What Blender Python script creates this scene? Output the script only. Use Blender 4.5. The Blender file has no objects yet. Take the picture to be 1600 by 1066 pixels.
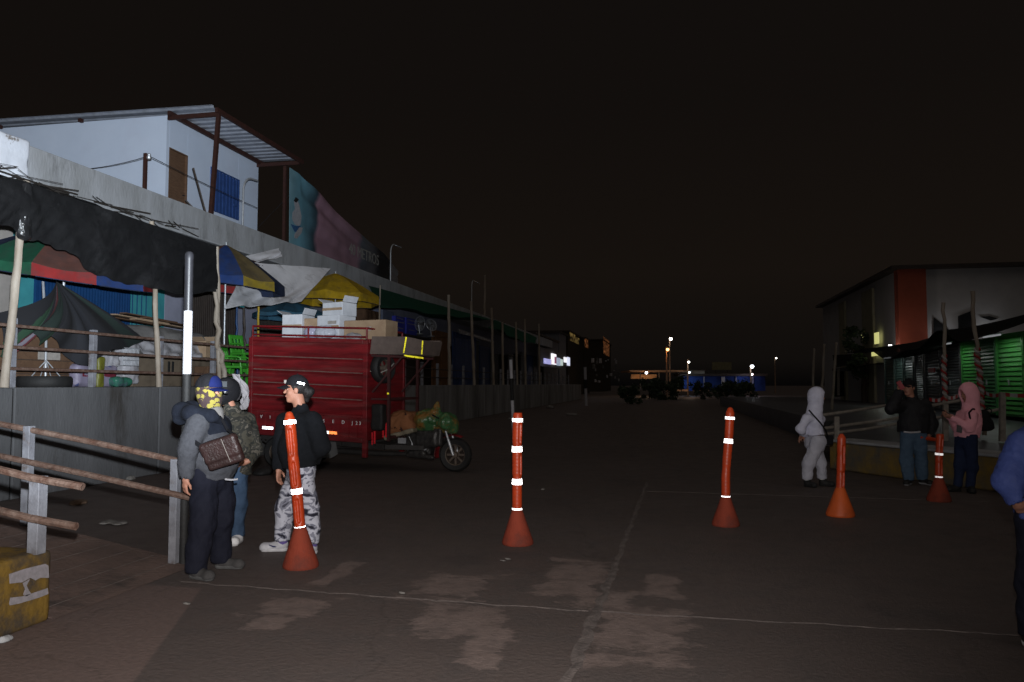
import bpy, bmesh, math, random
import numpy as np
from mathutils import Vector, Matrix, noise as mnoise

random.seed(7)
RAD = math.radians
SC = bpy.context.scene
COL = SC.collection

# ------------------------------------------------------------------ camera
F = 1200.0                      # focal length in photo pixels (1600 wide)
YAW, PITCH = RAD(11.4), RAD(3.2)
EYE = Vector((0.0, 0.0, 1.57))
RM = Matrix.Rotation(YAW, 3, 'Z') @ Matrix.Rotation(math.pi / 2 + PITCH, 3, 'X')
FWD = Vector((-math.sin(YAW), math.cos(YAW), 0))
RGT = Vector((math.cos(YAW), math.sin(YAW), 0))
cam_data = bpy.data.cameras.new('camera')
cam = bpy.data.objects.new('camera', cam_data)
COL.objects.link(cam)
cam.location = EYE
cam.rotation_euler = (math.pi / 2 + PITCH, 0, YAW)
cam_data.sensor_width = 36
cam_data.lens = 36 * F / 1600
cam_data.clip_start = 0.1
cam_data.clip_end = 2000
SC.camera = cam

def ray(x, y): return RM @ Vector(((x - 800) / F, -(y - 533) / F, -1))
def onZ(x, y, z=0.0):
    d = ray(x, y); return EYE + d * ((z - EYE.z) / d.z)
def onX(x, y, X):
    d = ray(x, y); return EYE + d * ((X - EYE.x) / d.x)
def onY(x, y, Y):
    d = ray(x, y); return EYE + d * ((Y - EYE.y) / d.y)
def at(x, y, dep):
    d = ray(x, y); return EYE + d * (dep / d.dot(FWD))

# ------------------------------------------------------------------ objects
def wm(o):
    m = o.matrix_basis.copy()
    while o.parent is not None:
        o = o.parent
        m = o.matrix_basis @ m
    return m

def tag(o, label=None, cat=None, group=None, kind=None):
    if label: o['label'] = label
    if cat: o['category'] = cat
    if group: o['group'] = group
    if kind: o['kind'] = kind
    return o

def thing(name, label, cat, loc=(0, 0, 0), rz=0.0, group=None):
    o = bpy.data.objects.new(name, None)
    COL.objects.link(o)
    o.empty_display_size = 0.2
    o.matrix_basis = Matrix.Translation(Vector(loc)) @ Matrix.Rotation(rz, 4, 'Z')
    return tag(o, label, cat, group)

def copy_tree(o, parent=None):
    c = o.copy(); COL.objects.link(c)
    if parent is not None: c.parent = parent
    for ch in list(o.children): copy_tree(ch, c)
    return c

def finish(name, me, mats, parent=None, local=False, sharp=40):
    """link a mesh; vertices are world positions unless local"""
    o = bpy.data.objects.new(name, me)
    COL.objects.link(o)
    for m in (mats if isinstance(mats, (list, tuple)) else [mats]): me.materials.append(m)
    if parent is not None:
        o.parent = parent
        if not local: me.transform(wm(parent).inverted())
    if sharp is not None:
        me.polygons.foreach_set('use_smooth', [True] * len(me.polygons))
        me.set_sharp_from_angle(angle=RAD(sharp))
    me.update()
    return o

def basis(d, up=Vector((0, 0, 1))):
    d = Vector(d).normalized()
    if abs(d.dot(up)) > 0.98: up = Vector((0, 1, 0)) if abs(d.y) < .9 else Vector((1, 0, 0))
    s = d.cross(up).normalized()
    u = s.cross(d).normalized()
    return s, u, d

class MB:
    def __init__(self): self.v = []; self.f = []; self.m = []
    def add(self, vs, fs, mi=0):
        b = len(self.v)
        self.v += [tuple(p) for p in vs]
        self.f += [tuple(b + i for i in f) for f in fs]
        self.m += [mi] * len(fs)
        return self
    def box(self, c, s, R=None, mi=0):
        c = Vector(c); h = Vector(s) / 2
        vs = []
        for z in (-1, 1):
            for y in (-1, 1):
                for x in (-1, 1):
                    p = Vector((x * h.x, y * h.y, z * h.z))
                    vs.append(c + (R @ p if R is not None else p))
        return self.add(vs, [(0, 2, 3, 1), (4, 5, 7, 6), (0, 1, 5, 4), (2, 6, 7, 3), (0, 4, 6, 2), (1, 3, 7, 5)], mi)
    def bx(self, lo, hi, mi=0):
        lo, hi = Vector(lo), Vector(hi)
        return self.box((lo + hi) / 2, [abs(a) for a in (hi - lo)], None, mi)
    def beam(self, a, b, w, h, mi=0, up=Vector((0, 0, 1))):
        a, b = Vector(a), Vector(b)
        s, u, d = basis(b - a, up)
        vs = []
        for p in (a, b):
            for i, j in ((-1, -1), (1, -1), (1, 1), (-1, 1)): vs.append(p + s * (i * w / 2) + u * (j * h / 2))
        return self.add(vs, [(3, 2, 1, 0), (4, 5, 6, 7), (0, 1, 5, 4), (1, 2, 6, 5), (2, 3, 7, 6), (3, 0, 4, 7)], mi)
    def tube(self, pts, r, n=10, mi=0, cap=True):
        pts = [Vector(p) for p in pts]
        rs = r if isinstance(r, (list, tuple)) else [r] * len(pts)
        vs, fs = [], []
        s = None
        for i, p in enumerate(pts):
            d = (pts[min(i + 1, len(pts) - 1)] - pts[max(i - 1, 0)]).normalized()
            if s is None: s, u, _ = basis(d)
            else:
                s = (s - d * s.dot(d)).normalized(); u = s.cross(d).normalized()
            for k in range(n):
                a = 2 * math.pi * k / n
                vs.append(p + (s * math.cos(a) + u * math.sin(a)) * rs[i])
        for i in range(len(pts) - 1):
            for k in range(n):
                k2 = (k + 1) % n
                fs.append((i * n + k, i * n + k2, (i + 1) * n + k2, (i + 1) * n + k))
        if cap:
            fs.append(tuple(range(n))[::-1]); fs.append(tuple((len(pts) - 1) * n + k for k in range(n)))
        return self.add(vs, fs, mi)
    def lathe(self, prof, c=(0, 0, 0), ax=(0, 0, 1), n=24, mi=0, closed=False, arc=None):
        c = Vector(c); s, u, d = basis(ax)
        vs, fs = [], []
        N = len(prof)
        for k in range(n):
            a = 2 * math.pi * k / n
            for r, z in prof: vs.append(c + d * z + (s * math.cos(a) + u * math.sin(a)) * max(r, 1e-4))
        for k in range(n):
            k2 = (k + 1) % n
            for i in range(N if closed else N - 1):
                j = (i + 1) % N
                fs.append((k * N + i, k2 * N + i, k2 * N + j, k * N + j))
        return self.add(vs, fs, mi)
    def prism(self, poly, off, mi=0):
        poly = [Vector(p) for p in poly]; off = Vector(off); n = len(poly)
        vs = poly + [p + off for p in poly]
        fs = [tuple(range(n))[::-1], tuple(range(n, 2 * n))]
        for i in range(n):
            j = (i + 1) % n
            fs.append((i, j, n + j, n + i))
        return self.add(vs, fs, mi)
    def grid(self, fn, nu, nv, th=0.0, mi=0, mfn=None):
        """sheet fn(u,v) with real thickness th along its normals"""
        P = [[Vector(fn(i / nu, j / nv)) for j in range(nv + 1)] for i in range(nu + 1)]
        vs = [p for row in P for p in row]
        W = nv + 1
        fs = [(i * W + j, (i + 1) * W + j, (i + 1) * W + j + 1, i * W + j + 1) for i in range(nu) for j in range(nv)]
        ms = [mfn((i + .5) / nu, (j + .5) / nv) if mfn else mi for i in range(nu) for j in range(nv)]
        if th:
            o = len(vs)
            for i in range(nu + 1):
                for j in range(nv + 1):
                    du = P[min(i + 1, nu)][j] - P[max(i - 1, 0)][j]
                    dv = P[i][min(j + 1, nv)] - P[i][max(j - 1, 0)]
                    nn = du.cross(dv)
                    nn = nn.normalized() if nn.length > 1e-9 else Vector((0, 0, 1))
                    vs.append(P[i][j] - nn * th)
            fs2 = [tuple(o + k for k in f)[::-1] for f in fs]
            rim = []
            for i in range(nu):
                rim.append((i * W, o + i * W, o + (i + 1) * W, (i + 1) * W)); rim.append(((i + 1) * W + nv, o + (i + 1) * W + nv, o + i * W + nv, i * W + nv))
            for j in range(nv):
                rim.append((j + 1, o + j + 1, o + j, j)); rim.append((nu * W + j, o + nu * W + j, o + nu * W + j + 1, nu * W + j + 1))
            b = len(self.v)
            self.v += [tuple(p) for p in vs]
            allf = fs + fs2 + rim
            self.f += [tuple(b + k for k in f) for f in allf]
            self.m += ms + ms + [ms[0]] * len(rim)
        else:
            b = len(self.v)
            self.v += [tuple(p) for p in vs]
            self.f += [tuple(b + k for k in f) for f in fs]; self.m += ms
        return self
    def build(self, name, mats, parent=None, local=False, sharp=40, bevel=0.0, fix=True):
        me = bpy.data.meshes.new(name)
        me.from_pydata(self.v, [], self.f)
        me.polygons.foreach_set('material_index', self.m)
        if fix:
            bm = bmesh.new(); bm.from_mesh(me)
            bmesh.ops.recalc_face_normals(bm, faces=bm.faces)
            bm.to_mesh(me); bm.free()
        o = finish(name, me, mats, parent, local, sharp)
        if bevel:
            b = o.modifiers.new('bevel', 'BEVEL'); b.width = bevel; b.segments = 2; b.limit_method = 'ANGLE'; b.angle_limit = RAD(40)
            b.harden_normals = False
        return o

# ------------------------------------------------------------------ implicit surfaces
class SDF:
    """distance field on a grid; smooth unions of tapered capsules, ellipsoids and boxes, meshed with surface nets"""
    def __init__(s, lo, hi, cell):
        s.lo = np.array(lo, float); s.cell = cell
        s.n = np.maximum(np.ceil((np.array(hi, float) - s.lo) / cell).astype(int) + 1, 4)
        s.D = np.full(tuple(s.n), 1.0)
    def _sub(s, lo, hi, pad):
        i0 = np.clip(np.floor((np.array(lo) - pad - s.lo) / s.cell).astype(int), 0, s.n)
        i1 = np.clip(np.ceil((np.array(hi) + pad - s.lo) / s.cell).astype(int) + 1, 0, s.n)
        if (i1 <= i0).any(): return None, None
        sl = tuple(slice(a, b) for a, b in zip(i0, i1))
        ax = [s.lo[k] + s.cell * np.arange(i0[k], i1[k]) for k in range(3)]
        P = np.stack(np.meshgrid(*ax, indexing='ij'), -1)
        return sl, P
    def _mix(s, sl, d, k, op):
        A = s.D[sl]
        if op == 'sub':
            d = -d
            h = np.maximum(k - np.abs(A - d), 0) / k if k > 0 else 0
            s.D[sl] = np.maximum(A, d) + h * h * k / 4
        else:
            h = np.maximum(k - np.abs(A - d), 0) / k if k > 0 else 0
            s.D[sl] = np.minimum(A, d) - h * h * k / 4
    def cap(s, a, b, ra, rb=None, k=.02, n=None, f=1.0, op='add'):
        rb = ra if rb is None else rb
        a = np.array(a, float); b = np.array(b, float)
        R = max(ra, rb) * max(1, f)
        sl, P = s._sub(np.minimum(a, b), np.maximum(a, b), R + k + 3 * s.cell)
        if sl is None: return s
        ba = b - a; L = max(ba @ ba, 1e-9)
        q = P - a
        t = np.clip((q @ ba) / L, 0, 1)
        q = q - t[..., None] * ba
        if n is not None and f != 1.0:
            n = np.array(n, float); n = n / np.linalg.norm(n)
            qn = q @ n
            q = q + ((qn / f - qn)[..., None]) * n
        s._mix(sl, np.sqrt((q * q).sum(-1)) - (ra + (rb - ra) * t), k, op)
        return s
    def path(s, pts, rs, k=.02, **kw):
        for i in range(len(pts) - 1): s.cap(pts[i], pts[i + 1], rs[i], rs[i + 1], k, **kw)
        return s
    def ell(s, c, r, k=.02, R=None, op='add'):
        c = np.array(c, float); r = np.array(r, float)
        m = r.max()
        sl, P = s._sub(c - m, c + m, k + 3 * s.cell)
        if sl is None: return s
        q = P - c
        if R is not None: q = q @ np.array(R)          # columns of R are the local axes
        g = np.sqrt(((q / r) ** 2).sum(-1)); g2 = np.sqrt(((q / (r * r)) ** 2).sum(-1)) + 1e-9
        s._mix(sl, g * (g - 1) / g2, k, op)
        return s
    def box(s, c, h, rd=.01, k=.01, R=None, op='add'):
        c = np.array(c, float); h = np.array(h, float)
        m = np.linalg.norm(h) * np.ones(3)
        sl, P = s._sub(c - m, c + m, k + 3 * s.cell)
        if sl is None: return s
        q = P - c
        if R is not None: q = q @ np.array(R)
        q = np.abs(q) - (h - rd)
        d = np.sqrt((np.maximum(q, 0) ** 2).sum(-1)) + np.minimum(q.max(-1), 0) - rd
        s._mix(sl, d, k, op)
        return s
    def cut(s, p, n, k=0.004):
        sl, P = s._sub(s.lo, s.lo + s.n * s.cell, 0)
        n = np.array(n, float); n = n / np.linalg.norm(n)
        d = -((P - np.array(p, float)) @ n)
        s._mix(sl, d, k, 'sub')
        return s
    def ripple(s, amp, fr, seed=0, aniso=(1, 1, 1)):
        """soft cloth folds"""
        rg = np.random.RandomState(seed)
        sl, P = s._sub(s.lo, s.lo + s.n * s.cell, 0)
        near = np.abs(s.D) < amp * 3 + 3 * s.cell
        Q = P[near] * np.array(aniso)
        w = np.zeros(len(Q))
        for o in range(4):
            d1 = rg.normal(size=3); d1 /= np.linalg.norm(d1)
            d2 = rg.normal(size=3); d2 /= np.linalg.norm(d2)
            fq = fr * 1.6 ** o
            w += np.sin(fq * (Q @ d1) + 1.7 * np.sin(fq * .7 * (Q @ d2) + rg.rand() * 6) + rg.rand() * 6) * .6 ** o
        s.D[near] += amp * w / 1.6
        return s
    def mesh(s, name):
        D = s.D.copy()
        for a in range(3):
            sl = [slice(None)] * 3
            sl[a] = 0; D[tuple(sl)] = np.maximum(D[tuple(sl)], 1e-3)
            sl[a] = -1; D[tuple(sl)] = np.maximum(D[tuple(sl)], 1e-3)
        S = D < 0
        n0 = [k - 1 for k in D.shape]
        acc = np.zeros(n0 + [3]); cnt = np.zeros(n0)
        cs = [(i, j, k) for i in (0, 1) for j in (0, 1) for k in (0, 1)]
        def sub(A, c): return A[c[0]:c[0] + n0[0], c[1]:c[1] + n0[1], c[2]:c[2] + n0[2]]
        for c in cs:
            for a in range(3):
                if c[a]: continue
                e = list(c); e[a] = 1
                A, B = sub(D, c), sub(D, e)
                m = (A < 0) != (B < 0)
                if not m.any(): continue
                t = A[m] / (A[m] - B[m])
                p = np.tile(np.array(c, float), (len(t), 1)); p[:, a] += t
                acc[m] += p; cnt[m] += 1
        act = cnt > 0
        idx = np.full(n0, -1); idx[act] = np.arange(act.sum())
        ijk = np.argwhere(act)
        V = (ijk + acc[act] / cnt[act][:, None]) * s.cell + s.lo
        Fs = []
        for a in range(3):
            b, c = (a + 1) % 3, (a + 2) % 3
            i0 = [slice(1, -1)] * 3; i0[a] = slice(0, -1)
            i1 = [slice(1, -1)] * 3; i1[a] = slice(1, None)
            A, B = S[tuple(i0)], S[tuple(i1)]
            m = np.argwhere(A != B)
            if not len(m): continue
            inside = A[A != B]
            base = m.copy(); base[:, b] += 1; base[:, c] += 1
            def cell(db, dc):
                q = base.copy(); q[:, b] += db; q[:, c] += dc
                return idx[q[:, 0], q[:, 1], q[:, 2]]
            Q = np.stack([cell(-1, -1), cell(0, -1), cell(0, 0), cell(-1, 0)], 1)
            Q[~inside] = Q[~inside][:, ::-1]
            Fs.append(Q)
        me = bpy.data.meshes.new(name)
        if Fs:
            Q = np.concatenate(Fs)
            me.vertices.add(len(V)); me.vertices.foreach_set('co', V.ravel())
            me.loops.add(Q.size); me.loops.foreach_set('vertex_index', Q.ravel().astype(np.int32))
            me.polygons.add(len(Q)); me.polygons.foreach_set('loop_start', np.arange(0, Q.size, 4, dtype=np.int32))
            me.update(calc_edges=True); me.validate()
        return me
    def build(s, name, mat, parent=None, local=True):
        return finish(name, s.mesh(name), mat, parent, local, sharp=None) if False else s._fin(name, mat, parent, local)
    def _fin(s, name, mat, parent, local):
        o = finish(name, s.mesh(name), mat, parent, local, sharp=None)
        o.data.polygons.foreach_set('use_smooth', [True] * len(o.data.polygons))
        o.data.update()
        return o

# ------------------------------------------------------------------ materials
def NT(name):
    m = bpy.data.materials.new(name); m.use_nodes = True
    return m, m.node_tree.nodes, m.node_tree.links, m.node_tree.nodes['Principled BSDF']

def rgb(c): return (*c, 1.0) if len(c) == 3 else tuple(c)

def ramp(nd, stops, interp='LINEAR'):
    r = nd.new('ShaderNodeValToRGB'); r.color_ramp.interpolation = interp
    e = r.color_ramp.elements
    while len(e) < len(stops): e.new(0.5)
    for q, (p, c) in zip(e, stops): q.position = p; q.color = rgb(c)
    return r

def mat(name, c1, c2=None, scale=6.0, rough=.7, metal=0.0, bump=.0, bscale=60.0, stretch=(1, 1, 1), lo=.35, hi=.65, spec=.4, c3=None, s3=2.0, l3=.55, h3=.72, alpha=None):
    """base colour c1..c2 through noise, optional second noise towards c3 (dirt, rust), bump"""
    m, nd, ln, b = NT(name)
    tc = nd.new('ShaderNodeTexCoord'); mp = nd.new('ShaderNodeMapping')
    mp.inputs['Scale'].default_value = stretch
    ln.new(tc.outputs['Object'], mp.inputs[0])
    n1 = nd.new('ShaderNodeTexNoise'); n1.inputs['Scale'].default_value = scale; n1.inputs['Detail'].default_value = 7; n1.inputs['Roughness'].default_value = .62
    ln.new(mp.outputs[0], n1.inputs['Vector'])
    if c2 is None: c2 = tuple(x * .78 for x in c1)
    r = ramp(nd, [(lo, c1), (hi, c2)]); ln.new(n1.outputs[0], r.inputs[0])
    out = r.outputs[0]
    if c3 is not None:
        n3 = nd.new('ShaderNodeTexNoise'); n3.inputs['Scale'].default_value = s3; n3.inputs['Detail'].default_value = 9; n3.inputs['Roughness'].default_value = .7
        ln.new(mp.outputs[0], n3.inputs['Vector'])
        r3 = ramp(nd, [(l3, (0, 0, 0)), (h3, (1, 1, 1))]); ln.new(n3.outputs[0], r3.inputs[0])
        mx = nd.new('ShaderNodeMixRGB'); mx.inputs[2].default_value = rgb(c3)
        ln.new(r3.outputs[0], mx.inputs[0]); ln.new(out, mx.inputs[1]); out = mx.outputs[0]
    ln.new(out, b.inputs['Base Color'])
    b.inputs['Roughness'].default_value = rough; b.inputs['Metallic'].default_value = metal
    b.inputs['Specular IOR Level'].default_value = spec if rough < .8 else min(spec, .15)
    if bump:
        n2 = nd.new('ShaderNodeTexNoise'); n2.inputs['Scale'].default_value = bscale; n2.inputs['Detail'].default_value = 5
        ln.new(mp.outputs[0], n2.inputs['Vector'])
        bp = nd.new('ShaderNodeBump'); bp.inputs['Strength'].default_value = bump; bp.inputs['Distance'].default_value = .02
        ln.new(n2.outputs[0], bp.inputs['Height']); ln.new(bp.outputs[0], b.inputs['Normal'])
    if alpha is not None: b.inputs['Alpha'].default_value = alpha
    return m

def camo(name, cols, scale=7, rough=.85, stretch=(1, 1, 1.3)):
    m, nd, ln, b = NT(name)
    tc = nd.new('ShaderNodeTexCoord'); mp = nd.new('ShaderNodeMapping'); mp.inputs['Scale'].default_value = stretch
    ln.new(tc.outputs['Object'], mp.inputs[0])
    n1 = nd.new('ShaderNodeTexNoise'); n1.inputs['Scale'].default_value = scale; n1.inputs['Detail'].default_value = 3; n1.inputs['Distortion'].default_value = .8
    ln.new(mp.outputs[0], n1.inputs['Vector'])
    r = ramp(nd, cols, 'CONSTANT'); ln.new(n1.outputs[0], r.inputs[0]); ln.new(r.outputs[0], b.inputs['Base Color'])
    b.inputs['Roughness'].default_value = rough; b.inputs['Specular IOR Level'].default_value = .2
    return m

def glow(name, c, s):
    m, nd, ln, b = NT(name)
    b.inputs['Base Color'].default_value = (.8, .8, .8, 1)
    b.inputs['Emission Color'].default_value = rgb(c); b.inputs['Emission Strength'].default_value = s
    return m

def retro(name, c, rough=.42, gain=.85):
    """retroreflective sheeting: micro-prisms send lamp light back towards the lamp from every angle"""
    m, nd, ln, b = NT(name)
    b.inputs['Base Color'].default_value = rgb(c); b.inputs['Roughness'].default_value = .5
    tcr = nd.new('ShaderNodeTexCoord'); nz = nd.new('ShaderNodeTexNoise'); nz.inputs['Scale'].default_value = 26; nz.inputs['Detail'].default_value = 6; nz.inputs['Roughness'].default_value = .7
    ln.new(tcr.outputs['Object'], nz.inputs['Vector'])
    wr_ = ramp(nd, [(.36, tuple(x * .12 for x in c)), (.47, c)]); ln.new(nz.outputs[0], wr_.inputs[0]); ln.new(wr_.outputs[0], b.inputs['Base Color'])      # scuffs and dirt
    ge = nd.new('ShaderNodeNewGeometry')
    gl = nd.new('ShaderNodeBsdfGlossy'); ln.new(wr_.outputs[0], gl.inputs['Color']); gl.inputs['Roughness'].default_value = rough
    ln.new(ge.outputs['Incoming'], gl.inputs['Normal'])
    mx = nd.new('ShaderNodeMixShader'); mx.inputs[0].default_value = gain
    ln.new(b.outputs[0], mx.inputs[1]); ln.new(gl.outputs[0], mx.inputs[2])
    ln.new(mx.outputs[0], nd['Material Output'].inputs['Surface'])
    return m

def text_mesh(s, size, ext=.002):
    cu = bpy.data.curves.new('txt', 'FONT'); cu.body = s; cu.size = size; cu.extrude = ext; cu.align_x = 'CENTER'; cu.align_y = 'CENTER'
    o = bpy.data.objects.new('txt', cu); COL.objects.link(o)
    dg = bpy.context.evaluated_depsgraph_get(); dg.update()
    me = bpy.data.meshes.new_from_object(o.evaluated_get(dg))
    bpy.data.objects.remove(o); 
    return me

def text(name, s, size, pos, xdir, up, m, parent=None, ext=.003):
    me = text_mesh(s, size, ext)
    x = Vector(xdir).normalized(); n = x.cross(Vector(up)).normalized(); u = n.cross(x)
    M = Matrix((x, u, n)).transposed().to_4x4(); M.translation = Vector(pos)
    me.transform(M)
    me.materials.clear()
    return finish(name, me, m, parent, False, None)
# ------------------------------------------------------------------ world and light
w = bpy.data.worlds.new('World'); SC.world = w; w.use_nodes = True
wn, wl = w.node_tree.nodes, w.node_tree.links
bg = wn['Background']
tc = wn.new('ShaderNodeTexCoord'); sp = wn.new('ShaderNodeSeparateXYZ'); wl.new(tc.outputs['Generated'], sp.inputs[0])
wr = ramp(wn, [(0.0, (.0016, .0014, .0014)), (0.03, (.0050, .0040, .0034)), (.14, (.0078, .0056, .0042)), (.34, (.0058, .0044, .0037)), (.62, (.0052, .0042, .0038))])
wl.new(sp.outputs['Z'], wr.inputs[0]); wl.new(wr.outputs[0], bg.inputs['Color']); bg.inputs['Strength'].default_value = 1.0

def spot(name, loc, target, power, size, blend, col=(1, 1, 1), rad=.03):
    l = bpy.data.lights.new(name, 'SPOT'); l.energy = power; l.spot_size = RAD(size); l.spot_blend = blend; l.color = col; l.shadow_soft_size = rad
    o = bpy.data.objects.new(name, l); COL.objects.link(o); o.location = loc
    o.rotation_euler = (Vector(target) - Vector(loc)).to_track_quat('-Z', 'Y').to_euler(); return o
def point(name, loc, power, col=(1, 1, 1), rad=.1):
    l = bpy.data.lights.new(name, 'POINT'); l.energy = power; l.color = col; l.shadow_soft_size = rad
    o = bpy.data.objects.new(name, l); COL.objects.link(o); o.location = loc; return o
FL = EYE + Vector((0, 0, .22)) + RGT * .02
spot('flash_reflector', FL, at(75, 70, 20), 13300, 68, 1.0, (.82, .91, 1.0))       # the photographer's tilted flash head
spot('flash_spill', FL, at(540, 560, 20), 1640, 110, 1.0, (1.0, .95, .92))

sl_ = bpy.data.lights.new('ambient_fill', 'SUN'); sl_.energy = .19; sl_.angle = RAD(100); sl_.color = (1, .88, .78)      # soft fill without a seen source, added to lift the mid and far ground
so_ = bpy.data.objects.new('ambient_fill', sl_); COL.objects.link(so_); so_.rotation_euler = (RAD(20), RAD(12), 0); so_.location = (0, 0, 30)
SC.view_settings.view_transform = 'Standard'; SC.view_settings.look = 'None'
SC.view_settings.exposure = 0; SC.view_settings.gamma = 1

# ------------------------------------------------------------------ shared materials
M = {}
M['rust'] = mat('rusty_paint', (.085, .042, .028), (.17, .115, .09), 14, .75, .1, .5, 60, c3=(.035, .02, .015), s3=9)
M['rustred'] = mat('rust_red_steel', (.062, .022, .015), (.04, .015, .012), 8, .7, .2, .2)
M['postgrey'] = mat('grey_painted_post', (.22, .225, .25), (.13, .13, .145), 7, .65, 0, .25, c3=(.08, .055, .04), s3=5, l3=.55, h3=.7)
M['bamboo'] = mat('pale_bamboo', (.34, .30, .25), (.22, .175, .13), 5, .65, 0, .3, 40, stretch=(1, 1, .25))
M['concrete'] = mat('stained_concrete', (.118, .119, .124), (.078, .079, .082), 1.3, .85, 0, .35, 30, stretch=(1, 1, .34), c3=(.04, .036, .032), s3=.8, l3=.52, h3=.66)
M['slab'] = mat('slab_concrete', (.38, .39, .41), (.28, .285, .29), 2.2, .88, 0, .4, 24, stretch=(1, 1, .3), c3=(.09, .085, .08), s3=1.3, l3=.56, h3=.76)
M['platform'] = mat('platform_concrete', (.2, .19, .18), (.13, .12, .11), 3, .9, 0, .3)
M['housewall'] = mat('bluish_white_plaster', (.64, .72, .86), (.60, .68, .82), 1.2, .85, 0, .06, 200, c3=(.58, .63, .76), s3=.7, l3=.5, h3=.8)
M['whitewash'] = mat('flaking_whitewash', (.74, .77, .84), (.7, .72, .78), 4, .9, 0, .4, 12, c3=(.25, .22, .2), s3=1.6, l3=.62, h3=.66)
M['zinc'] = mat('zinc_sheet', (.42, .45, .52), (.3, .32, .37), 5, .5, .35, .1)
M['doorwood'] = mat('door_wood', (.17, .095, .055), (.11, .06, .035), 6, .7, 0, .3, 50, stretch=(1, 1, 8))
M['bluewin'] = mat('blue_shutter_paint', (.035, .085, .26), (.025, .06, .19), 4, .55)
M['steel'] = mat('galvanised_steel', (.55, .57, .6), (.4, .42, .45), 9, .4, .5)
M['darkplank'] = mat('weathered_plank', (.09, .075, .065), (.055, .045, .04), 7, .85, 0, .4, stretch=(1, 1, .2))
M['net'] = mat('black_shade_net', (.016, .016, .017), (.011, .011, .012), 9, .95, 0, .6, 220, c3=(.03, .03, .032), s3=1.4, spec=.1, alpha=.90)
M['greennet'] = mat('green_shade_net', (.012, .075, .045), (.01, .055, .033), 9, .9, 0, .5, 200)
M['black'] = mat('black_rubber', (.009, .009, .0095), (.014, .0135, .013), 9, .7, 0, .2)
M['blackmetal'] = mat('black_metal', (.02, .02, .024), (.014, .014, .016), 8, .42)
M['white'] = mat('white_paint', (.72, .72, .72), (.62, .62, .62), 6, .5, c3=(.3, .15, .07), s3=3.5, l3=.66, h3=.75)
M['darkbrown'] = mat('dark_brown_steel', (.05, .038, .032), (.035, .027, .023), 5, .6, .1)
M['teal'] = mat('teal_wall', (.05, .27, .30), (.04, .22, .25), 3, .85, 0, .1)
M['blueshut'] = mat('deep_blue_steel', (.008, .050, .155), (.007, .038, .12), 4, .5, .1)
M['lilac'] = mat('lilac_plaster', (.30, .31, .40), (.25, .26, .33), 2, .85)
M['beige'] = mat('beige_plaster', (.34, .31, .29), (.27, .25, .23), 3, .85)
M['yellowp'] = mat('yellow_paint', (.55, .38, .04), (.46, .31, .03), 5, .7)
M['darkin'] = mat('dark_interior', (.018, .017, .017), (.012, .012, .012), 3, .9)

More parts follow.
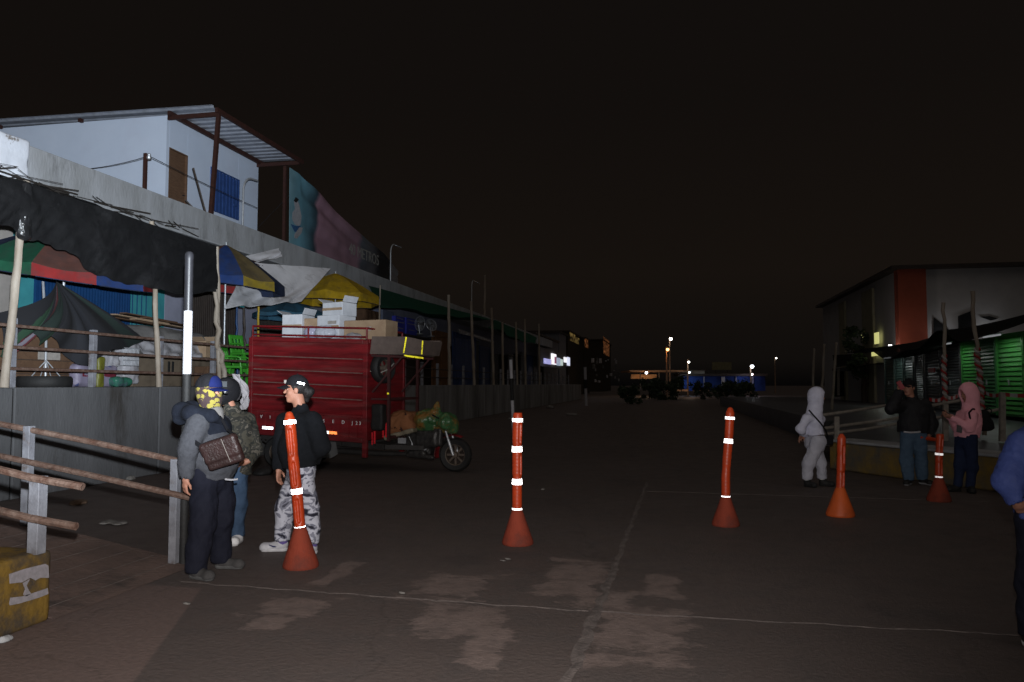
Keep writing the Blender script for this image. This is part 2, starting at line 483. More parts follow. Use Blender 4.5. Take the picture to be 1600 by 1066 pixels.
# ------------------------------------------------------------------ ground
def ground_mat():
    m, nd, ln, b = NT('worn_street')
    tc = nd.new('ShaderNodeTexCoord')
    def tex(scale, det=8, rg=.65, st=(1, 1, 1)):
        mp = nd.new('ShaderNodeMapping'); mp.inputs['Scale'].default_value = st; ln.new(tc.outputs['Object'], mp.inputs[0])
        n = nd.new('ShaderNodeTexNoise'); n.inputs['Scale'].default_value = scale; n.inputs['Detail'].default_value = det; n.inputs['Roughness'].default_value = rg
        ln.new(mp.outputs[0], n.inputs['Vector']); return n.outputs[0]
    def math_(op, a, b_=None, c=None):
        q = nd.new('ShaderNodeMath'); q.operation = op
        for k, v in enumerate((a, b_, c)):
            if v is None: continue
            if isinstance(v, (int, float)): q.inputs[k].default_value = v
            else: ln.new(v, q.inputs[k])
        return q.outputs[0]
    def mix(f, a, c):
        q = nd.new('ShaderNodeMixRGB'); ln.new(f, q.inputs[0]); ln.new(a, q.inputs[1]); q.inputs[2].default_value = rgb(c); return q.outputs[0]
    n1 = tex(.45); n2 = tex(3.2); n3 = tex(28, 5, .6); nfine = tex(140, 3, .6)
    r1 = ramp(nd, [(.3, (.093, .073, .066)), (.7, (.120, .095, .086))]); ln.new(n1, r1.inputs[0]); col = r1.outputs[0]
    d = ramp(nd, [(.48, (0, 0, 0)), (.7, (1, 1, 1))]); ln.new(n2, d.inputs[0]); col = mix(math_('MULTIPLY', d.outputs[0], .55), col, (.066, .056, .054))
    sp = nd.new('ShaderNodeSeparateXYZ'); ln.new(tc.outputs['Object'], sp.inputs[0]); X, Y = sp.outputs[0], sp.outputs[1]
    # worn, paler reddish patches where the topping has come off
    def patch(cx, cy, rx, ry):
        u = math_('DIVIDE', math_('SUBTRACT', X, cx), rx); v = math_('DIVIDE', math_('SUBTRACT', Y, cy), ry)
        # rounded-box distance
        return math_('SUBTRACT', 1.0, math_('MAXIMUM', math_('ABSOLUTE', u), math_('ABSOLUTE', v)))
    acc = None
    for px in PATCHES:
        q = patch(*px); acc = q if acc is None else math_('MAXIMUM', acc, q)
    nn = tex(2.6, 9, .72, (1, 1.6, 1))
    f = math_('ADD', acc, math_('MULTIPLY', math_('SUBTRACT', nn, .52), 2.6))
    pr = ramp(nd, [(.12, (0, 0, 0)), (.24, (.7, .7, .7)), (.42, (1, 1, 1))]); ln.new(f, pr.inputs[0])
    pn = ramp(nd, [(.34, (.3, .3, .3)), (.52, (1, 1, 1))]); ln.new(tex(7, 8, .7), pn.inputs[0])
    col = mix(math_('MULTIPLY', math_('MULTIPLY', pr.outputs[0], pn.outputs[0]), .82), col, (.235, .178, .158))
    # reddish apron at the foot of the left ramp, with a straight edge
    ed = math_('ADD', math_('ADD', X, math_('MULTIPLY', Y, .43)), 1.2 - .0)
    ap = ramp(nd, [(.0, (1, 1, 1)), (.02, (0, 0, 0))]); ln.new(math_('ADD', ed, .01), ap.inputs[0])
    ylim = ramp(nd, [(.0, (1, 1, 1)), (.05, (0, 0, 0))]); ln.new(math_('SUBTRACT', Y, 5.4), ylim.inputs[0])
    col = mix(math_('MULTIPLY', math_('MULTIPLY', ap.outputs[0], ylim.outputs[0]), .75), col, (.185, .130, .114))
    # oil and wet stains
    n5 = tex(.9, 9, .7, (1, .6, 1)); st = ramp(nd, [(.56, (0, 0, 0)), (.68, (1, 1, 1))]); ln.new(n5, st.inputs[0])
    col = mix(math_('MULTIPLY', st.outputs[0], .5), col, (.052, .046, .046))
    g2 = ramp(nd, [(.56, (0, 0, 0)), (.68, (1, 1, 1))]); ln.new(tex(90, 3, .7), g2.inputs[0]); col = mix(math_('MULTIPLY', g2.outputs[0], .4), col, (.17, .15, .14))
    g = ramp(nd, [(.35, (0, 0, 0)), (.75, (1, 1, 1))]); ln.new(n3, g.inputs[0]); col = mix(math_('MULTIPLY', g.outputs[0], .45), col, (.068, .058, .055))
    # fine cracks
    vo = nd.new('ShaderNodeTexVoronoi'); vo.feature = 'DISTANCE_TO_EDGE'; vo.inputs['Scale'].default_value = .42
    dm = nd.new('ShaderNodeVectorMath'); dm.operation = 'MULTIPLY_ADD'
    nv = nd.new('ShaderNodeTexNoise'); nv.inputs['Scale'].default_value = 2.2; nv.inputs['Detail'].default_value = 6; ln.new(tc.outputs['Object'], nv.inputs['Vector'])
    ln.new(nv.outputs[1], dm.inputs[0]); dm.inputs[1].default_value = (.7, .7, .0); ln.new(tc.outputs['Object'], dm.inputs[2]); ln.new(dm.outputs[0], vo.inputs['Vector'])
    cr = ramp(nd, [(.0, (1, 1, 1)), (.006, (0, 0, 0))]); ln.new(vo.outputs[0], cr.inputs[0])
    col = mix(math_('MULTIPLY', cr.outputs[0], .28), col, (.03, .026, .024))
    ln.new(col, b.inputs['Base Color'])
    b.inputs['Specular IOR Level'].default_value = .25
    rr = ramp(nd, [(.4, (.62, .62, .62)), (.7, (.88, .88, .88))]); ln.new(n2, rr.inputs[0]); ln.new(rr.outputs[0], b.inputs['Roughness'])
    bp = nd.new('ShaderNodeBump'); bp.inputs['Strength'].default_value = .8; bp.inputs['Distance'].default_value = .014
    h = math_('ADD', math_('MULTIPLY', n3, .7), math_('MULTIPLY', nfine, .35)); ln.new(h, bp.inputs['Height']); ln.new(bp.outputs[0], b.inputs['Normal'])
    return m
PATCHES = []
for (x0, y0, x1, y1) in ((655, 900, 760, 932), (655, 950, 775, 990), (730, 985, 790, 1035), (855, 878, 940, 925), (890, 925, 990, 950), (935, 955, 1062, 1030), (410, 935, 505, 962), (395, 960, 450, 985), (510, 880, 540, 915), (1010, 900, 1060, 930)):
    a, c = onZ((x0 + x1) / 2, y1), onZ((x0 + x1) / 2, y0)
    l, r_ = onZ(x0, (y0 + y1) / 2), onZ(x1, (y0 + y1) / 2)
    PATCHES.append(((l.x + r_.x) / 2, (a.y + c.y) / 2, abs(r_.x - l.x) * .72, abs(c.y - a.y) * .75))
b = MB(); b.add([(-400, -60, 0), (400, -60, 0), (400, 700, 0), (-400, 700, 0)], [(0, 1, 2, 3)])
tag(b.build('ground', ground_mat(), sharp=None), kind='structure')
# mortar-filled slab joints: low uneven ridges of filler
M['joint'] = mat('joint_filler', (.175, .147, .135), (.095, .08, .075), 9, .9, 0, .4, 50)
jb = MB()
def ridge(p0, p1, wd, n=60, seed=1, amp=.02, h=.006):
    rg = random.Random(seed); p0, p1 = Vector(p0), Vector(p1); s, u, d = basis(p1 - p0)
    rows = []
    for i in range(n + 1):
        c = p0.lerp(p1, i / n) + s * (amp * math.sin(i * .9 + seed) * .5 + rg.uniform(-amp, amp) * .5)
        ww = wd * rg.uniform(.6, 1.35); rows.append([c - s * ww / 2 + Vector((0, 0, .002)), c + Vector((0, 0, h)), c + s * ww / 2 + Vector((0, 0, .002))])
    vs = [p for r in rows for p in r]
    jb.add(vs, [(i * 3 + j, i * 3 + j + 1, i * 3 + j + 4, i * 3 + j + 3) for i in range(n) for j in (0, 1)])
ridge((-.33, 12.5, 0), (-.46, 6.6, 0), .05, 60, 1)
ridge((-.46, 6.6, 0), (-.56, 3.0, 0), .07, 50, 2, .018)
ridge((-3.8, 5.55, 0), (-.55, 5.40, 0), .028, 50, 3)
ridge((-.5, 5.40, 0), (5.5, 5.46, 0), .028, 60, 4)
ridge((-.3, 11.5, 0), (7.0, 11.3, 0), .02, 60, 7)
tag(jb.build('pavement_joints', M['joint'], sharp=None), kind='structure')

# ------------------------------------------------------------------ left loading platform
PX, PZ, KX, SX = -8.75, 1.52, -12.3, -11.5
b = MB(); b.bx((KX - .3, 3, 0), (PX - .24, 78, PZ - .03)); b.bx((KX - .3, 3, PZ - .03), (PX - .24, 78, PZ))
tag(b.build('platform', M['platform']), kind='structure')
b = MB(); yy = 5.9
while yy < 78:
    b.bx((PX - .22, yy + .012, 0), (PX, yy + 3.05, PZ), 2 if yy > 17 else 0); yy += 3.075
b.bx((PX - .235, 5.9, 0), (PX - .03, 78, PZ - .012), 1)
tag(b.build('retaining_wall', [M['concrete'], M['darkin'], mat('brightened_concrete', (.29, .29, .295), (.19, .19, .19), 1.1, .85, 0, .3, 30, stretch=(1, 1, .3), c3=(.09, .085, .08), s3=.5, l3=.46, h3=.66)], bevel=.012), 'stained grey concrete retaining wall under the market platform', 'wall')  # far panels paler: the light missing there is put into the colour

# access ramp in front of the wall (rises away from the street)
b = MB(); b.prism([(-4.02, 4.52, .004), (-10.5, 4.52, 1.15), (-10.5, 4.52, 0)], (0, 1.6, 0))
M['rampm'] = mat('ramp_concrete', (.15, .105, .09), (.10, .074, .066), 2.2, .9, 0, .4, 30, c3=(.045, .04, .038), s3=1.5)
for i in range(9): b.beam((-4.2 - i * .22, 4.6, .0335 + i * .22 * .1769), (-4.2 - i * .22, 6.05, .0335 + i * .22 * .1769), .012, .006, 1)
tag(b.build('ramp', [M['rampm'], M['joint']]), kind='structure')

def railing(name, label, posts, rails, ps, rr, mp, mr, group=None):
    """posts: [(base, top)], rails: [[points]]"""
    r = thing(name, label, 'railing', posts[0][0], 0, group)
    for a, c in posts:
        p = MB(); p.beam(a, c, ps, ps); p.build('post', mp, r, bevel=.004)
    for pts in rails:
        t = MB(); t.tube(pts, rr, 8); t.build('rail', mr, r)
    return r
sl = .172
railing('metal_railing', 'low rusty railing sloping down the left ramp to the man in the grey hoodie', [((-4.18, 6.0, .03), (-4.18, 6.0, .92)), ((-5.68, 6.0, .30), (-5.68, 6.0, 1.19)), ((-7.3, 6.0, .58), (-7.3, 6.0, 1.46))],
        [[(-4.14, 6.0, .90), (-5.0, 6, 1.05), (-6, 6, 1.205), (-9.5, 6, 1.9)], [(-3.98, 5.95, .595), (-5, 5.95, .77), (-6, 5.95, .93), (-9.5, 5.95, 1.56)]], .07, .027, M['postgrey'], M['rust'])
railing('metal_railing', 'short rusty railing with a post standing on the yellow block', [((-4.06, 4.38, .46), (-4.06, 4.38, .965)), ((-5.9, 4.38, .46), (-5.9, 4.38, 1.3))],
        [[(-3.74, 4.40, .90), (-4.06, 4.34, .955), (-5, 4.34, 1.13), (-7, 4.34, 1.48)], [(-3.73, 4.34, .655), (-4.06, 4.32, .70), (-5, 4.32, .87), (-7, 4.32, 1.21)]], .078, .026, M['postgrey'], M['rust'])

# yellow block with white paint mark
M['yellowcurb'] = mat('worn_yellow_paint', (.19, .115, .022), (.11, .07, .022), 2.6, .8, 0, .4, 26, c3=(.05, .042, .036), s3=2.6, l3=.46, h3=.62)
yb = thing('concrete_block', 'worn yellow painted concrete block with a white paint mark on its side', 'block', (-4.9, 3.6, 0))
s = SDF((-1.2, -1.3, -.05), (1.1, 1.1, .6), .022)
s.box((-.1, -.18, .2), (.96, 1.08, .27), .03); s.ripple(.006, 9, 3); s.cut((0, 0, 0), (0, 0, -1))
s.build('block_body', M['yellowcurb'], yb)
mk = MB(); fx = -4.033
def quadx(pts, th=.004): mk.prism([onX(x, y, fx) for x, y in pts], (th, 0, 0))
quadx([(14, 897), (38, 889), (70, 881), (75, 884), (76, 903), (62, 903), (55, 907), (47, 903), (34, 910), (15, 912)])
quadx([(35, 911), (46, 905), (41, 915), (44, 922), (48, 928), (40, 932), (36, 929), (39, 921)])
quadx([(14, 943), (16, 934), (34, 932), (50, 927), (74, 919), (75, 928), (60, 934), (30, 943), (15, 946)])
mk.build('paint_mark', mat('white_mark', (.27, .25, .27), (.20, .19, .20), 30, .85), yb)
# ------------------------------------------------------------------ market building on the left
mk_ = thing('market_building', 'long flat roofed row of market stalls behind the left platform', 'building', (KX, 6, PZ))
b = MB(); b.bx((KX - 6, 4, 0), (KX - .15, 78, 5.3)); b.build('wall', M['lilac'], mk_)
ST = 5.22
b = MB(); b.bx((KX - 14, 11.4, ST), (SX, 78, 5.98)); b.bx((KX - 6, 4, ST), (SX - .35, 11.38, 5.9))
b.build('roof_slab', M['slab'], mk_, bevel=.03)
# whitewashed end of the slab, thicker, with a broken lower edge
s = SDF((SX - .5, 4, 5.0), (SX + .12, 11.9, 6.25), .05)
e = onX(78, 262, SX)
s.box((SX - .2, 4 + (e.y - 4) / 2, 5.62), (.26, (e.y - 4) / 2, .42), .04); s.ripple(.03, 5, 5)
s.build('whitewashed_parapet', M['whitewash'], mk_, local=False)
def kiosk(y0, y1, z1, kind, m, name='shutter'):
    """closed stall front between y0 and y1 on the stall line: corrugated sheet with a frame"""
    b = MB(); x = KX
    if kind == 'wall': b.bx((x - .15, y0, PZ), (x, y1, z1))
    else:
        n = max(4, int((y1 - y0) / .085)); d = (y1 - y0) / n
        for i in range(n):
            ya = y0 + i * d
            b.add([(x - .02, ya, PZ), (x - .02, ya + d * .42, PZ), (x + .025, ya + d * .5, PZ), (x + .025, ya + d * .92, PZ), (x - .02, ya + d, PZ),
                   (x - .02, ya, z1), (x - .02, ya + d * .42, z1), (x + .025, ya + d * .5, z1), (x + .025, ya + d * .92, z1), (x - .02, ya + d, z1)],
                  [(k, k + 1, k + 6, k + 5) for k in range(4)])
        b.bx((x - .12, y0, PZ), (x - .06, y1, z1))
        b.bx((x - .02, y0 - .03, PZ), (x + .06, y0, z1 + .05)); b.bx((x - .02, y1, PZ), (x + .06, y1 + .03, z1 + .05)); b.bx((x - .02, y0, z1), (x + .06, y1, z1 + .05))
    return b.build(name, m, mk_)
def ky(px): return onX(px, 470, KX).y
kiosk(5, ky(17), 4.6, 'wall', M['beige'], 'stall_front'); kiosk(ky(17) + .002, ky(52), 4.9, 'wall', M['teal'], 'stall_front')
kiosk(ky(54), ky(199), 4.3, 'shut', M['blueshut']); kiosk(ky(203), ky(257), 4.6, 'wall', M['teal'], 'stall_front')
kiosk(ky(258), ky(294), 5.2, 'wall', M['lilac'], 'stall_front'); kiosk(ky(297), ky(368), 4.3, 'shut', M['darkbrown'])
kiosk(ky(372), ky(402), 5.2, 'wall', M['lilac'], 'stall_front')
rg = random.Random(11)
M['st_orange'] = mat('dull_orange_panel', (.16, .07, .02), (.11, .05, .016), 4, .7); M['st_navy'] = mat('navy_panel', (.02, .05, .16), (.015, .035, .11), 4, .6); M['st_grey'] = mat('grey_panel', (.1, .1, .105), (.07, .07, .07), 4, .7)
y0 = ky(405)
k = 0
while y0 < 76:
    y1 = min(y0 + rg.uniform(2.2, 3.2), 77)
    kiosk(y0, y1, rg.uniform(3.7, 4.4), 'shut', [M['darkbrown'], M['darkin'], M['st_grey'], M['st_navy'], M['st_grey'], M['darkin']][k % 6]); k += 1
    y0 = y1 + .45
# blue grille beside the teal wall
b = MB()
for i in range(4): b.tube([(KX + .06, ky(199) + .1 + i * .16, PZ), (KX + .06, ky(199) + .1 + i * .16, 4.2)], .012, 6)
for z in (2.2, 3.0, 3.7, 4.2): b.tube([(KX + .06, ky(199) + .1, z), (KX + .06, ky(199) + .6, z)], .012, 6)
b.build('window_grille', M['blueshut'], mk_)
# corrugated rusty awning stub above the second stall
b = MB()
p0, p1 = onX(318, 385, SX + .1), onX(375, 402, SX + .1)
b.grid(lambda u, v: (SX + .05 + v * 1.1, p0.y + .3 + u * 2.2, 5.05 - v * .42 + .03 * math.sin(u * 60)), 60, 4, .01)
b.build('awning_sheet', mat('rusty_sheet', (.10, .04, .03), (.05, .03, .025), 4, .8), mk_)
# dark corrugated eave lip with tangled sticks over the shade net
b = MB(); rg = random.Random(5)
for i in range(70):
    y = rg.uniform(9.5, 15.5); x = SX + rg.uniform(.0, .9); z = 5.28 - (x - SX) * .25
    b.tube([(x, y, z), (x + rg.uniform(-.4, .5), y + rg.uniform(-.9, .9), z + rg.uniform(-.12, .05))], rg.uniform(.004, .011), 5)
b.build('loose_sticks', mat('dark_sticks', (.04, .034, .03), None, 9, .9), mk_)

# ------------------------------------------------------------------ house on the roof
HX, HY0 = -13.5, 18.6
c0 = onX(250, 173, HX); c1 = onX(404, 250, HX); HY1 = c1.y; HT = 9.0
hs = thing('rooftop_house', 'bluish white one room house on the market roof with a corrugated canopy', 'house', (HX, HY0, 5.98))
DY0, DY1 = onX(263, 290, HX).y, onX(292, 290, HX).y; DZ = onX(277, 236, HX).z
WY0, WY1 = onX(329, 300, HX).y, onX(372, 300, HX).y; WZ1, WZ0 = onX(350, 272, HX).z, onX(350, 335, HX).z
b = MB(); W_ = 11.5
b.bx((HX - W_, HY0, 5.985), (HX, HY0 + .16, HT))                                   # gable end facing the street corner
b.bx((HX - W_, HY1 - .16, 5.985), (HX, HY1, HT)); b.bx((HX - W_ - .16, HY0, 5.985), (HX - W_, HY1, HT))
ys = [HY0 + .16, DY0, DY1, WY0, WY1, HY1 - .16]
for i in (0, 2, 4): b.bx((HX - .16, ys[i] - (.012 if i == 0 else 0), 5.985), (HX + (.003 if i == 0 else 0), ys[i + 1], HT - .001))
b.bx((HX - .158, DY0 - .04, DZ), (HX - .002, DY1 + .04, HT - .002)); b.bx((HX - .158, WY0 - .04, 5.985), (HX - .002, WY1 + .04, WZ0)); b.bx((HX - .158, WY0 - .04, WZ1), (HX - .002, WY1 + .04, HT - .002))
b.build('wall', M['housewall'], hs)
dr = MB(); dr.bx((HX - .10, DY0 + .03, 6.0), (HX - .05, DY1 - .03, DZ - .03))
for z in (6.35, 6.75, 7.2): dr.bx((HX - .05, DY0 + .03, z), (HX - .043, DY1 - .03, z + .012))
d = dr.build('door', M['doorwood'], hs)
fr = MB(); fr.bx((HX - .12, DY0, 6.0), (HX + .015, DY0 + .03, DZ)); fr.bx((HX - .12, DY1 - .03, 6.0), (HX + .015, DY1, DZ)); fr.bx((HX - .12, DY0 + .03, DZ - .03), (HX + .015, DY1 - .03, DZ))
fr.build('frame', M['doorwood'], d)
h = MB(); h.tube([(HX - .05, DY1 - .12, 6.95), (HX + .02, DY1 - .12, 6.95), (HX + .02, DY1 - .2, 6.95)], .012, 6); h.build('handle', M['blackmetal'], d)
wi = MB(); n = 16
for i in range(n):
    ya = WY0 + (WY1 - WY0) * i / n; wi.bx((HX - .09 + (i % 2) * .03, ya, WZ0), (HX - .02 + (i % 2) * .03, ya + (WY1 - WY0) / n, WZ1))
wb = wi.build('window', M['bluewin'], hs)
fr = MB()
for a in (WY0 - .03, WY1): fr.bx((HX + .0, a, WZ0 - .03), (HX + .035, a + .03, WZ1 + .03))
for a in (WZ0 - .03, WZ1): fr.bx((HX + .0, WY0, a), (HX + .035, WY1, a + .03))
fr.bx((HX + .012, WY1 - .3, (WZ0 + WZ1) / 2 - .25), (HX + .05, WY1 - .1, (WZ0 + WZ1) / 2 - .2))
fr.build('frame', M['bluewin'], wb)
# corrugated roof
XE = -12.05
def rz(x): return HT + .12 + (-(x - HX)) * .012
b = MB()
def corr(u, v):
    y = HY0 - .12 + u * (HY1 - HY0 + .25); x = XE + v * (HX - W_ - .3 - XE)
    ph = (u * 15) % 1.0
    return (x, y, rz(x) + (.055 if ph < .3 else 0))
b.grid(corr, 150, 6, .006)
b.build('roof', M['zinc'], hs)
for A_, B_, w_, h_ in [((x, HY0 - .1, rz(x) - .09), (x, HY1 + .1, rz(x) - .09), .08, .13) for x in (XE + .12, HX + .12)] + [((HX + .01, y, HT - .06), (XE + .1, y, HT - .06), .07, .12) for y in (HY0 + .04, HY1 - .1)] + [((x, HY0 - .12, HT + .02), (x, HY0 - .003, HT + .02), .09, .1) for x in (-16.2, -18.9)]:
    b = MB(); b.beam(A_, B_, w_, h_); b.build('roof_beam', M['rustred'], hs)
pp = onX(313, 330, XE + .12)
b = MB(); b.beam((XE + .12, pp.y * .35 + HY0 * .65, 5.985), (XE + .12, HY0 + .02, HT - .02), .10, .10); b.build('canopy_post', M['rustred'], hs)

# planks leaning by the post
for (x0, y0, x1, y1, w_, lab) in ((315, 262, 323, 342, .09, 'long grey plank leaning beside the rust red canopy post'), (303, 312, 312, 336, .06, 'short dark stick leaning at the foot of the canopy post')):
    a, c = onX(x0, y0, XE + .1), onX(x1, y1, XE + .1); c.z = 5.985
    a = a + Vector((-.25, 0, 0))
    b = MB(); b.beam(a, c, w_, .035); tag(b.build('leaning_plank', M['darkplank']), lab, 'plank')

# bent pipes on the slab edge
def bent_pipe(xb, yb, xt, yt, xe, ye, lab, r=.028):
    X = SX - .12
    a = onX(xb, yb, X); a.z = 5.985
    t = onX(xt, yt, X); e = onX(xe, ye, X)
    t.y = a.y
    R_ = min(.45, (e.y - a.y) * .7); zt = max(t.z, e.z)
    q = [a, Vector((X, a.y, (a.z + zt) / 2))] + [Vector((X, a.y + R_ * (1 - math.cos(k * math.pi / 16)), zt - R_ + R_ * math.sin(k * math.pi / 16))) for k in range(9)] + [Vector((X, e.y, zt + .03))]
    b = MB(); b.tube(q, r, 8); return tag(b.build('bent_pipe', M['steel']), lab, 'pipe', 'bent pipes along the roof edge')
bent_pipe(379, 365, 382, 290, 402, 284, 'bent steel pipe on the roof edge in front of the white house wall')
bent_pipe(610, 440, 611, 392, 627, 388, 'thin bent pipe on the roof edge at the right end of the torn poster')
bent_pipe(737, 480, 738, 448, 750, 444, 'faint thin bent pipe farthest along the left roof edge')

# insulator post with wires
ip = onX(226, 300, SX - .3); it = onX(228, 240, SX - .3)
r = thing('wire_post', 'short rusty post with an insulator holding two wires on the slab', 'post', (ip.x, ip.y, 5.985))
b = MB(); b.beam((ip.x, ip.y, 5.985), (ip.x, ip.y, it.z), .07, .07); b.build('post', M['rustred'], r)
b = MB(); b.lathe([(.01, 0), (.05, .02), (.06, .06), (.035, .08), (.045, .12), (.02, .15)], (ip.x + .06, ip.y + .04, it.z - .14), n=10); b.build('insulator', M['steel'], r)
def wire(pts, name, lab, r_=.006):
    b = MB(); q = []
    for (a, c, sag) in pts:
        for i in range(9):
            t = i / 8; p = Vector(a).lerp(Vector(c), t); p.z -= sag * 4 * t * (1 - t); q.append(p)
    b.tube(q, r_, 5); return tag(b.build(name, M['blackmetal']), lab, 'wire')
tp = Vector((ip.x + .06, ip.y + .04, it.z - .05))
wire([(tp, onX(402, 325, SX - .1), .03)], 'wire', 'dark wire running from the rusty post past the door and window', .009)
wire([(tp, onY(98, 265, HY0 - .05), .1)], 'wire', 'pair of dark wires running left from the rusty post along the white wall', .009)
wire([(onX(402, 357, -13), onX(452, 305, -12.2), .0)], 'wire', 'thin stay wire slanting up to the torn poster frame', .007)

# ------------------------------------------------------------------ torn poster
BX = -12.1
pr = thing('billboard', 'torn poster of teal and pink sheets sagging on its frame on the roof', 'billboard', (BX, onX(452, 395, BX).y, 5.985))
top = [(453, 262), (468, 272), (476, 283), (500, 305), (525, 331), (550, 355), (575, 377), (600, 396), (622, 424)]
bot = [(452, 392), (470, 396), (490, 400), (510, 404), (530, 409), (550, 414), (575, 420), (600, 427), (622, 433)]
def lerp_list(L, u):
    f = u * (len(L) - 1); i = min(int(f), len(L) - 2); t = f - i
    return L[i][0] + (L[i + 1][0] - L[i][0]) * t, L[i][1] + (L[i + 1][1] - L[i][1]) * t
def poster(u, v):
    a, c = onX(*lerp_list(top, u), BX), onX(*lerp_list(bot, u), BX)
    c = Vector((BX, c.y, 6.0)); p = c.lerp(a, v)
    if u > .14: p.x += (.10 * math.sin(v * 13 + u * 2.5) * (v * .8 + .2) + .05 * math.sin(v * 27 + u * 5) * v + .05 * math.sin(u * 16 + v * 3)) * min(1, (u - .14) * 6) * (1 - .75 * u)
    return p
def poster_mat():
    m, nd, ln, bs = NT('printed_vinyl')
    tc = nd.new('ShaderNodeTexCoord'); sp = nd.new('ShaderNodeSeparateXYZ'); ln.new(tc.outputs['Object'], sp.inputs[0])
    ya, yb = 0.0, onX(622, 433, BX).y - onX(452, 392, BX).y
    mr = nd.new('ShaderNodeMapRange'); mr.inputs['From Min'].default_value = ya; mr.inputs['From Max'].default_value = yb; ln.new(sp.outputs[1], mr.inputs[0])
    n = nd.new('ShaderNodeTexNoise'); n.inputs['Scale'].default_value = 2.0; n.inputs['Detail'].default_value = 5; ln.new(tc.outputs['Object'], n.inputs['Vector'])
    ad = nd.new('ShaderNodeMath'); ad.operation = 'MULTIPLY_ADD'; ad.inputs[1].default_value = .03; ln.new(n.outputs[0], ad.inputs[0]); ln.new(mr.outputs[0], ad.inputs[2])
    r = ramp(nd, [(0, (.20, .36, .42)), (.08, (.13, .30, .38)), (.19, (.03, .06, .08)), (.215, (.30, .17, .22)), (.56, (.27, .16, .20)), (.60, (.09, .1, .12)), (.70, (.10, .10, .11)), (.78, (.012, .012, .014)), (.90, (.014, .014, .014)), (.93, (.15, .14, .14))])
    ln.new(ad.outputs[0], r.inputs[0])
    # vertical change: darker lower teal
    n2 = nd.new('ShaderNodeTexNoise'); n2.inputs['Scale'].default_value = 1.1; ln.new(tc.outputs['Object'], n2.inputs['Vector'])
    r2 = ramp(nd, [(.35, (.75, .75, .75)), (.7, (1.1, 1.1, 1.1))]); ln.new(n2.outputs[0], r2.inputs[0])
    mx = nd.new('ShaderNodeMixRGB'); mx.blend_type = 'MULTIPLY'; mx.inputs[0].default_value = 1; ln.new(r.outputs[0], mx.inputs[1]); ln.new(r2.outputs[0], mx.inputs[2])
    ln.new(mx.outputs[0], bs.inputs['Base Color']); bs.inputs['Roughness'].default_value = .6
    return m
b = MB(); b.grid(poster, 90, 26, .012); b.build('vinyl_sheet', poster_mat(), pr)
b = MB(); a = onX(450, 262, BX); a2 = Vector((BX - .1, a.y, 5.985))
b.beam(a2, (BX - .1, a.y, a.z + .05), .09, .09)
e = onX(600, 400, BX - .1); b.beam((BX - .12, e.y, 5.985), (BX - .12, e.y, e.z), .08, .08)
b.beam((BX - .14, a.y, 6.2), (BX - .14, e.y, 6.2), .07, .07)
b.build('frame', M['rustred'], pr)
# printed plain figure: pale torso and blue shorts, dark hair (printed flat on the teal sheet)
def blob(pts, m, name, dx=.03):
    b = MB(); b.prism([onX(x, y, BX + dx) for x, y in pts], (.004, 0, 0)); b.build(name, m, pr)
blob([(459, 314), (463, 311), (467, 318), (469, 328), (471, 338), (470, 350), (466, 354), (460, 350), (456, 342), (457, 332), (461, 326)], mat('print_pale', (.36, .36, .38), (.26, .27, .30), 14), 'printed_figure')
blob([(454, 350), (461, 353), (469, 353), (472, 359), (465, 363), (460, 362)], mat('print_blue', (.03, .10, .24), (.02, .07, .16), 14), 'printed_shorts', .034)
blob([(460, 366), (468, 355), (473, 356), (471, 364), (464, 373), (460, 372)], mat('print_pale2', (.34, .33, .34), (.22, .22, .24), 14), 'printed_leg', .038)
blob([(459, 314), (462, 308), (467, 312), (463, 317)], M['black'], 'printed_hair', .042)
tx = onX(570, 399, BX + .16)
text('printed_lettering', '40 METROS', .62, (BX + .16, tx.y, tx.z), (0, 1, 0), (0, 0, 1), mat('print_grey', (.30, .29, .27), (.2, .2, .18), 12), pr)

# ------------------------------------------------------------------ platform railing, poles
def rail_pts(z, ya, yb): return [(PX - .1, ya, z), (PX - .1, (ya + yb) / 2, z - .015), (PX - .1, yb, z)]
RW = -8.85
def ry(px): return onX(px, 560, RW).y
ysn = [ry(18), ry(145), ry(250), ry(333)]
railing('platform_railing', 'grey posted rail with three rusty bars on the near wall top', [((RW, y, PZ), (RW, y, PZ + .9 + (.06 if i == 0 else 0))) for i, y in enumerate(ysn)],
        [[(RW + .06, 5.9, PZ + z + .03), (RW + .06, ry(145), PZ + z), (RW + .06, ry(415), PZ + z - .02)] for z in (.25, .545, .84)], .085, .024, M['postgrey'], M['rust'])
ysf = [ry(x) for x in (632, 659, 680, 700, 720, 738, 754, 770, 783, 806, 817, 826, 835, 843)]
ysf = sorted(set(round(ysf[0] + i * 1.95, 2) for i in range(-3, 24)))
railing('platform_railing', 'long pale posted rail with thin dark bars along the far wall top', [((RW, y, PZ), (RW, y, PZ + .86)) for y in ysf],
        [[(RW + .06, ysf[0], PZ + z), (RW + .06, ysf[-1], PZ + z)] for z in (.3, .62)], .10, .018, M['postgrey'], M['darkbrown'])

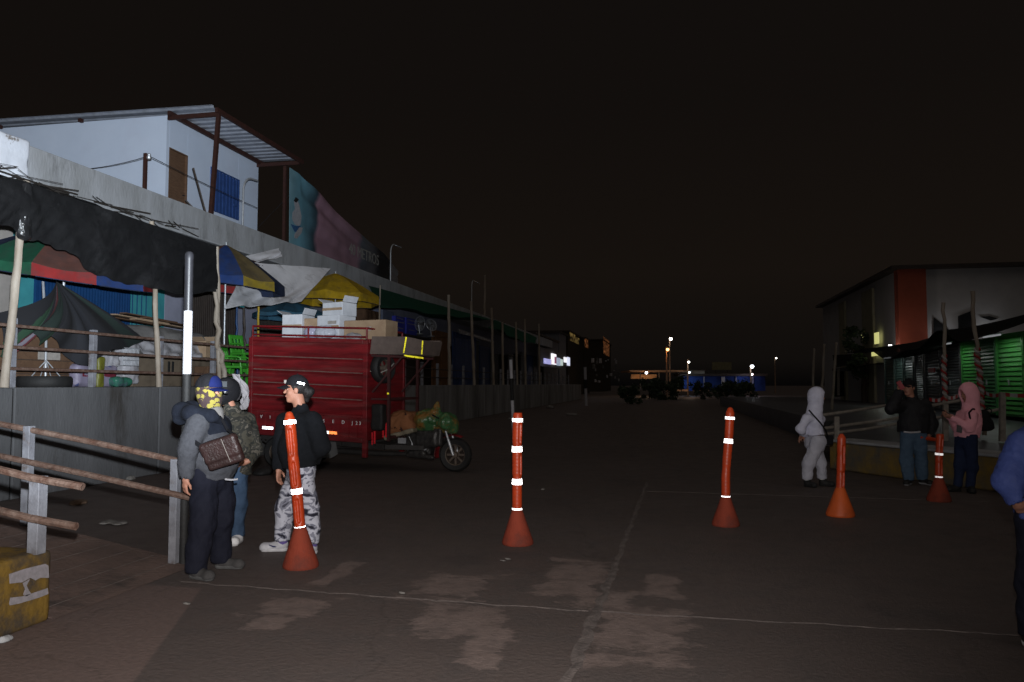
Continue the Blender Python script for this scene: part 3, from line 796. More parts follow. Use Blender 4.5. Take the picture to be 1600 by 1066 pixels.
def pole(xb, yb, xt, yt, X, r, lab, name='bamboo_pole', grp='bamboo poles on the left platform', zb=PZ, m=None, seed=0, bend=.03):
    a = onX(xb, yb, X); a.z = zb; t = onX(xt, yt, X)
    rg = random.Random(seed + xb); pts = []; rs = []
    for i in range(13):
        u = i / 12; p = a.lerp(t, u) + Vector((rg.uniform(-.4, .4), rg.uniform(-1, 1), 0)) * bend * math.sin(u * math.pi)
        pts.append(p); rs.append(r * (1.12 if i % 3 == 0 else 1.0) * (1 - .18 * u))
    b = MB(); b.tube(pts, rs, 9); o = b.build(name, m or M['bamboo'], None); return tag(o, lab, 'pole', grp)
pole(6, 615, 41, 284, RW + .12, .055, 'pale bamboo pole holding the left corner of the black shade net')
pole(248, 612, 237, 346, RW + .1, .045, 'pale bamboo pole poking up through the middle of the black net')
pole(343, 600, 339, 386, RW + .1, .045, 'bamboo pole at the right end of the black shade net')
pole(352, 600, 336, 452, RW + .15, .05, 'crooked bamboo stick leaning beside the pole at the net right end', bend=.12)
for k, (xb, xt, yt, lab) in enumerate(((702, 701, 461, 'tall thin bamboo pole nearest the red trike on the far rail'), (741, 736, 471, 'tall bamboo pole second from the red trike on the far rail'), (771, 768, 481, 'tall bamboo pole third from the red trike on the far rail'),
        (786, 785, 503, 'dim bamboo pole fourth from the red trike on the far rail'), (808, 806, 503, 'dim bamboo pole fifth from the red trike on the far rail'), (821, 820, 498, 'dim bamboo pole sixth from the red trike on the far rail'), (843, 842, 506, 'dimmest bamboo pole farthest along the far rail'))):
    pole(xb, 600, xt, yt, RW + .1, .07, lab, seed=k)
pole(592, 520, 594, 446, -9.6, .03, 'thin pale stick standing beside the yellow umbrella')
pole(757, 475, 758, 430, SX - .6, .07, 'short pale pole standing up from the left roof edge', zb=5.985)

# black and white striped poles
def striped(xb, yb, xt, yt, dep, r, segs, lab):
    """segs: list of (fraction from the bottom, colour key)"""
    g = onZ(xb, yb); t = at(xt, yt, dep)
    r_ = thing('striped_pole', lab, 'pole', g, 0, 'black and white striped poles')
    f0 = 0
    pb = MB(); pb.tube([g + Vector((0, 0, 0)), g.lerp(t, .001)], r * .99, 14)
    for (f1, key) in segs:
        b = MB(); b.tube([g.lerp(t, f0 + (.0005 if f0 else 0)), g.lerp(t, f1)], r * (1.0 if key != 'white' else 1.03), 16)
        b.build({'white': 'white_band', 'black': 'black_band', 'bm': 'black_band'}[key], {'white': M['polewhite'], 'black': M['black'], 'bm': M['blackmetal']}[key], r_); f0 = f1
    cp = MB(); cp.lathe([(0, .03), (r * .7, .022), (r * 1.05, 0), (r * 1.05, -.04)], t, n=14); cp.build('cap', M['blackmetal'], r_)
    return r_
M['polewhite'] = mat('white_pole_paint', (.46, .46, .49), (.40, .40, .43), 8, .5, stretch=(1, 1, .3), c3=(.22, .10, .05), s3=9, l3=.58, h3=.68)
striped(286, 884, 296, 398, 6.75, .036, [(.61, 'black'), (.815, 'white'), (1.0, 'bm')], 'black and white pole standing just behind the man in the grey hoodie')
striped(803, 692, 798, 560, 20.6, .045, [(.25, 'white'), (.5, 'white'), (.76, 'black'), (1, 'white')], 'white and black banded pole behind the second orange post')
striped(916, 634, 914, 573, 55, .10, [(.45, 'white'), (.68, 'black'), (1, 'white')], 'small distant white and black banded pole before the far left stalls')

# ------------------------------------------------------------------ black shade net (roof sheet plus hanging front skirt)
FX = RW + .16
fp = [(-60, 268, 362), (-20, 276, 352), (10, 280, 352), (40, 283, 371), (60, 292, 378), (85, 301, 386), (110, 309, 398), (140, 318, 424), (170, 328, 436), (200, 338, 443), (240, 352, 452), (290, 368, 461), (338, 384, 456)]
fpw = [(onX(x, yt, FX), onX(x, yb, FX)) for x, yt, yb in fp]
def netfn(u, v):
    f = u * (len(fpw) - 1); i = min(int(f), len(fpw) - 2); t = f - i
    T = fpw[i][0].lerp(fpw[i + 1][0], t); B = fpw[i][1].lerp(fpw[i + 1][1], t)
    wv = .022 * math.sin(u * 15 + v * 7) + .014 * math.sin(u * 37 - v * 11) + .006 * math.sin(u * 90 + v * 30)
    if v < .45:
        q = v / .45; K = Vector((SX + .05, T.y, 5.25)); p = K.lerp(T, q); p.z -= .32 * math.sin(q * math.pi) * (.7 + .3 * math.sin(u * 17)); return p + Vector((0, 0, wv * .6))
    q = (v - .45) / .55
    B = B + Vector((0, 0, .014 * math.sin(u * 41) + .012 * math.sin(u * 97 + 1)))
    p = T.lerp(B, q); p.x += .10 * math.sin(q * math.pi) * min(1, (1 - u) * 8) + wv * (.4 + q); return p
nt = MB(); nt.grid(netfn, 96, 44, .008)
tag(nt.build('shade_net', M['net'], sharp=None), 'black shade net sagging over the left stall with a hanging front edge', 'net')
# plastic-wrapped knot where the net is tied to the left pole
s = SDF((-.25, -.25, -.7), (.25, .25, .2), .018); s.cap((0, 0, -.6), (.02, .0, .08), .075, .05, n=(0, 1, 0), f=1.5); s.ripple(.012, 30, 2, (1, 1, .3))
o = s.build('plastic_wrap', mat('shiny_black_plastic', (.02, .02, .022), (.012, .012, .012), 9, .18, 0, .5, 30)); o.matrix_basis = Matrix.Translation(onX(37, 300, FX) + Vector((.03, 0, 0)))
tag(o, 'shiny black plastic tied round the top of the left net pole', 'wrap')
# ------------------------------------------------------------------ parasols
FAB = {}
for k, c in dict(yellow=(.36, .26, .03), dullyellow=(.20, .15, .07), green=(.02, .12, .065), red=(.32, .03, .03), dullred=(.17, .075, .06), blue=(.025, .06, .21), navy=(.03, .045, .10), sky=(.06, .18, .28), bright=(.62, .40, .02)).items():
    c = tuple(x * .68 for x in c)
    FAB[k] = mat('canvas_' + k, c, tuple(x * .72 for x in c), 5, .85, 0, .3, 120, c3=tuple(x * .42 + .02 for x in c), s3=3.2, l3=.47, h3=.7)
def parasol(lab, c, R, zr, za, zb, panels, val=.17, rot=0.0, tilt=(0, 0), pole_m=None):
    """c: (x, y); zr rim height; za apex; zb foot; panels: list of (upper, valance) colours"""
    r_ = thing('market_umbrella', lab, 'umbrella', (c[0], c[1], zb), 0, 'market umbrellas over the left stalls')
    n = len(panels); keys = []
    for u_, v_ in panels:
        for q in (u_, v_):
            if q not in keys: keys.append(q)
    b = MB(); C = Vector((c[0], c[1], 0))
    def P(a, q):
        # a: angle, q 0..1 apex to rim, 1..1+ valance
        k = math.floor(a / (2 * math.pi / n)); f = a / (2 * math.pi / n) - k
        scal = 1 - .07 * math.sin(f * math.pi)           # straight-ish edge between ribs
        if q <= 1:
            rr = R * q * (1 - (1 - (1 - .07 * math.sin(f * math.pi))) * q)
            z = za + (zr - za) * (q ** 1.25) - .05 * math.sin(f * math.pi) * q
        else:
            rr = R * (1 - .07 * math.sin(f * math.pi)) * (1.0 + .01 * (q - 1)); z = zr - .05 * math.sin(f * math.pi) - val * (q - 1) * (1 - .22 * math.sin(f * math.pi)) + .02 * math.sin(a * 23) * 0
        return C + Vector((rr * math.cos(a + rot) , rr * math.sin(a + rot), z + tilt[0] * rr * math.cos(a + rot) + tilt[1] * rr * math.sin(a + rot)))
    m = 8
    for k in range(n):
        a0 = 2 * math.pi * k / n; da = 2 * math.pi / n
        b.grid(lambda u, v: P(a0 + da * min(max(u, 1e-4), .9999), .03 + v * .97), m, 8, .004, keys.index(panels[k][0]))
        b.grid(lambda u, v: P(a0 + da * min(max(u, 1e-4), .9999), 1.0 + v), m, 3, .004, keys.index(panels[k][1]))
        b.tube([P(a0 + da * (i + .5) / m, 2.0) for i in range(m)], .008, 5, len(keys))
    b.build('canopy', [FAB[q] for q in keys] + [FAB['navy']], r_)
    rb = MB()
    for k in range(n):
        a = 2 * math.pi * k / n + .0002
        rb.tube([P(a, .05) - Vector((0, 0, .03)), P(a, .5) - Vector((0, 0, .03)), P(a, 1.0) - Vector((0, 0, .03))], .008, 5)
        rb.tube([P(a, .5) - Vector((0, 0, .03)), C + Vector((0, 0, zr - .1))], .007, 5)
    rb.build('ribs', M['steel'], r_)
    p = MB(); p.tube([C + Vector((0, 0, zb)), C + Vector((0, 0, za + .06))], .022, 10); p.build('pole', pole_m or M['steel'], r_)
    return r_
def ppx(x, y, X): q = onX(x, y, X); return q
a = ppx(100, 432, -10.1)
parasol('faded umbrella of green red blue and yellow panels under the black net', (-10.1, a.y), 1.42, a.z + .16, a.z + .85, PZ,
        [('dullred', 'red'), ('dullyellow', 'yellow'), ('navy', 'navy'), ('dullyellow', 'yellow'), ('navy', 'blue'), ('dullyellow', 'yellow'), ('navy', 'navy'), ('green', 'green'), ('dullred', 'red'), ('navy', 'blue')], .2, RAD(6), (-.17, .03))
a = ppx(352, 452, -9.9)
parasol('tilted umbrella with yellow blue and red panels right of the black net', (-9.9, a.y), 1.3, a.z + .24, a.z + 1.02, PZ,
        [('navy', 'navy'), ('dullyellow', 'navy'), ('navy', 'navy'), ('dullred', 'red'), ('dullred', 'red'), ('dullyellow', 'yellow'), ('navy', 'navy'), ('dullred', 'red'), ('blue', 'blue'), ('dullyellow', 'yellow')], .22, RAD(-6), (-.10, -.03))
a = ppx(524, 464, -9.9)
parasol('yellow eight sided umbrella with a scalloped edge above the red trike', (-9.9, a.y), 1.32, a.z + .05, a.z + .72, PZ, [('bright', 'bright')] * 8, .26, RAD(12), (-.03, -.02))
a = ppx(452, 490, -10.3)
parasol('small sky blue umbrella low behind the yellow umbrella', (-10.3, a.y), 1.0, a.z, a.z + .35, PZ, [('sky', 'sky')] * 8, .12, .3)

# ------------------------------------------------------------------ white tarpaulin
M['tarp'] = mat('grey_white_tarpaulin', (.80, .80, .84), (.70, .70, .73), 2.4, .8, 0, .25, 30, c3=(.26, .25, .25), s3=1.4, l3=.55, h3=.75)
def sheet4(name, lab, cat, A, B_, Cc, D, sag, m, nu=40, nv=30, th=.008, folds=.05, fr=20, par=None, sx=0.0):
    """A back-left, B back-right, C front-right, D front-left"""
    def fn(u, v):
        p = (A.lerp(B_, u)).lerp(D.lerp(Cc, u), v)
        s_ = math.sin(u * math.pi) * math.sin(v * math.pi); p.z -= sag * s_; p.x += sx * math.sin(v * math.pi)
        k = folds * (math.sin(u * fr + v * 4 + math.sin(v * 9)) * .6 + math.sin(u * fr * .45 - v * 7 + 1) * .5) * (.3 + v)
        p.x += k; p.z += k * .5
        return p
    b = MB(); b.grid(fn, nu, nv, th); o = b.build(name, m, par, sharp=None)
    return tag(o, lab, cat) if par is None else o
sheet4('tarpaulin', 'grey white tarpaulin slung between the colourful and the yellow umbrella', 'tarpaulin', onX(384, 410, -10.5), onX(517, 420, -10.0), onX(470, 472, -9.3), onX(352, 482, -9.35), .14, M['tarp'], fr=22, folds=.05)
sheet4('tarpaulin', 'small white flap of plastic thrown over the slab edge above the tarpaulin', 'tarpaulin', onX(370, 404, SX + .12), onX(436, 388, SX + .14), onX(441, 401, SX + .5), onX(392, 413, SX + .6), .05, M['tarp'], 24, 12, .008, .05, 9)
sheet4('green_net', 'green shade net awning hanging from the slab beyond the yellow umbrella', 'net', onX(575, 447, SX + .05), onX(770, 500, SX + .05), onX(752, 499, -9.4), onX(596, 480, -9.4), .35, M['greennet'], 40, 20, .01, .08, 18)
sheet4('green_net', 'darkest green net awning sagging over the far left stalls', 'net', onX(772, 500, SX + .05), onX(838, 527, SX + .05), onX(836, 540, -9.6), onX(764, 512, -9.6), .4, M['greennet'], 30, 14, .01, .1, 18)

# ------------------------------------------------------------------ things on the platform
M['card'] = mat('brown_cardboard', (.12, .07, .042), (.09, .052, .032), 5, .85, 0, .15, 40, c3=(.05, .03, .02), s3=3.5)
M['cardpale'] = mat('pale_cardboard', (.36, .26, .17), (.29, .20, .13), 5, .85, 0, .15, 40)
M['cardgrey'] = mat('dusty_cardboard', (.16, .125, .09), (.12, .095, .07), 4, .9, 0, .15, 30, c3=(.08, .06, .045), s3=2)
M['boxwhite'] = mat('white_carton', (.58, .60, .64), (.48, .50, .54), 6, .7, 0, .1, 30)
M['label'] = mat('white_label', (.34, .31, .28), (.24, .22, .2), 14, .7)
M['wrapw'] = mat('dusty_white_plastic', (.36, .36, .39), (.26, .25, .26), 4, .5, 0, .4, 22, c3=(.22, .2, .18), s3=2.2)
M['sackg'] = mat('grey_sacking', (.20, .19, .185), (.14, .135, .13), 4, .85, 0, .4, 40)
M['lime'] = mat('lime_plastic', (.055, .34, .03), (.045, .27, .025), 4, .45)
M['darkcloth'] = mat('dark_cloth', (.016, .019, .03), (.011, .012, .018), 5, .95, 0, .3, 80)

def carton(name, lab, c, s, rz_, m, flaps=True, labels=(), grp=None, par=None, tape=True):
    """open-flap cardboard box; c is the centre of its base"""
    r_ = thing(name, lab, 'box', c, rz_, grp)
    b = MB(); w_, d_, h_ = s
    b.box((0, 0, h_ / 2), s)
    b.build('carton', m, r_, True, bevel=.012)
    if flaps:
        f = MB()
        f.beam((-w_ / 2, 0, h_ + .005), (-w_ / 2 - .12, 0, h_ + .08), d_ * .94, .006); f.beam((w_ / 2, 0, h_ + .005), (w_ / 2 + .05, .0, h_ + .12), d_ * .94, .006)
        f.build('flap', m, r_, True)
    if tape:
        t = MB(); t.box((0, -d_ / 2 - .003, h_ * .5), (w_ * .98, .004, .05)); t.build('tape', M['cardpale'], r_, True)
    for (lx, lz, lw, lh) in labels:
        t = MB(); t.box((lx, -d_ / 2 - .004, lz), (lw, .005, lh)); t.build('label', M['label'], r_, True)
    return r_
# big cardboard crate wall behind the rail
q = onX(12, 610, -9.75); q2 = onX(120, 610, -9.75)
r_ = thing('cardboard_crate', 'tall brown cardboard crate with pale labels behind the near rail', 'box', (-9.75, (q.y + q2.y) / 2, PZ))
L = q2.y - q.y
b = MB(); b.bx((-10.6, q.y, PZ), (-9.75, q2.y, PZ + 1.0)); b.build('carton', M['card'], r_, bevel=.02)
b = MB(); b.beam((-9.76, q.y + .1, PZ + 1.0), (-9.62, q.y + .1, PZ + .98), .2, .01); b.prism([(-9.74, q.y, PZ + 1.0), (-9.74, q.y + L * .75, PZ + 1.07), (-9.74, q2.y, PZ + .8), (-9.74, q2.y, PZ + .62), (-9.74, q.y, PZ + .62)], (.012, 0, 0)); b.build('flap', M['card'], r_)
b = MB()
for (xa, ya, xb, yb) in ((60, 548, 94, 563), (48, 590, 80, 601)):
    a, c = onX(xa, ya, -9.72), onX(xb, yb, -9.72); b.bx((-9.727, a.y, c.z), (-9.72, c.y, a.z))
b.build('label', M['label'], r_)
b = MB()
for z in (PZ + .2, PZ + .42, PZ + .55): b.bx((-9.749, q.y, z), (-9.735, q2.y, z + .012))
b.build('crease_line', M['darkbrown'], r_)

# folded striped umbrella/tarpaulin draped over a pole, with its tyre foot
M['stripecloth'] = None
def stripe_mat():
    m, nd, ln, bs = NT('striped_cloth')
    tc = nd.new('ShaderNodeTexCoord'); sp = nd.new('ShaderNodeSeparateXYZ'); ln.new(tc.outputs['UV'], sp.inputs[0])
    n = nd.new('ShaderNodeTexNoise'); n.inputs['Scale'].default_value = 7; ln.new(tc.outputs['Object'], n.inputs['Vector'])
    ad = nd.new('ShaderNodeMath'); ad.operation = 'MULTIPLY_ADD'; ad.inputs[1].default_value = .02; ln.new(n.outputs[0], ad.inputs[0]); ln.new(sp.outputs[0], ad.inputs[2])
    B_, G, Rr, Wt, Dg = (.006, .0065, .009), (.012, .04, .02), (.075, .012, .014), (.12, .11, .135), (.006, .015, .012)
    r = ramp(nd, [(0, B_), (.06, G), (.14, B_), (.19, Rr), (.23, Wt), (.265, Rr), (.29, Dg), (.37, G), (.42, B_), (.60, (.009, .01, .014)), (.75, B_), (.86, Dg), (.92, B_)], 'CONSTANT')
    ln.new(ad.outputs[0], r.inputs[0]); ln.new(r.outputs[0], bs.inputs['Base Color']); bs.inputs['Roughness'].default_value = .9; return m
apx = onX(88, 440, -9.7)
outline = [(-8, 490, -9.7), (0, 555, -9.55), (14, 560, -9.5), (30, 545, -9.4), (47, 520, -9.3), (60, 540, -9.3), (78, 525, -9.25), (100, 545, -9.3), (118, 570, -9.3), (140, 572, -9.3), (170, 546, -9.35), (206, 545, -9.5), (222, 532, -9.6), (205, 516, -9.8)]
op = [onX(*o) for o in outline]
def drape(u, v):
    f = u * (len(op) - 1); i = min(int(f), len(op) - 2); t = f - i
    E_ = op[i].lerp(op[i + 1], t)
    p = apx.lerp(E_, v); p.z += .18 * math.sin(v * math.pi) * (-.6 if u > .3 else -.25)
    p.x += (.06 * math.sin(u * 42) + .04 * math.sin(u * 19 + 1)) * v + .25 * math.sin(v * math.pi)
    return p
b = MB(); b.grid(drape, 110, 30, .006)
r_ = thing('folded_umbrella', 'collapsed umbrella of dark cloth with green and red stripes beside the cardboard crate', 'umbrella', (-9.7, apx.y, PZ))
o = b.build('cloth', stripe_mat(), r_, sharp=None)
uv = o.data.uv_layers.new(name='UVMap')
nv_ = 31
def uof(vi):
    vi = vi % (111 * nv_); return (vi // nv_) / 110, (vi % nv_) / 30
for l in o.data.loops: uv.data[l.index].uv = uof(l.vertex_index)
b = MB(); b.tube([(-9.55, onX(71, 600, -9.55).y, PZ), (-9.6, onX(73, 500, -9.6).y, PZ + .75), (-9.95, apx.y, apx.z)], .02, 10)
for a in range(4): b.tube([(-9.55, onX(71, 600, -9.55).y, PZ + .42), (-9.55 + .22 * math.cos(a * 1.57 + .4), onX(71, 600, -9.55).y + .22 * math.sin(a * 1.57 + .4), PZ + .15)], .008, 6)
b.build('pole', M['steel'], r_)
b = MB(); tc_ = Vector((-9.5, onX(69, 610, -9.5).y, PZ))
b.lathe([(.20, .02), (.24, 0), (.36, .0), (.385, .03), (.39, .08), (.385, .14), (.36, .17), (.24, .17), (.20, .15)], tc_, n=32, closed=True)
tag(b.build('tyre', M['black']), 'black tyre lying flat on the wall top round the umbrella foot', 'tyre')

# printed purple-white sacks
def print_mat():
    m, nd, ln, bs = NT('printed_sacks')
    tc = nd.new('ShaderNodeTexCoord'); v = nd.new('ShaderNodeTexVoronoi'); v.distance = 'CHEBYCHEV'; v.inputs['Scale'].default_value = 6; ln.new(tc.outputs['Object'], v.inputs['Vector'])
    r = ramp(nd, [(0, (.20, .18, .25)), (.35, (.24, .22, .29)), (.55, (.13, .016, .03)), (.68, (.18, .16, .22)), (.85, (.06, .07, .17))], 'CONSTANT')
    sp = nd.new('ShaderNodeSeparateColor'); ln.new(v.outputs['Color'], sp.inputs[0]); ln.new(sp.outputs[0], r.inputs[0]); ln.new(r.outputs[0], bs.inputs['Base Color']); bs.inputs['Roughness'].default_value = .55; return m
PM = print_mat()
def sack(lab, x0, y0, x1, y1, X, dep, m, rip=.014, seed=0, name='sack', cat='sack', rd=.09, zb=None, grp=None):
    a, c = onX(x0, y1, X), onX(x1, y0, X); zb_ = a.z if zb is None else zb
    L, H = c.y - a.y, c.z - zb_
    s = SDF((-dep * .7, -L * .65, -.06), (dep * .7, L * .65, H * 1.2), max(.014, L / 55))
    s.box((0, 0, H / 2), (dep / 2, L / 2, H / 2), min(rd, H * .45, dep * .45)); s.ripple(rip, 12, seed); s.cut((0, 0, 0), (0, 0, -1))
    o = s.build(name, m); o.matrix_basis = Matrix.Translation((X - dep / 2, (a.y + c.y) / 2, zb_))
    return tag(o, lab, cat, grp)
sack('printed purple and white sack behind the second rail post', 120, 568, 150, 615, -9.6, .4, PM, seed=1, zb=PZ)
sack('printed purple and red sack between the second rail post and the green bottle bag', 150, 572, 187, 615, -9.55, .4, PM, seed=2, zb=PZ)
sack('white plastic bag slumped on the printed purple sacks', 152, 552, 190, 576, -9.6, .3, M['wrapw'], .02, 3, 'plastic_bag', 'bag')
sack('yellow green plastic bag tucked between the printed purple sacks', 153, 558, 165, 606, -9.42, .12, mat('yellowgreen_plastic', (.14, .14, .02), (.10, .10, .015), 8, .5), .015, 4, 'plastic_bag', 'bag', .03)
sack('crumpled clear bag of green bottles at the foot of the wall rail', 182, 590, 210, 617, -9.4, .35, mat('green_bottle_bag', (.02, .16, .09), (.05, .08, .09), 9, .2, 0, .5, 20), .022, 5, 'plastic_bag', 'bag', zb=PZ)
sack('tall white plastic sheet bundled against the dusty cardboard sheets', 196, 535, 222, 600, -9.75, .3, M['wrapw'], .025, 6, 'plastic_sheet', 'plastic sheet')
# wire rack
c0_, c1_ = onX(191, 571, -9.5), onX(217, 545, -9.5)
r_ = thing('wire_rack', 'small shiny wire rack hanging below the tip of the dark cloth', 'rack', (-9.5, c0_.y, c0_.z)); b = MB(); n = 13
for i in range(n): y = c0_.y + (c1_.y - c0_.y) * i / (n - 1); b.tube([(-9.5, y, c0_.z), (-9.5, y, c1_.z)], .007, 5)
for z in (0, .3, .6, 1): zz = c0_.z + (c1_.z - c0_.z) * z; b.tube([(-9.49, c0_.y, zz), (-9.49, c1_.y, zz)], .006, 5)
for y in (c0_.y, c1_.y): b.tube([(-9.5, y, c0_.z), (-9.75, y, c0_.z), (-9.75, y, c1_.z), (-9.5, y, c1_.z)], .006, 5)
b.build('grid', M['steel'], r_)
# long wrapped bundle and planks on a counter
def counter(lab, x0, x1, yt, X, dep, m):
    a, c = onX(x0, 600, X), onX(x1, 600, X); zt = onX((x0 + x1) / 2, yt, X).z
    r2 = thing('stall_counter', lab, 'counter', (X, (a.y + c.y) / 2, PZ)); b = MB()
    b.bx((X - dep, a.y, PZ + .0), (X, c.y, zt - .05)); b.build('front_panel', m, r2, bevel=.01)
    b = MB(); b.bx((X - dep - .03, a.y - .03, zt - .05), (X + .03, c.y + .03, zt)); b.build('worktop', M['darkplank'], r2)
    return zt
zt = counter('stall counter walled with dusty brown cardboard behind the near rail', 207, 335, 556, -10.0, .9, M['cardgrey'])
s = SDF((-.6, -1.95, -.1), (.6, 1.95, .75), .024)
s.cap((0, -1.5, .30), (0, 1.5, .26), .27, .26, n=(0, 0, 1), f=1.12); s.cap((-.1, -1.3, .4), (-.05, .6, .38), .2, .2); s.ripple(.022, 8, 8, (1.5, .6, 1.2)); s.cut((0, 0, 0), (0, 0, -1))
ym = (onX(185, 520, -10.45).y + onX(330, 520, -10.45).y) / 2
o = s.build('wrapped_bundle', M['sackg']); o.matrix_basis = Matrix.Translation((-10.45, ym, zt)); tag(o, 'long bundle wrapped in grey sacking on the stall counter', 'bundle')
sheet4('plastic_sheet', 'dusty white plastic sheet hanging over the counter below the grey bundle', 'plastic sheet', Vector((-10.12, onX(205, 530, -10).y, zt + .33)), Vector((-10.12, onX(322, 530, -10).y, zt + .28)), onX(315, 560, -9.93), onX(228, 556, -9.93), 0, M['wrapw'], 36, 14, .006, .035, 30)
for k in range(5):
    y_ = onX(160 + k * 14, 497, -10.9).y; b = MB()
    zz = onX(205, 499, -10.9).z
    b.beam((-10.9 + k * .03, y_, zz + .05 * (k % 3)), (-10.9 + k * .02, y_ + 1.7, zz + .05 * (k % 3) - .06), .16, .022)
    tag(b.build('loose_plank', M['cardpale'] if k % 2 else M['card']), 'loose wooden plank lying across the top of the grey bundle behind the rail', 'plank', 'planks lying on the grey bundle')
s = SDF((-.4, -.9, -.06), (.4, .9, .5), .03); s.box((0, 0, .1), (.3, .8, .2), .1); s.ripple(.02, 8, 31); s.cut((0, 0, 0), (0, 0, -1))
o = s.build('sack', M['sackg']); o.matrix_basis = Matrix.Translation((-10.9, onX(205, 497, -10.9).y, zt + .26)); tag(o, 'low grey sack lying under the loose planks behind the bundle', 'sack')
carton('cardboard_box', 'brown cardboard box on the right end of the stall counter', (-10.15, onX(318, 545, -10.1).y, zt), (.45, .5, .36), RAD(90), M['cardpale'])
carton('cardboard_box', 'squashed brown box standing below the counter beside the bamboo poles', (-9.6, onX(326, 600, -9.6).y, PZ), (.5, .35, .42), RAD(84), M['card'], False)
# slippers / tools hung on the cardboard
b = MB()
for x_ in (264, 270): a = onX(x_, 575, -9.97); b.box((-9.97, a.y, a.z), (.02, .05, .26))
tag(b.build('hanging_tool', M['black']), 'thin dark tool hung on the dusty cardboard counter', 'tool')
# lime green stacking chairs
def chair(lab, x, X, z, rot, grp='lime green plastic chairs'):
    r2 = thing('plastic_chair', lab, 'chair', (X, onX(x, 590, X).y, z), rot, grp)
    s = SDF((-.32, -.32, .3), (.32, .34, .56), .016); s.box((0, 0, .43), (.23, .23, .03), .02); s.build('seat', M['lime'], r2)
    s = SDF((-.32, .12, .38), (.32, .42, .95), .016); s.box((0, .25, .65), (.22, .022, .24), .02, R=np.array([[1, 0, 0], [0, .98, .2], [0, -.2, .98]]))
    for q in (-.1, 0, .1): s.box((q, .25, .66), (.02, .1, .13), .01, op='sub')
    s.build('backrest', M['lime'], r2)
    for sx in (-1, 1):
        for sy in (-1, 1):
            b = MB(); b.beam((sx * .2, sy * .2, .42), (sx * .25, sy * .25, 0), .05, .04); b.build('leg', M['lime'], r2, True)
        b = MB(); b.tube([(sx * .24, -.2, .43), (sx * .26, -.2, .62), (sx * .27, -.12, .66), (sx * .26, .2, .66)], .022, 8); b.build('armrest', M['lime'], r2, True)
    return r2
chair('lime green plastic chair standing on the left platform behind the helmeted person', 368, -9.5, PZ + .0, RAD(100))
chair('lime green plastic chair stacked highest against the red trike', 381, -9.7, PZ + .32, RAD(75))
chair('lime green plastic chair farthest back, under the highest lime chair', 384, -9.9, PZ + .02, RAD(80))
# hanging sign with purple advert
sg = onX(372, 470, -9.9)
r_ = thing('hanging_sign', 'small purple and white advert card hanging under the tilted umbrella', 'sign', (sg.x, sg.y, sg.z - .25))
b = MB(); a, c = onX(365, 458, -9.9), onX(381, 481, -9.9); b.bx((-9.91, a.y, c.z), (-9.89, c.y, a.z)); b.build('card', mat('purple_card', (.10, .03, .25), (.08, .02, .2), 6, .5), r_)
b = MB(); b.bx((-9.888, a.y, a.z - .03), (-9.884, c.y, a.z + .0)); b.bx((-9.888, a.y + .02, a.z - .12), (-9.884, c.y - .04, a.z - .09)); b.bx((-9.888, a.y + .02, a.z - .16), (-9.884, c.y - .12, a.z - .135)); b.build('print_line', M['white'], r_)
b = MB(); b.bx((-9.888, a.y, c.z), (-9.884, c.y, c.z + .06)); b.build('teal_band', M['teal'], r_)
b = MB(); b.tube([(-9.9, (a.y + c.y) / 2, a.z), (-9.9, (a.y + c.y) / 2, a.z + .3)], .006, 5); b.build('cord', M['blackmetal'], r_)
pole(383, 600, 381, 470, -9.95, .035, 'dark pole holding the tarpaulin beside the purple advert card', m=M['darkbrown'], grp=None)
pole(371, 600, 370, 470, -10.6, .03, 'thin blue pole behind the purple advert card', m=M['blueshut'], grp=None)
pole(404, 600, 404, 476, -10.6, .03, 'thin yellow pole behind the front of the trike cartons', m=M['yellowp'], grp=None)
pole(541, 560, 541, 462, -9.4, .045, 'pale thick post before the yellow umbrella', m=M['darkplank'], grp=None)
# low dark clutter under the dark stall right of the chairs, blue cartons, fans
cz = counter('dark stall counter behind the top of the red trike', 560, 690, 520, -10.4, 1.0, M['darkbrown'])
M['bluecarton'] = mat('blue_printed_carton', (.04, .05, .42), (.03, .04, .34), 5, .5)
for (x0, x1, y0, y1, lab) in ((618, 633, 491, 512, 'dark blue carton on the stall counter, the one nearer the yellow umbrella'), (635, 652, 494, 515, 'dark blue carton on the stall counter, the one beside the fans')):
    X = -10.35; a, c = onX(x0, y1, X), onX(x1, y0, X)
    r2 = thing('blue_carton', lab, 'box', (X, a.y, cz), 0, 'blue cartons on the dark counter'); b = MB(); b.bx((X - .5, a.y, cz), (X, c.y, cz + (c.z - a.z))); b.build('carton', M['bluecarton'], r2, bevel=.01)
    b = MB(); z0, z1 = cz, cz + (c.z - a.z)
    for f, l0, l1 in ((.85, .1, .8), (.62, .1, .9), (.25, .2, .8)): b.bx((X + .003, a.y + (c.y - a.y) * l0, z0 + (z1 - z0) * f), (X + .006, a.y + (c.y - a.y) * l1, z0 + (z1 - z0) * f + .03))
    b.build('print_line', M['label'], r2)
sack('blue grey carton stacked behind the dark blue cartons', 598, 488, 616, 506, -10.5, .4, mat('bluegrey', (.14, .16, .24), (.1, .12, .18), 5, .7), .003, 12, 'cardboard_box', 'box', .015, zb=cz)
sack('brown woven sack slumped on the dark counter beneath the yellow umbrella', 570, 488, 596, 505, -10.5, .4, M['card'], .02, 13, zb=cz)
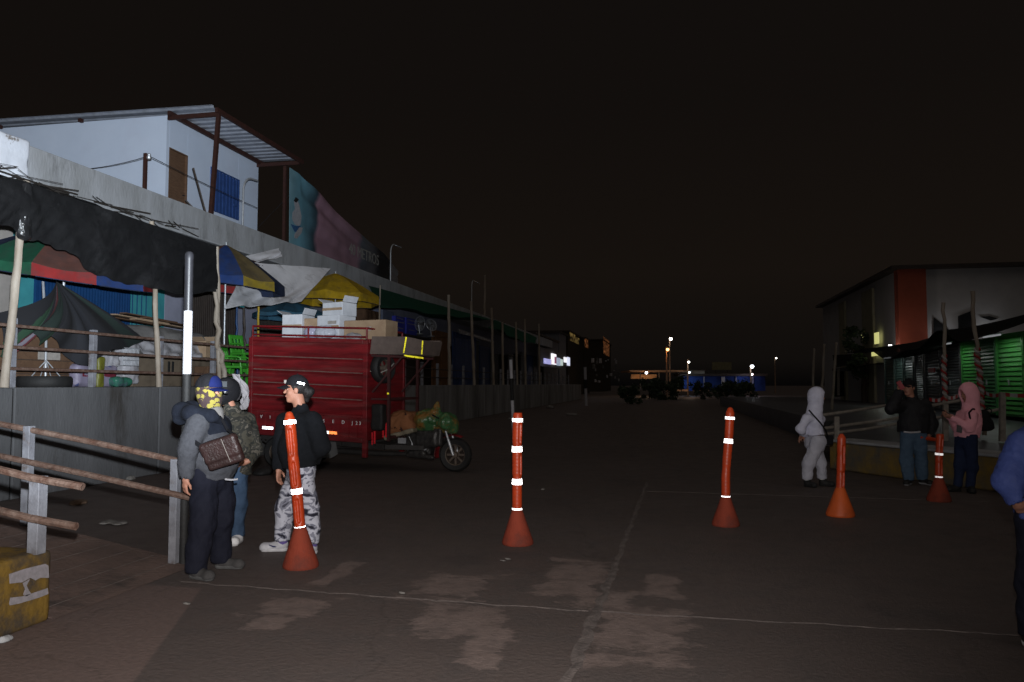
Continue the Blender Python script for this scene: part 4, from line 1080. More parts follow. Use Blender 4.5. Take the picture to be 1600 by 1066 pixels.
def fan(lab, x, y, X, R, yaw, tilt):
    q = onX(x, y, X); r2 = thing('pedestal_fan', lab, 'fan', (q.x, q.y, cz), 0, 'pedestal fans on the stall counter')
    d = Vector((math.cos(yaw) * math.cos(tilt), math.sin(yaw) * math.cos(tilt), math.sin(tilt))); s_, u_, _ = basis(d)
    b = MB(); b.tube([(q.x, q.y, cz), q - d * .08], .018, 8); b.lathe([(0, .03), (.14, .02), (.16, 0)], (q.x, q.y, cz), n=16); b.build('stand', M['steel'], r2)
    b = MB(); ring = lambda rr, off: [q + d * off + (s_ * math.cos(t) + u_ * math.sin(t)) * rr for t in [2 * math.pi * i / 24 for i in range(25)]]
    b.tube(ring(R, 0), .012, 6)
    for k in range(1, 5): b.tube(ring(R * k / 5, .05 * (1 - (k / 5) ** 2)), .004, 4)
    for k in range(28):
        t = 2 * math.pi * k / 28; e = s_ * math.cos(t) + u_ * math.sin(t)
        b.tube([q + d * .05 + e * .04, q + d * .04 + e * R * .6, q + e * R], .004, 4); b.tube([q - d * .07 + e * .05, q + e * R], .004, 4)
    b.build('cage', M['steel'], r2)
    b = MB()
    for k in range(3):
        t = 2 * math.pi * k / 3; e = s_ * math.cos(t) + u_ * math.sin(t); g = s_ * -math.sin(t) + u_ * math.cos(t)
        b.prism([q + e * .03 - g * .03, q + e * R * .85 - g * .10, q + e * R * .88 + g * .06, q + e * .03 + g * .03], d * .01)
    b.lathe([(.001, .03), (.05, .02), (.055, -.08), (.04, -.1)], q, d, 14); b.build('blade', M['darkbrown'], r2)
fan('wire caged fan facing the street behind the trike cab roof', 674, 508, -9.9, .27, RAD(-35), RAD(18))
fan('wire caged fan turned edge on left of the other fan', 656, 506, -9.9, .30, RAD(60), 0)
# panels seen under the far awning: orange-brown, blue and a pale strip
def panel(lab, x0, x1, y0, X, m, zb=PZ):
    a, c = onX(x0, y0, X), onX(x1, y0, X); b = MB(); n = max(3, int((c.y - a.y) / .4)); d = (c.y - a.y) / n
    for i in range(n): b.bx((X - .05, a.y + i * d, zb), (X + (.012 if i % 2 else 0), a.y + i * d + d, a.z))
    for z in (zb + .3, a.z - .25): b.bx((X + .014, a.y, z), (X + .05, c.y, z + .05))
    tag(b.build('folding_screen', m), lab, 'screen')
panel('dull orange panelled screen behind the far rail beside the trike', 676, 703, 515, -10.0, M['st_orange'])
panel('dark blue panelled screen behind the far rail between bamboo poles', 708, 744, 518, -10.2, M['st_navy'])
sheet4('tarpaulin', 'narrow pale strip of tarpaulin hanging behind the bamboo poles', 'tarpaulin', onX(716, 514, -10.0), onX(772, 533, -9.9), onX(772, 537, -9.9), onX(718, 521, -10.0), .05, M['wrapw'], 20, 4, .01, .03, 9)

# ------------------------------------------------------------------ red cargo trike
TR = thing('cargo_trike', 'red three wheeled cargo trike with a ribbed box and roof rack', 'trike')
fw0 = onZ(712, 737); ang = math.atan2(.155, -.987) - math.pi
TR.matrix_basis = Matrix.Translation(fw0) @ Matrix.Rotation(ang, 4, 'Z')
T4 = wm(TR)
M['trikered'] = mat('dusty_shaded_red_paint', (.205, .010, .014), (.10, .006, .008), 3.2, .5, .0, .25, 14, stretch=(.35, .35, 3.2), lo=.38, hi=.62, c3=(.125, .045, .04), s3=2.0, l3=.54, h3=.78)  # streaks mix dust with the ribs' light and dark, put into the colour
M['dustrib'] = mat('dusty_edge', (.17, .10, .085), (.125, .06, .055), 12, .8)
M['triketray'] = mat('dusty_brown_sheet', (.15, .115, .10), (.11, .085, .075), 6, .85, 0, .2)
TT = math.tan(RAD(2.4))
X0, X1, W2, ZB, ZTOP = -3.98, -1.43, .66, .56, 2.33
def tz(x, z): return z + (X1 - x) * TT            # nose-down tilt of the box
bd = MB()
def side(y, sgn):
    # ribbed upper side: flat strips with raised ledges, and a stake panel below
    bands = [(.98, 1.27), (1.27, 1.51), (1.51, 1.75), (1.75, 2.0), (2.0, ZTOP)]
    for i, (za, zb_) in enumerate(bands):
        o0, o1 = (.0, .05)
        P = [(X0, y, tz(X0, za)), (X1, y, tz(X1, za)), (X1, y + sgn * o1, tz(X1, za + .09)), (X0, y + sgn * o1, tz(X0, za + .09)),
             (X0, y + sgn * o1, tz(X0, zb_ - .05)), (X1, y + sgn * o1, tz(X1, zb_ - .05)), (X1, y, tz(X1, zb_)), (X0, y, tz(X0, zb_))]
        bd.add(P, [(0, 1, 2, 3), (3, 2, 5, 4), (4, 5, 6, 7)])
    n = 14; d = (X1 - X0) / n
    for i in range(n):
        xa = X0 + i * d; k = sgn * .03
        bd.add([(xa, y, tz(xa, ZB)), (xa + d * .25, y, tz(xa + d * .25, ZB)), (xa + d * .32, y + k, tz(xa + d * .32, ZB)), (xa + d * .93, y + k, tz(xa + d * .93, ZB)), (xa + d, y, tz(xa + d, ZB)),
                (xa, y, tz(xa, .98)), (xa + d * .25, y, tz(xa + d * .25, .98)), (xa + d * .32, y + k, tz(xa + d * .32, .98)), (xa + d * .93, y + k, tz(xa + d * .93, .98)), (xa + d, y, tz(xa + d, .98))],
               [(j, j + 1, j + 6, j + 5) for j in range(4)])
side(-W2, -1); side(W2, 1)
for x in (X0, X1):
    s_ = -1 if x == X0 else 1
    bd.add([(x, -W2, tz(x, ZB)), (x, W2, tz(x, ZB)), (x, W2, tz(x, ZTOP)), (x, -W2, tz(x, ZTOP))], [(0, 1, 2, 3)])
for z in (ZB, ZTOP): bd.add([(X0, -W2, tz(X0, z)), (X1, -W2, tz(X1, z)), (X1, W2, tz(X1, z)), (X0, W2, tz(X0, z))], [(0, 1, 2, 3)])
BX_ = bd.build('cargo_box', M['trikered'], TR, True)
fr = MB()
for y in (-W2 - .02, W2 + .02):
    for x in (X0 + .02, X1 - .03):
        fr.beam((x, y, tz(x, ZB - (.30 if x > -2 else .02))), (x, y, tz(x, ZTOP + .02)), .09, .07, up=Vector((0, 1, 0)))
    for z in (ZTOP, ZB): fr.beam((X0 + .07, y, tz(X0, z)), (X1 - .08, y, tz(X1, z)), .07, .08)
    fr.beam((X0 + .07, y * 1.0 + (-.0), tz(X0, .98)), (X1 - .08, y, tz(X1, .98)), .09, .035)
for x in (X0, X1): fr.beam((x, -W2, tz(x, ZTOP + .01)), (x, W2, tz(x, ZTOP + .01)), .06, .07)
fr.build('box_frame', M['trikered'], TR, True, bevel=.006)
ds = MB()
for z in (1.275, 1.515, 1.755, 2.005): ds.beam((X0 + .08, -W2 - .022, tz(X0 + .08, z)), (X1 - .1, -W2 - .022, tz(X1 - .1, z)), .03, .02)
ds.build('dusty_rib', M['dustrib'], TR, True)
rf = MB()
rf_segs = [(415, 432, 'w'), (504, 518, 'w'), (518, 531, 'o')]
M['retw'] = retro('white_reflector', (.9, .9, .92)); M['reto'] = retro('orange_reflector', (.95, .24, .06), gain=.7); M['retred'] = retro('red_reflector', (.45, .012, .02), gain=.08); M['rety'] = retro('yellow_reflector', (.62, .55, .02), gain=.3)
def near_x(px):    # x along the box's near side for a photo column
    best = min((abs(((wm(TR) @ Vector((x, -W2, .7))) - EYE).dot(RGT) / ((wm(TR) @ Vector((x, -W2, .7))) - EYE).dot(FWD) * F + 800 - px), x) for x in [X0 + i * .01 for i in range(256)])
    return best[1]
for a, c, k in rf_segs:
    xa, xb = near_x(a), near_x(c); r2 = MB(); r2.beam((xa, -W2 - .062, tz(xa, .66)), (xb, -W2 - .062, tz(xb, .66)), .006, .05)
    r2.build('reflective_strip', M['retw'] if k == 'w' else M['reto'], TR, True)
d3 = (wm(TR).to_3x3() @ Vector((1, 0, 0)))
for ch, px in (('V', 412), ('I', 425.5), ('S', 509), ('E', 523.5), ('D', 539), ('J', 553), ('2', 560), ('3', 565)):
    x = near_x(px); p = wm(TR) @ Vector((x, -W2 - .036, tz(x, .86)))
    text('painted_letter', ch, .085, p, d3, (0, 0, 1), M['white'], TR)
# roof rack
rk = MB()
for y in (-W2, W2):
    for x in (X0 + .02, (X0 + X1) / 2, X1 - .03): rk.tube([(x, y, tz(x, ZTOP + .04)), (x, y, tz(x, ZTOP + .24))], .018, 8)
    for h in (.08, .24): rk.tube([(X0 + .02, y, tz(X0, ZTOP + h)), (X1 - .03, y, tz(X1, ZTOP + h))], .018, 8)
for x in (X0 + .02, X1 - .03): rk.tube([(x, -W2, tz(x, ZTOP + .24)), (x, W2, tz(x, ZTOP + .24))], .018, 8)
rk.build('roof_rack', M['trikered'], TR, True)
# cab roof tray
tr = MB(); xr0, xr1 = -1.38, -.74; zl, zh = 2.12, 2.42
def wallq(P, th=.012):
    tr.prism(P, Vector(th)); 
tr.prism([(xr0 - .04, -.62, zl), (xr1, -.62, zl - .02), (xr1 + .10, -.70, zh - .02), (xr0 + .05, -.70, zh)], (0, .012, 0))
tr.prism([(xr0 - .04, .62, zl), (xr1, .62, zl - .02), (xr1 + .10, .70, zh - .02), (xr0 + .05, .70, zh)], (0, -.012, 0))
tr.prism([(xr0 - .04, -.62, zl), (xr0 - .04, .62, zl), (xr0 + .05, .7, zh), (xr0 + .05, -.7, zh)], (.012, 0, 0))
tr.prism([(xr0 - .04, -.62, zl), (xr1, -.62, zl - .02), (xr1, .62, zl - .02), (xr0 - .04, .62, zl)], (0, 0, -.012))
CT = tr.build('cab_roof', M['triketray'], TR, True)
fp_ = MB(); fp_.prism([(xr1 + .10, -.705, zh - .02), (xr1 + .27, -.40, zh - .07), (xr1 + .23, -.36, zl - .03), (xr1 + .01, -.63, zl - .02)], (-.006, .012, 0)); fp_.prism([(xr1 + .27, -.40, zh - .07), (xr1 + .27, .40, zh - .07), (xr1 + .23, .36, zl - .03), (xr1 + .23, -.36, zl - .03)], (-.012, 0, 0)); fp_.prism([(xr1 + .27, .40, zh - .07), (xr1 + .10, .705, zh - .02), (xr1 + .01, .63, zl - .02), (xr1 + .23, .36, zl - .03)], (-.006, -.012, 0))
fp_.build('front_panel', M['triketray'], CT, False) if False else fp_.build('front_panel', M['triketray'], TR, True)
yl = MB(); yl.beam((xr1 + .105, -.715, zh - .03), (xr1 + .015, -.64, zl), .02, .012); yl.beam((xr1 + .275, -.415, zh - .08), (xr1 + .235, -.375, zl - .02), .02, .012)
yl.beam((xr1 + .03, -.65, zl - .05), (xr1 + .28, -.40, zl - .09), .012, .03); yl.build('yellow_trim', M['rety'], TR, True)
cf = MB()
for y in (-.55, .55):
    cf.beam((-1.06, y, .55), (-1.06, y, zl - .02), .05, .05, up=Vector((0, 1, 0))); cf.beam((-1.40, y, 1.42), (xr1 - .05, y, zl - .06), .035, .03)
    cf.beam((-1.42, y, zl - .04), (xr1 + .02, y, zl - .07), .04, .04)
    cf.beam((-1.42, y, 1.3), (-1.06, y, 1.3), .035, .035)
cf.beam((-1.06, -.55, .62), (-1.06, .55, .62), .05, .05); cf.beam((-1.06, -.55, 1.3), (-1.06, .55, 1.3), .05, .05)
cf.build('cab_frame', mat('dull_red_steel', (.06, .012, .012), (.035, .01, .01), 8, .7), TR, True)
# spare wheel on the front wall of the box
def wheel(name, c, ax, R, rt, par, rimm, spokes=6, rw=.62):
    b = MB(); b.lathe([(R - rt * 1.5, -rt * .75), (R - rt * .5, -rt), (R - .012, -rt * .72), (R, -rt * .3), (R, rt * .3), (R - .012, rt * .72), (R - rt * .5, rt), (R - rt * 1.5, rt * .75)], c, ax, 36, closed=True)
    wq = b.build(name, M['black'], par, True)
    b = MB(); ri = R - rt * 1.4; b.lathe([(ri + .012, -rt * .7), (ri - .02, -rt * .55), (ri - .03, 0), (ri - .02, rt * .55), (ri + .012, rt * .7), (ri - .006, 0)], c, ax, 32, closed=True)
    s_, u_, d_ = basis(ax); c = Vector(c)
    for k in range(spokes):
        t = 2 * math.pi * k / spokes; e = s_ * math.cos(t) + u_ * math.sin(t); b.beam(c + e * .03, c + e * (ri - .01), .035, .02, up=d_)
    b.lathe([(.001, -rt * .9), (.045, -rt * .8), (.05, 0), (.045, rt * .8), (.001, rt * .9)], c, ax, 16); b.build('rim', rimm, wq, False) if False else b.build('rim', rimm, wq, True)
    return wq
M['rimtan'] = mat('dirty_rim', (.13, .10, .078), (.085, .066, .053), 9, .6, .2)
wheel('spare_wheel', (-1.30, -.35, 1.86), (1, -.25, 0), .28, .085, TR, M['rimtan'], 5)
b = MB(); b.tube([(-1.42, -.6, 1.80), (-1.30, -.5, 1.76), (-1.18, -.35, 1.84), (-1.16, -.2, 1.95)], .01, 6); b.build('tie_rope', M['label'], TR, True)
# chassis, rear axle and wheels
ch = MB()
for y in (-.42, .42):
    ch.beam((X0 + .1, y, tz(X0, .46)), (-1.2, y, .44), .08, .10); ch.beam((-1.2, y, .44), (-.55, y * .4, .42), .07, .08)
for x in (-3.7, -2.9, -2.1, -1.4): ch.beam((x, -.5, .48), (x, .5, .48), .06, .06)
ch.tube([(-3.35, -.62, .32), (-3.35, .62, .32)], .045, 10); ch.lathe([(.02, -.14), (.12, -.1), (.14, 0), (.12, .1), (.02, .14)], (-3.35, 0, .32), (0, 1, 0), 16)
for y in (-.45, .45): ch.tube([(-3.85, y, .5), (-3.6, y, .38), (-3.35, y, .36), (-3.1, y, .38), (-2.85, y, .5)], .025, 6)
ch.tube([(-3.2, 0, .34), (-1.0, 0, .42)], .03, 8); ch.tube([(-.75, -.16, .30), (-1.5, -.24, .30), (-2.3, -.3, .33)], [.035, .05, .055], 10)
ch.build('chassis', mat('greasy_steel', (.034, .031, .03), (.02, .019, .018), 7, .7, .2), TR, True)
for y in (-.62, .62): wheel('wheel', (-3.35, y, .30), (0, 1, 0), .30, .085, TR, M['rimtan'], 5)
fl = MB(); fl.prism([(-2.75, -.64, .52), (-2.1, -.64, .52), (-2.05, -.64, .3), (-2.2, -.64, .22), (-2.65, -.64, .25)], (0, .01, 0)); fl.build('mud_flap', mat('grey_flap', (.12, .12, .12), (.07, .07, .07), 4, .9), TR, True)
# front end
FWq = wheel('wheel', (0, 0, .30), (-.10, 1, 0), .30, .075, TR, M['rimtan'], 8)
b = MB()
for y in (-.11, .11): b.tube([(0, y, .30), (-.10, y, .58)], .026, 10); b.tube([(-.10, y, .58), (-.22, y * .9, .92)], .02, 10)
b.build('fork', M['steel'], TR, True)
b = MB(); b.grid(lambda u, v: (-.0 + (.345 + .02 * math.cos((v - .5) * 3)) * math.cos(RAD(62 + u * 130)) - .03, (v - .5) * .17, .30 + (.345 + .02 * math.cos((v - .5) * 3)) * math.sin(RAD(62 + u * 130))), 22, 6, .006); b.build('fender', M['trikered'], TR, True)
b = MB(); b.tube([(-.22, 0, .80), (-.5, 0, .86), (-.95, 0, .62)], .04, 10); b.tube([(-.24, 0, .62), (-.42, 0, .40), (-.95, 0, .34)], .03, 10); b.tube([(-.95, 0, .34), (-1.1, 0, .62)], .03, 8)
b.tube([(-.30, -.34, 1.02), (-.26, -.2, .96), (-.22, 0, .94), (-.26, .2, .96), (-.30, .34, 1.02)], .014, 8); b.build('front_frame', M['blackmetal'], TR, True)
s = SDF((-1.1, -.34, .15), (-.12, .34, .98), .016)
s.box((-.62, 0, .42), (.18, .15, .14), .05); s.cap((-.50, 0, .44), (-.38, 0, .56), .09, .075); s.box((-.56, 0, .74), (.26, .12, .10), .08); s.cap((-.8, -.2, .32), (-.55, -.2, .32), .06); s.box((-.78, 0, .55), (.16, .17, .13), .04); s.box((-.52, -.1, .58), (.22, .09, .16), .06); s.box((-.30, 0, .62), (.09, .17, .17), .05); s.cap((-.86, -.2, .28), (-.36, -.22, .26), .045); s.ripple(.006, 26, 2); s.ripple(.003, 70, 3)
s.build('engine', mat('oily_engine', (.022, .021, .021), (.05, .047, .045), 16, .45, .3), TR)
b = MB(); b.tube([(-.5, -.17, .4), (-.7, -.21, .32), (-.78, -.2, .34), (-.8, -.16, .5)], .012, 8); b.tube([(-.85, -.18, .62), (-.78, -.19, .5), (-.74, -.19, .36)], .007, 6); b.box((-.98, -.2, .54), (.16, .02, .10)); b.build('engine_detail', M['steel'], TR, True)
b = MB()
for q in (-.06, .0): b.box((-1.17 + q, -.45, .74), (.03, .012, .26))
b.box((-1.28, -.66, .62), (.03, .012, .22)); b.box((-1.33, -.66, .6), (.02, .012, .22)); b.build('red_reflector', M['retred'], TR, True)
b = MB(); b.box((-1.06, -.585, 1.40), (.03, .015, .03)); b.build('yellow_marker', M['rety'], TR, True)
s = SDF((-1.5, -.7, .6), (-1.0, -.2, 1.3), .016); s.box((-1.30, -.48, .97), (.12, .1, .24), .04); s.ripple(.008, 14, 4); s.build('black_bag', M['black'], TR)
# covered seat: flopped cushion wrapped in orange-brown cloth
s = SDF((-1.45, -.45, .45), (-.65, .4, 1.25), .016)
R_ = np.array(Matrix.Rotation(RAD(-14), 3, 'Y'))
s.box((-1.02, -.08, .84), (.27, .22, .19), .11, R=R_); s.ell((-1.06, -.1, 1.0), (.17, .18, .09), .05); s.ripple(.016, 11, 9); s.ripple(.006, 36, 29)
st = s.build('seat', camo('stained_orange_cloth', [(0, (.18, .07, .03)), (.40, (.24, .10, .045)), (.60, (.045, .02, .016)), (.70, (.20, .085, .04))], 4.2), TR)
s = SDF((-1.5, -.5, .4), (-.6, .45, 1.0), .016); s.box((-1.0, -.08, .66), (.31, .25, .045), .03, R=np.array(Matrix.Rotation(RAD(-16), 3, 'Y'))); s.ripple(.012, 14, 19); s.build('seat_plastic', mat('murky_plastic', (.26, .23, .17), (.17, .15, .11), 8, .3, 0, .3), TR)
# green plastic bag over the handlebar
s = SDF((-.95, -.5, .6), (.15, .5, 1.4), .016)
s.ell((-.56, -.05, .93), (.24, .24, .16), .07); s.ell((-.16, -.02, .88), (.20, .24, .17), .08); s.cap((-.42, -.02, 1.0), (-.36, -.05, 1.12), .17, .09, .10); s.cap((-.62, -.06, .80), (-.02, -.03, .76), .12, .09, .06); s.cap((-.36, -.05, 1.12), (-.33, -.06, 1.24), .05, .03, .05); s.ripple(.020, 11, 12); s.ripple(.012, 30, 13); s.ripple(.005, 75, 14)
gb = s._fin('plastic_bag', mat('green_plastic', (.05, .14, .055), (.035, .10, .04), 4, .28, 0, .5, 26, c3=(.20, .10, .025), s3=2.6, l3=.50, h3=.60), None, True)
gb.matrix_basis = wm(TR).copy(); tag(gb, 'big green plastic bag of orange goods over the trike handlebar', 'bag')

# goods on the trike roof
def roof_box(lab, name, x, y, s_, rz_, m, flaps, z=0, grp='cartons on the trike roof', **kw):
    p = wm(TR) @ Vector((x, y, tz(x, ZTOP + .045) + z)); return carton(name, lab, p, s_, ang + rz_, m, flaps, grp=grp, **kw)
roof_box('open white carton on the rear of the trike roof', 'cardboard_box', near_x(445), -.25, (.42, .5, .44), .12, M['boxwhite'], True)
roof_box('pale brown carton between the white cartons on the trike roof', 'cardboard_box', near_x(468), -.15, (.28, .45, .38), .12, M['cardpale'], False)
roof_box('larger white carton in the middle of the trike roof', 'cardboard_box', near_x(503), -.2, (.52, .5, .44), -.1, M['boxwhite'], False, labels=((.1, .3, .2, .06),))
o = roof_box('white carton with an open lid perched on top of the others', 'cardboard_box', near_x(494), .1, (.50, .42, .26), -.15, M['boxwhite'], True, .455)
roof_box('long brown carton with a strip of tape at the front of the trike roof', 'cardboard_box', near_x(556), -.15, (.86, .5, .36), .04, M['cardpale'], False, labels=((.1, .2, .09, .07),))
for (px, ln_, lab, sd) in ((478, .26, 'lavender plastic bag squeezed behind the trike rack rail', 3), (500, .34, 'crumpled clear plastic bag at the foot of the larger white carton', 4)):
    s = SDF((-.3, -.25, -.05), (.3, .25, .35), .014); s.ell((0, 0, .1), (ln_ * .6, .14, .13), .02); s.ripple(.022, 16, sd); s.cut((0, 0, 0), (0, 0, -1))
    o = s.build('plastic_bag', mat('lavender_plastic' if sd == 3 else 'clear_plastic', (.42, .42, .55) if sd == 3 else (.5, .53, .6), None, 6, .25, 0, .5, 25)); x = near_x(px)
    o.matrix_basis = wm(TR) @ Matrix.Translation((x, -.51, tz(x, ZTOP + .045))); tag(o, lab, 'bag')
s = SDF((-.25, -.25, -.05), (.25, .25, .2), .014); s.ell((0, 0, .05), (.18, .12, .07), .02); s.ripple(.02, 18, 7); o = s.build('plastic_bag', M['wrapw']); x = near_x(545); o.matrix_basis = wm(TR) @ Matrix.Translation((x, -.5, tz(x, ZTOP + .03))); tag(o, 'small grey crumpled bag under the long brown carton', 'bag')
# ------------------------------------------------------------------ orange delineator posts on cones
M['orange'] = mat('orange_plastic', (.52, .055, .012), (.42, .043, .010), 6, .40, 0, .12, 40, c3=(.16, .035, .018), s3=5, l3=.54, h3=.74)
M['orangecone'] = mat('dusty_orange_rubber', (.25, .046, .025), (.19, .036, .021), 5, .8, 0, .3, 60, c3=(.10, .034, .026), s3=3.5, l3=.5, h3=.72)
M['band'] = retro('white_reflective_band', (.95, .95, .97))
def bollard(lab, base, spine, bands, coneR, coneH, r, slots, cone=None, tube_m=None, top='dome', bend_at=None):
    """spine: list of (photo x, photo y) from the cone top upward, on the plane of the base depth"""
    g = onZ(*base); dep = (g - EYE).dot(FWD)
    t = thing('traffic_post', lab, 'post', g, 0, 'orange posts across the street')
    P = [at(x, y, dep) - g for x, y in spine]
    H = P[-1].z
    b = MB(); tp = P[0]; k = Vector((tp.x, tp.y, 0)) * .0
    prof = [(coneR * .96, 0), (coneR, .012), (coneR * .99, .03), (r * 1.12, coneH), (r * .9, coneH + .012), (0, coneH + .012)]
    b.lathe(prof, (0, 0, 0), (0, 0, 1), 36)
    for i, v in enumerate(b.v):
        f = max(0, min(1, v[2] / max(coneH, .01))); b.v[i] = (v[0] + tp.x * f, v[1] + tp.y * f, v[2])
    b.build('cone_base', cone or M['orangecone'], t, True)
    # spine sampling
    L = [0]
    for i in range(len(P) - 1): L.append(L[-1] + (P[i + 1] - P[i]).length)
    def S(u):
        d = u * L[-1]
        for i in range(len(P) - 1):
            if d <= L[i + 1] + 1e-9: f = (d - L[i]) / (L[i + 1] - L[i]); return P[i].lerp(P[i + 1], f)
        return P[-1]
    lo = np.min([list(p) for p in P], 0) - .12; hi = np.max([list(p) for p in P], 0) + .12
    s = SDF(lo, hi, .0075)
    N = 26; rad = lambda u: r * (1.0 - .10 * max(0, math.cos(u * 3 * 2 * math.pi)) ** 6 + .02)
    q = [S(i / N) for i in range(N + 1)]; q[0] = q[0] - Vector((0, 0, .03))
    s.path(q, [rad(i / N) * (1 if i < N or top == 'flat' else .8) for i in range(N + 1)], .004)
    if top == 'flat': s.cut(P[-1], (0, 0, 1)); 
    for (u0, u1, az) in slots:
        A, B_ = S(u0), S(u1); d = -FWD.copy() * math.cos(az) + RGT * math.sin(az); w_ = RGT * math.cos(az) + FWD * math.sin(az)
        s.cap(A + d * r * .92, B_ + d * r * .92, .015, .015, .003, op='sub')
    s.build('post_tube', tube_m or M['orange'], t)
    for (u, h, n) in bands:
        for j in range(n):
            uu = u + (j - (n - 1) / 2) * h / L[-1] * 1.12
            p = S(uu); d = (S(min(uu + .02, 1)) - S(max(uu - .02, 0))).normalized()
            b = MB(); R = rad(uu) + .004; b.lathe([(R - .012, -h / 2), (R - .002, -h / 2), (R, -h * .4), (R, h * .4), (R - .002, h / 2), (R - .012, h / 2)], p, d, 28, closed=True)
            b.build('reflective_band', M['band'], t, True)
    return t
bollard('nearest orange post leaning left before the woman in the black cap', (470, 886), [(469, 828), (464, 770), (458, 715), (452, 649)], [(.94, .035, 1), (.335, .022, 2), (.02, .025, 1)], .152, .335, .046, [(.66, .87, .15), (.40, .58, .15), (.08, .26, .15)])
bollard('upright orange post alone in the middle of the road with four white bands', (809, 850), [(808, 799), (808, 740), (808, 690), (809, 645)], [(.925, .035, 1), (.63, .026, 2), (.30, .026, 2), (.02, .028, 1)], .155, .33, .047, [(.70, .88, .7), (.38, .56, .9)], top='flat')
bollard('orange post bending right in the road before the pale hooded woman', (1134, 821), [(1134, 779), (1134, 745), (1136, 715), (1139, 680), (1141, 641)], [(.91, .03, 1), (.65, .024, 2), (.02, .025, 1)], .152, .31, .047, [(.4, .6, 1.1)])
M['orangevivid'] = mat('bright_orange_rubber', (.56, .095, .016), (.46, .078, .014), 5, .55, 0, .1, c3=(.3, .06, .02), s3=3)
bollard('bare orange post without white bands on the bright cone left of the yellow kerb', (1313, 806), [(1313, 768), (1314, 730), (1315, 682)], [], .165, .33, .047, [(.52, .82, .3), (.1, .34, .3)], M['orangevivid'])
bollard('short orange post farthest right in front of the black jacket man', (1467, 783), [(1467, 747), (1467, 715), (1469, 678)], [(.54, .03, 1), (.02, .03, 1)], .152, .31, .045, [(.62, .88, .4), (.1, .4, .4)], M['orangecone'], top='flat')

# ------------------------------------------------------------------ right hand side
M['wetfloor'] = mat('worn_shiny_floor', (.09, .09, .10), (.06, .06, .065), 1.6, .42, 0, .25, 18, c3=(.04, .04, .04), s3=.8, l3=.5, h3=.7)
RZ = .62
A_, B2 = onZ(1296, 733), onZ(1600, 775)
dirv = (B2 - A_).normalized(); back = Vector((-dirv.y, dirv.x, 0))
if back.y < 0: back = -back
K1 = A_; K2 = A_ + dirv * 9.0
M['kerby'] = mat('faded_yellow_kerb', (.235, .15, .035), (.17, .11, .03), 2.4, .85, 0, .3, 26, c3=(.10, .09, .075), s3=1.2, l3=.45, h3=.62)
kw = thing('kerb_wall', 'low faded yellow kerb wall behind the people on the right', 'wall', K1)
b = MB(); b.prism([K1, K2, K2 + back * .55, K1 + back * .55], (0, 0, .5)); b.build('kerb_body', M['kerby'], kw, bevel=.03)
b = MB(); b.prism([K1 - back * .012 + Vector((0, 0, .5)), K2 - back * .012 + Vector((0, 0, .5)), K2 + back * .56 + Vector((0, 0, .5)), K1 + back * .56 + Vector((0, 0, .5))], (0, 0, .05)); b.build('coping', M['slab'], kw, bevel=.015)
# platform and ramp behind the kerb wall
b = MB(); KXr = 9.8
e0 = K1 + back * .56
b.add([tuple(K1 + back * .56 + Vector((0, 0, .30))), tuple(K2 + back * .56 + Vector((0, 0, .30))), (24, 14, RZ), (24, 60, RZ), (4.2, 60, RZ), (4.2, 21, RZ), (3.0, 17.5, .32)], [(0, 1, 2, 3, 4, 5, 6)])
b.prism([(3.9, 20.5, 0), (4.2, 21, 0), (4.2, 60, 0), (3.9, 60, 0)], (0, 0, RZ + .02))
tag(b.build('right_platform', M['wetfloor'], fix=True, sharp=None), kind='structure')

# ramp rails
def rrail(lab, pts_px, deps, posts):
    r_ = thing('metal_railing', lab, 'railing', at(*pts_px[0][0], deps[0]))
    for pp_ in pts_px:
        q = [at(x, y, d) for (x, y), d in zip(pp_, deps)]
        t = MB(); t.tube(q, .03, 8); t.build('rail', M['railpale'], r_)
    for (x, y0_, y1_, d) in posts:
        t = MB(); t.beam(at(x, y1_, d), at(x, y0_, d), .09, .09); t.build('post', M['railpale'], r_)
M['railpale'] = mat('pale_rail', (.30, .27, .23), (.18, .16, .14), 8, .7, 0, .3)
rrail('pale rail of the right ramp just right of the pale hooded woman', [[(1284, 649), (1340, 641), (1388, 633), (1420, 628)], [(1284, 670), (1340, 662), (1400, 654), (1460, 644)], [(1284, 679), (1350, 671), (1410, 661), (1470, 652)]], [15.2, 15.6, 16.2, 16.8], [(1307, 651, 686, 15.3)])
rrail('pale rail of the right ramp just left of the pink hooded woman', [[(1440, 636), (1466, 632), (1500, 626)], [(1526, 646), (1550, 642), (1566, 639)]], [15, 15, 15], [(1477, 632, 700, 15), (1566, 613, 690, 14.2)])
# red and white wrapped poles
def tapepole(xb, yb, xt, yt, dep, r, f0, f1, lab):
    a, t = at(xb, yb, dep), at(xt, yt, dep); r_ = thing('taped_pole', lab, 'pole', a, 0, 'bamboo poles wrapped in red and white tape')
    rg = random.Random(xb); pts = [a.lerp(t, i / 16) + Vector((rg.uniform(-.02, .02), 0, 0)) for i in range(17)]
    b = MB(); b.tube(pts, [r * (1.1 if i % 4 == 0 else 1) for i in range(17)], 10); b.build('bamboo', M['bamboo'], r_)
    bw, br = MB(), MB(); n = 150; s_, u_, d_ = basis(t - a); s1, s2 = [], []
    for sgn, bb in ((0, bw), (math.pi, br)):
        q = []
        for i in range(n + 1):
            f = f0 + (f1 - f0) * i / n; an = i * .30 + sgn; fi = f * 16; k = min(int(fi), 15); c = pts[k].lerp(pts[k + 1], fi - k)
            q.append(c + (s_ * math.cos(an) + u_ * math.sin(an)) * (r * 1.06))
        bb.tube(q, r * .62, 6)
    br.build('red_tape', M['tapered'], r_); bw.build('white_tape', M['tapewhite'], r_)
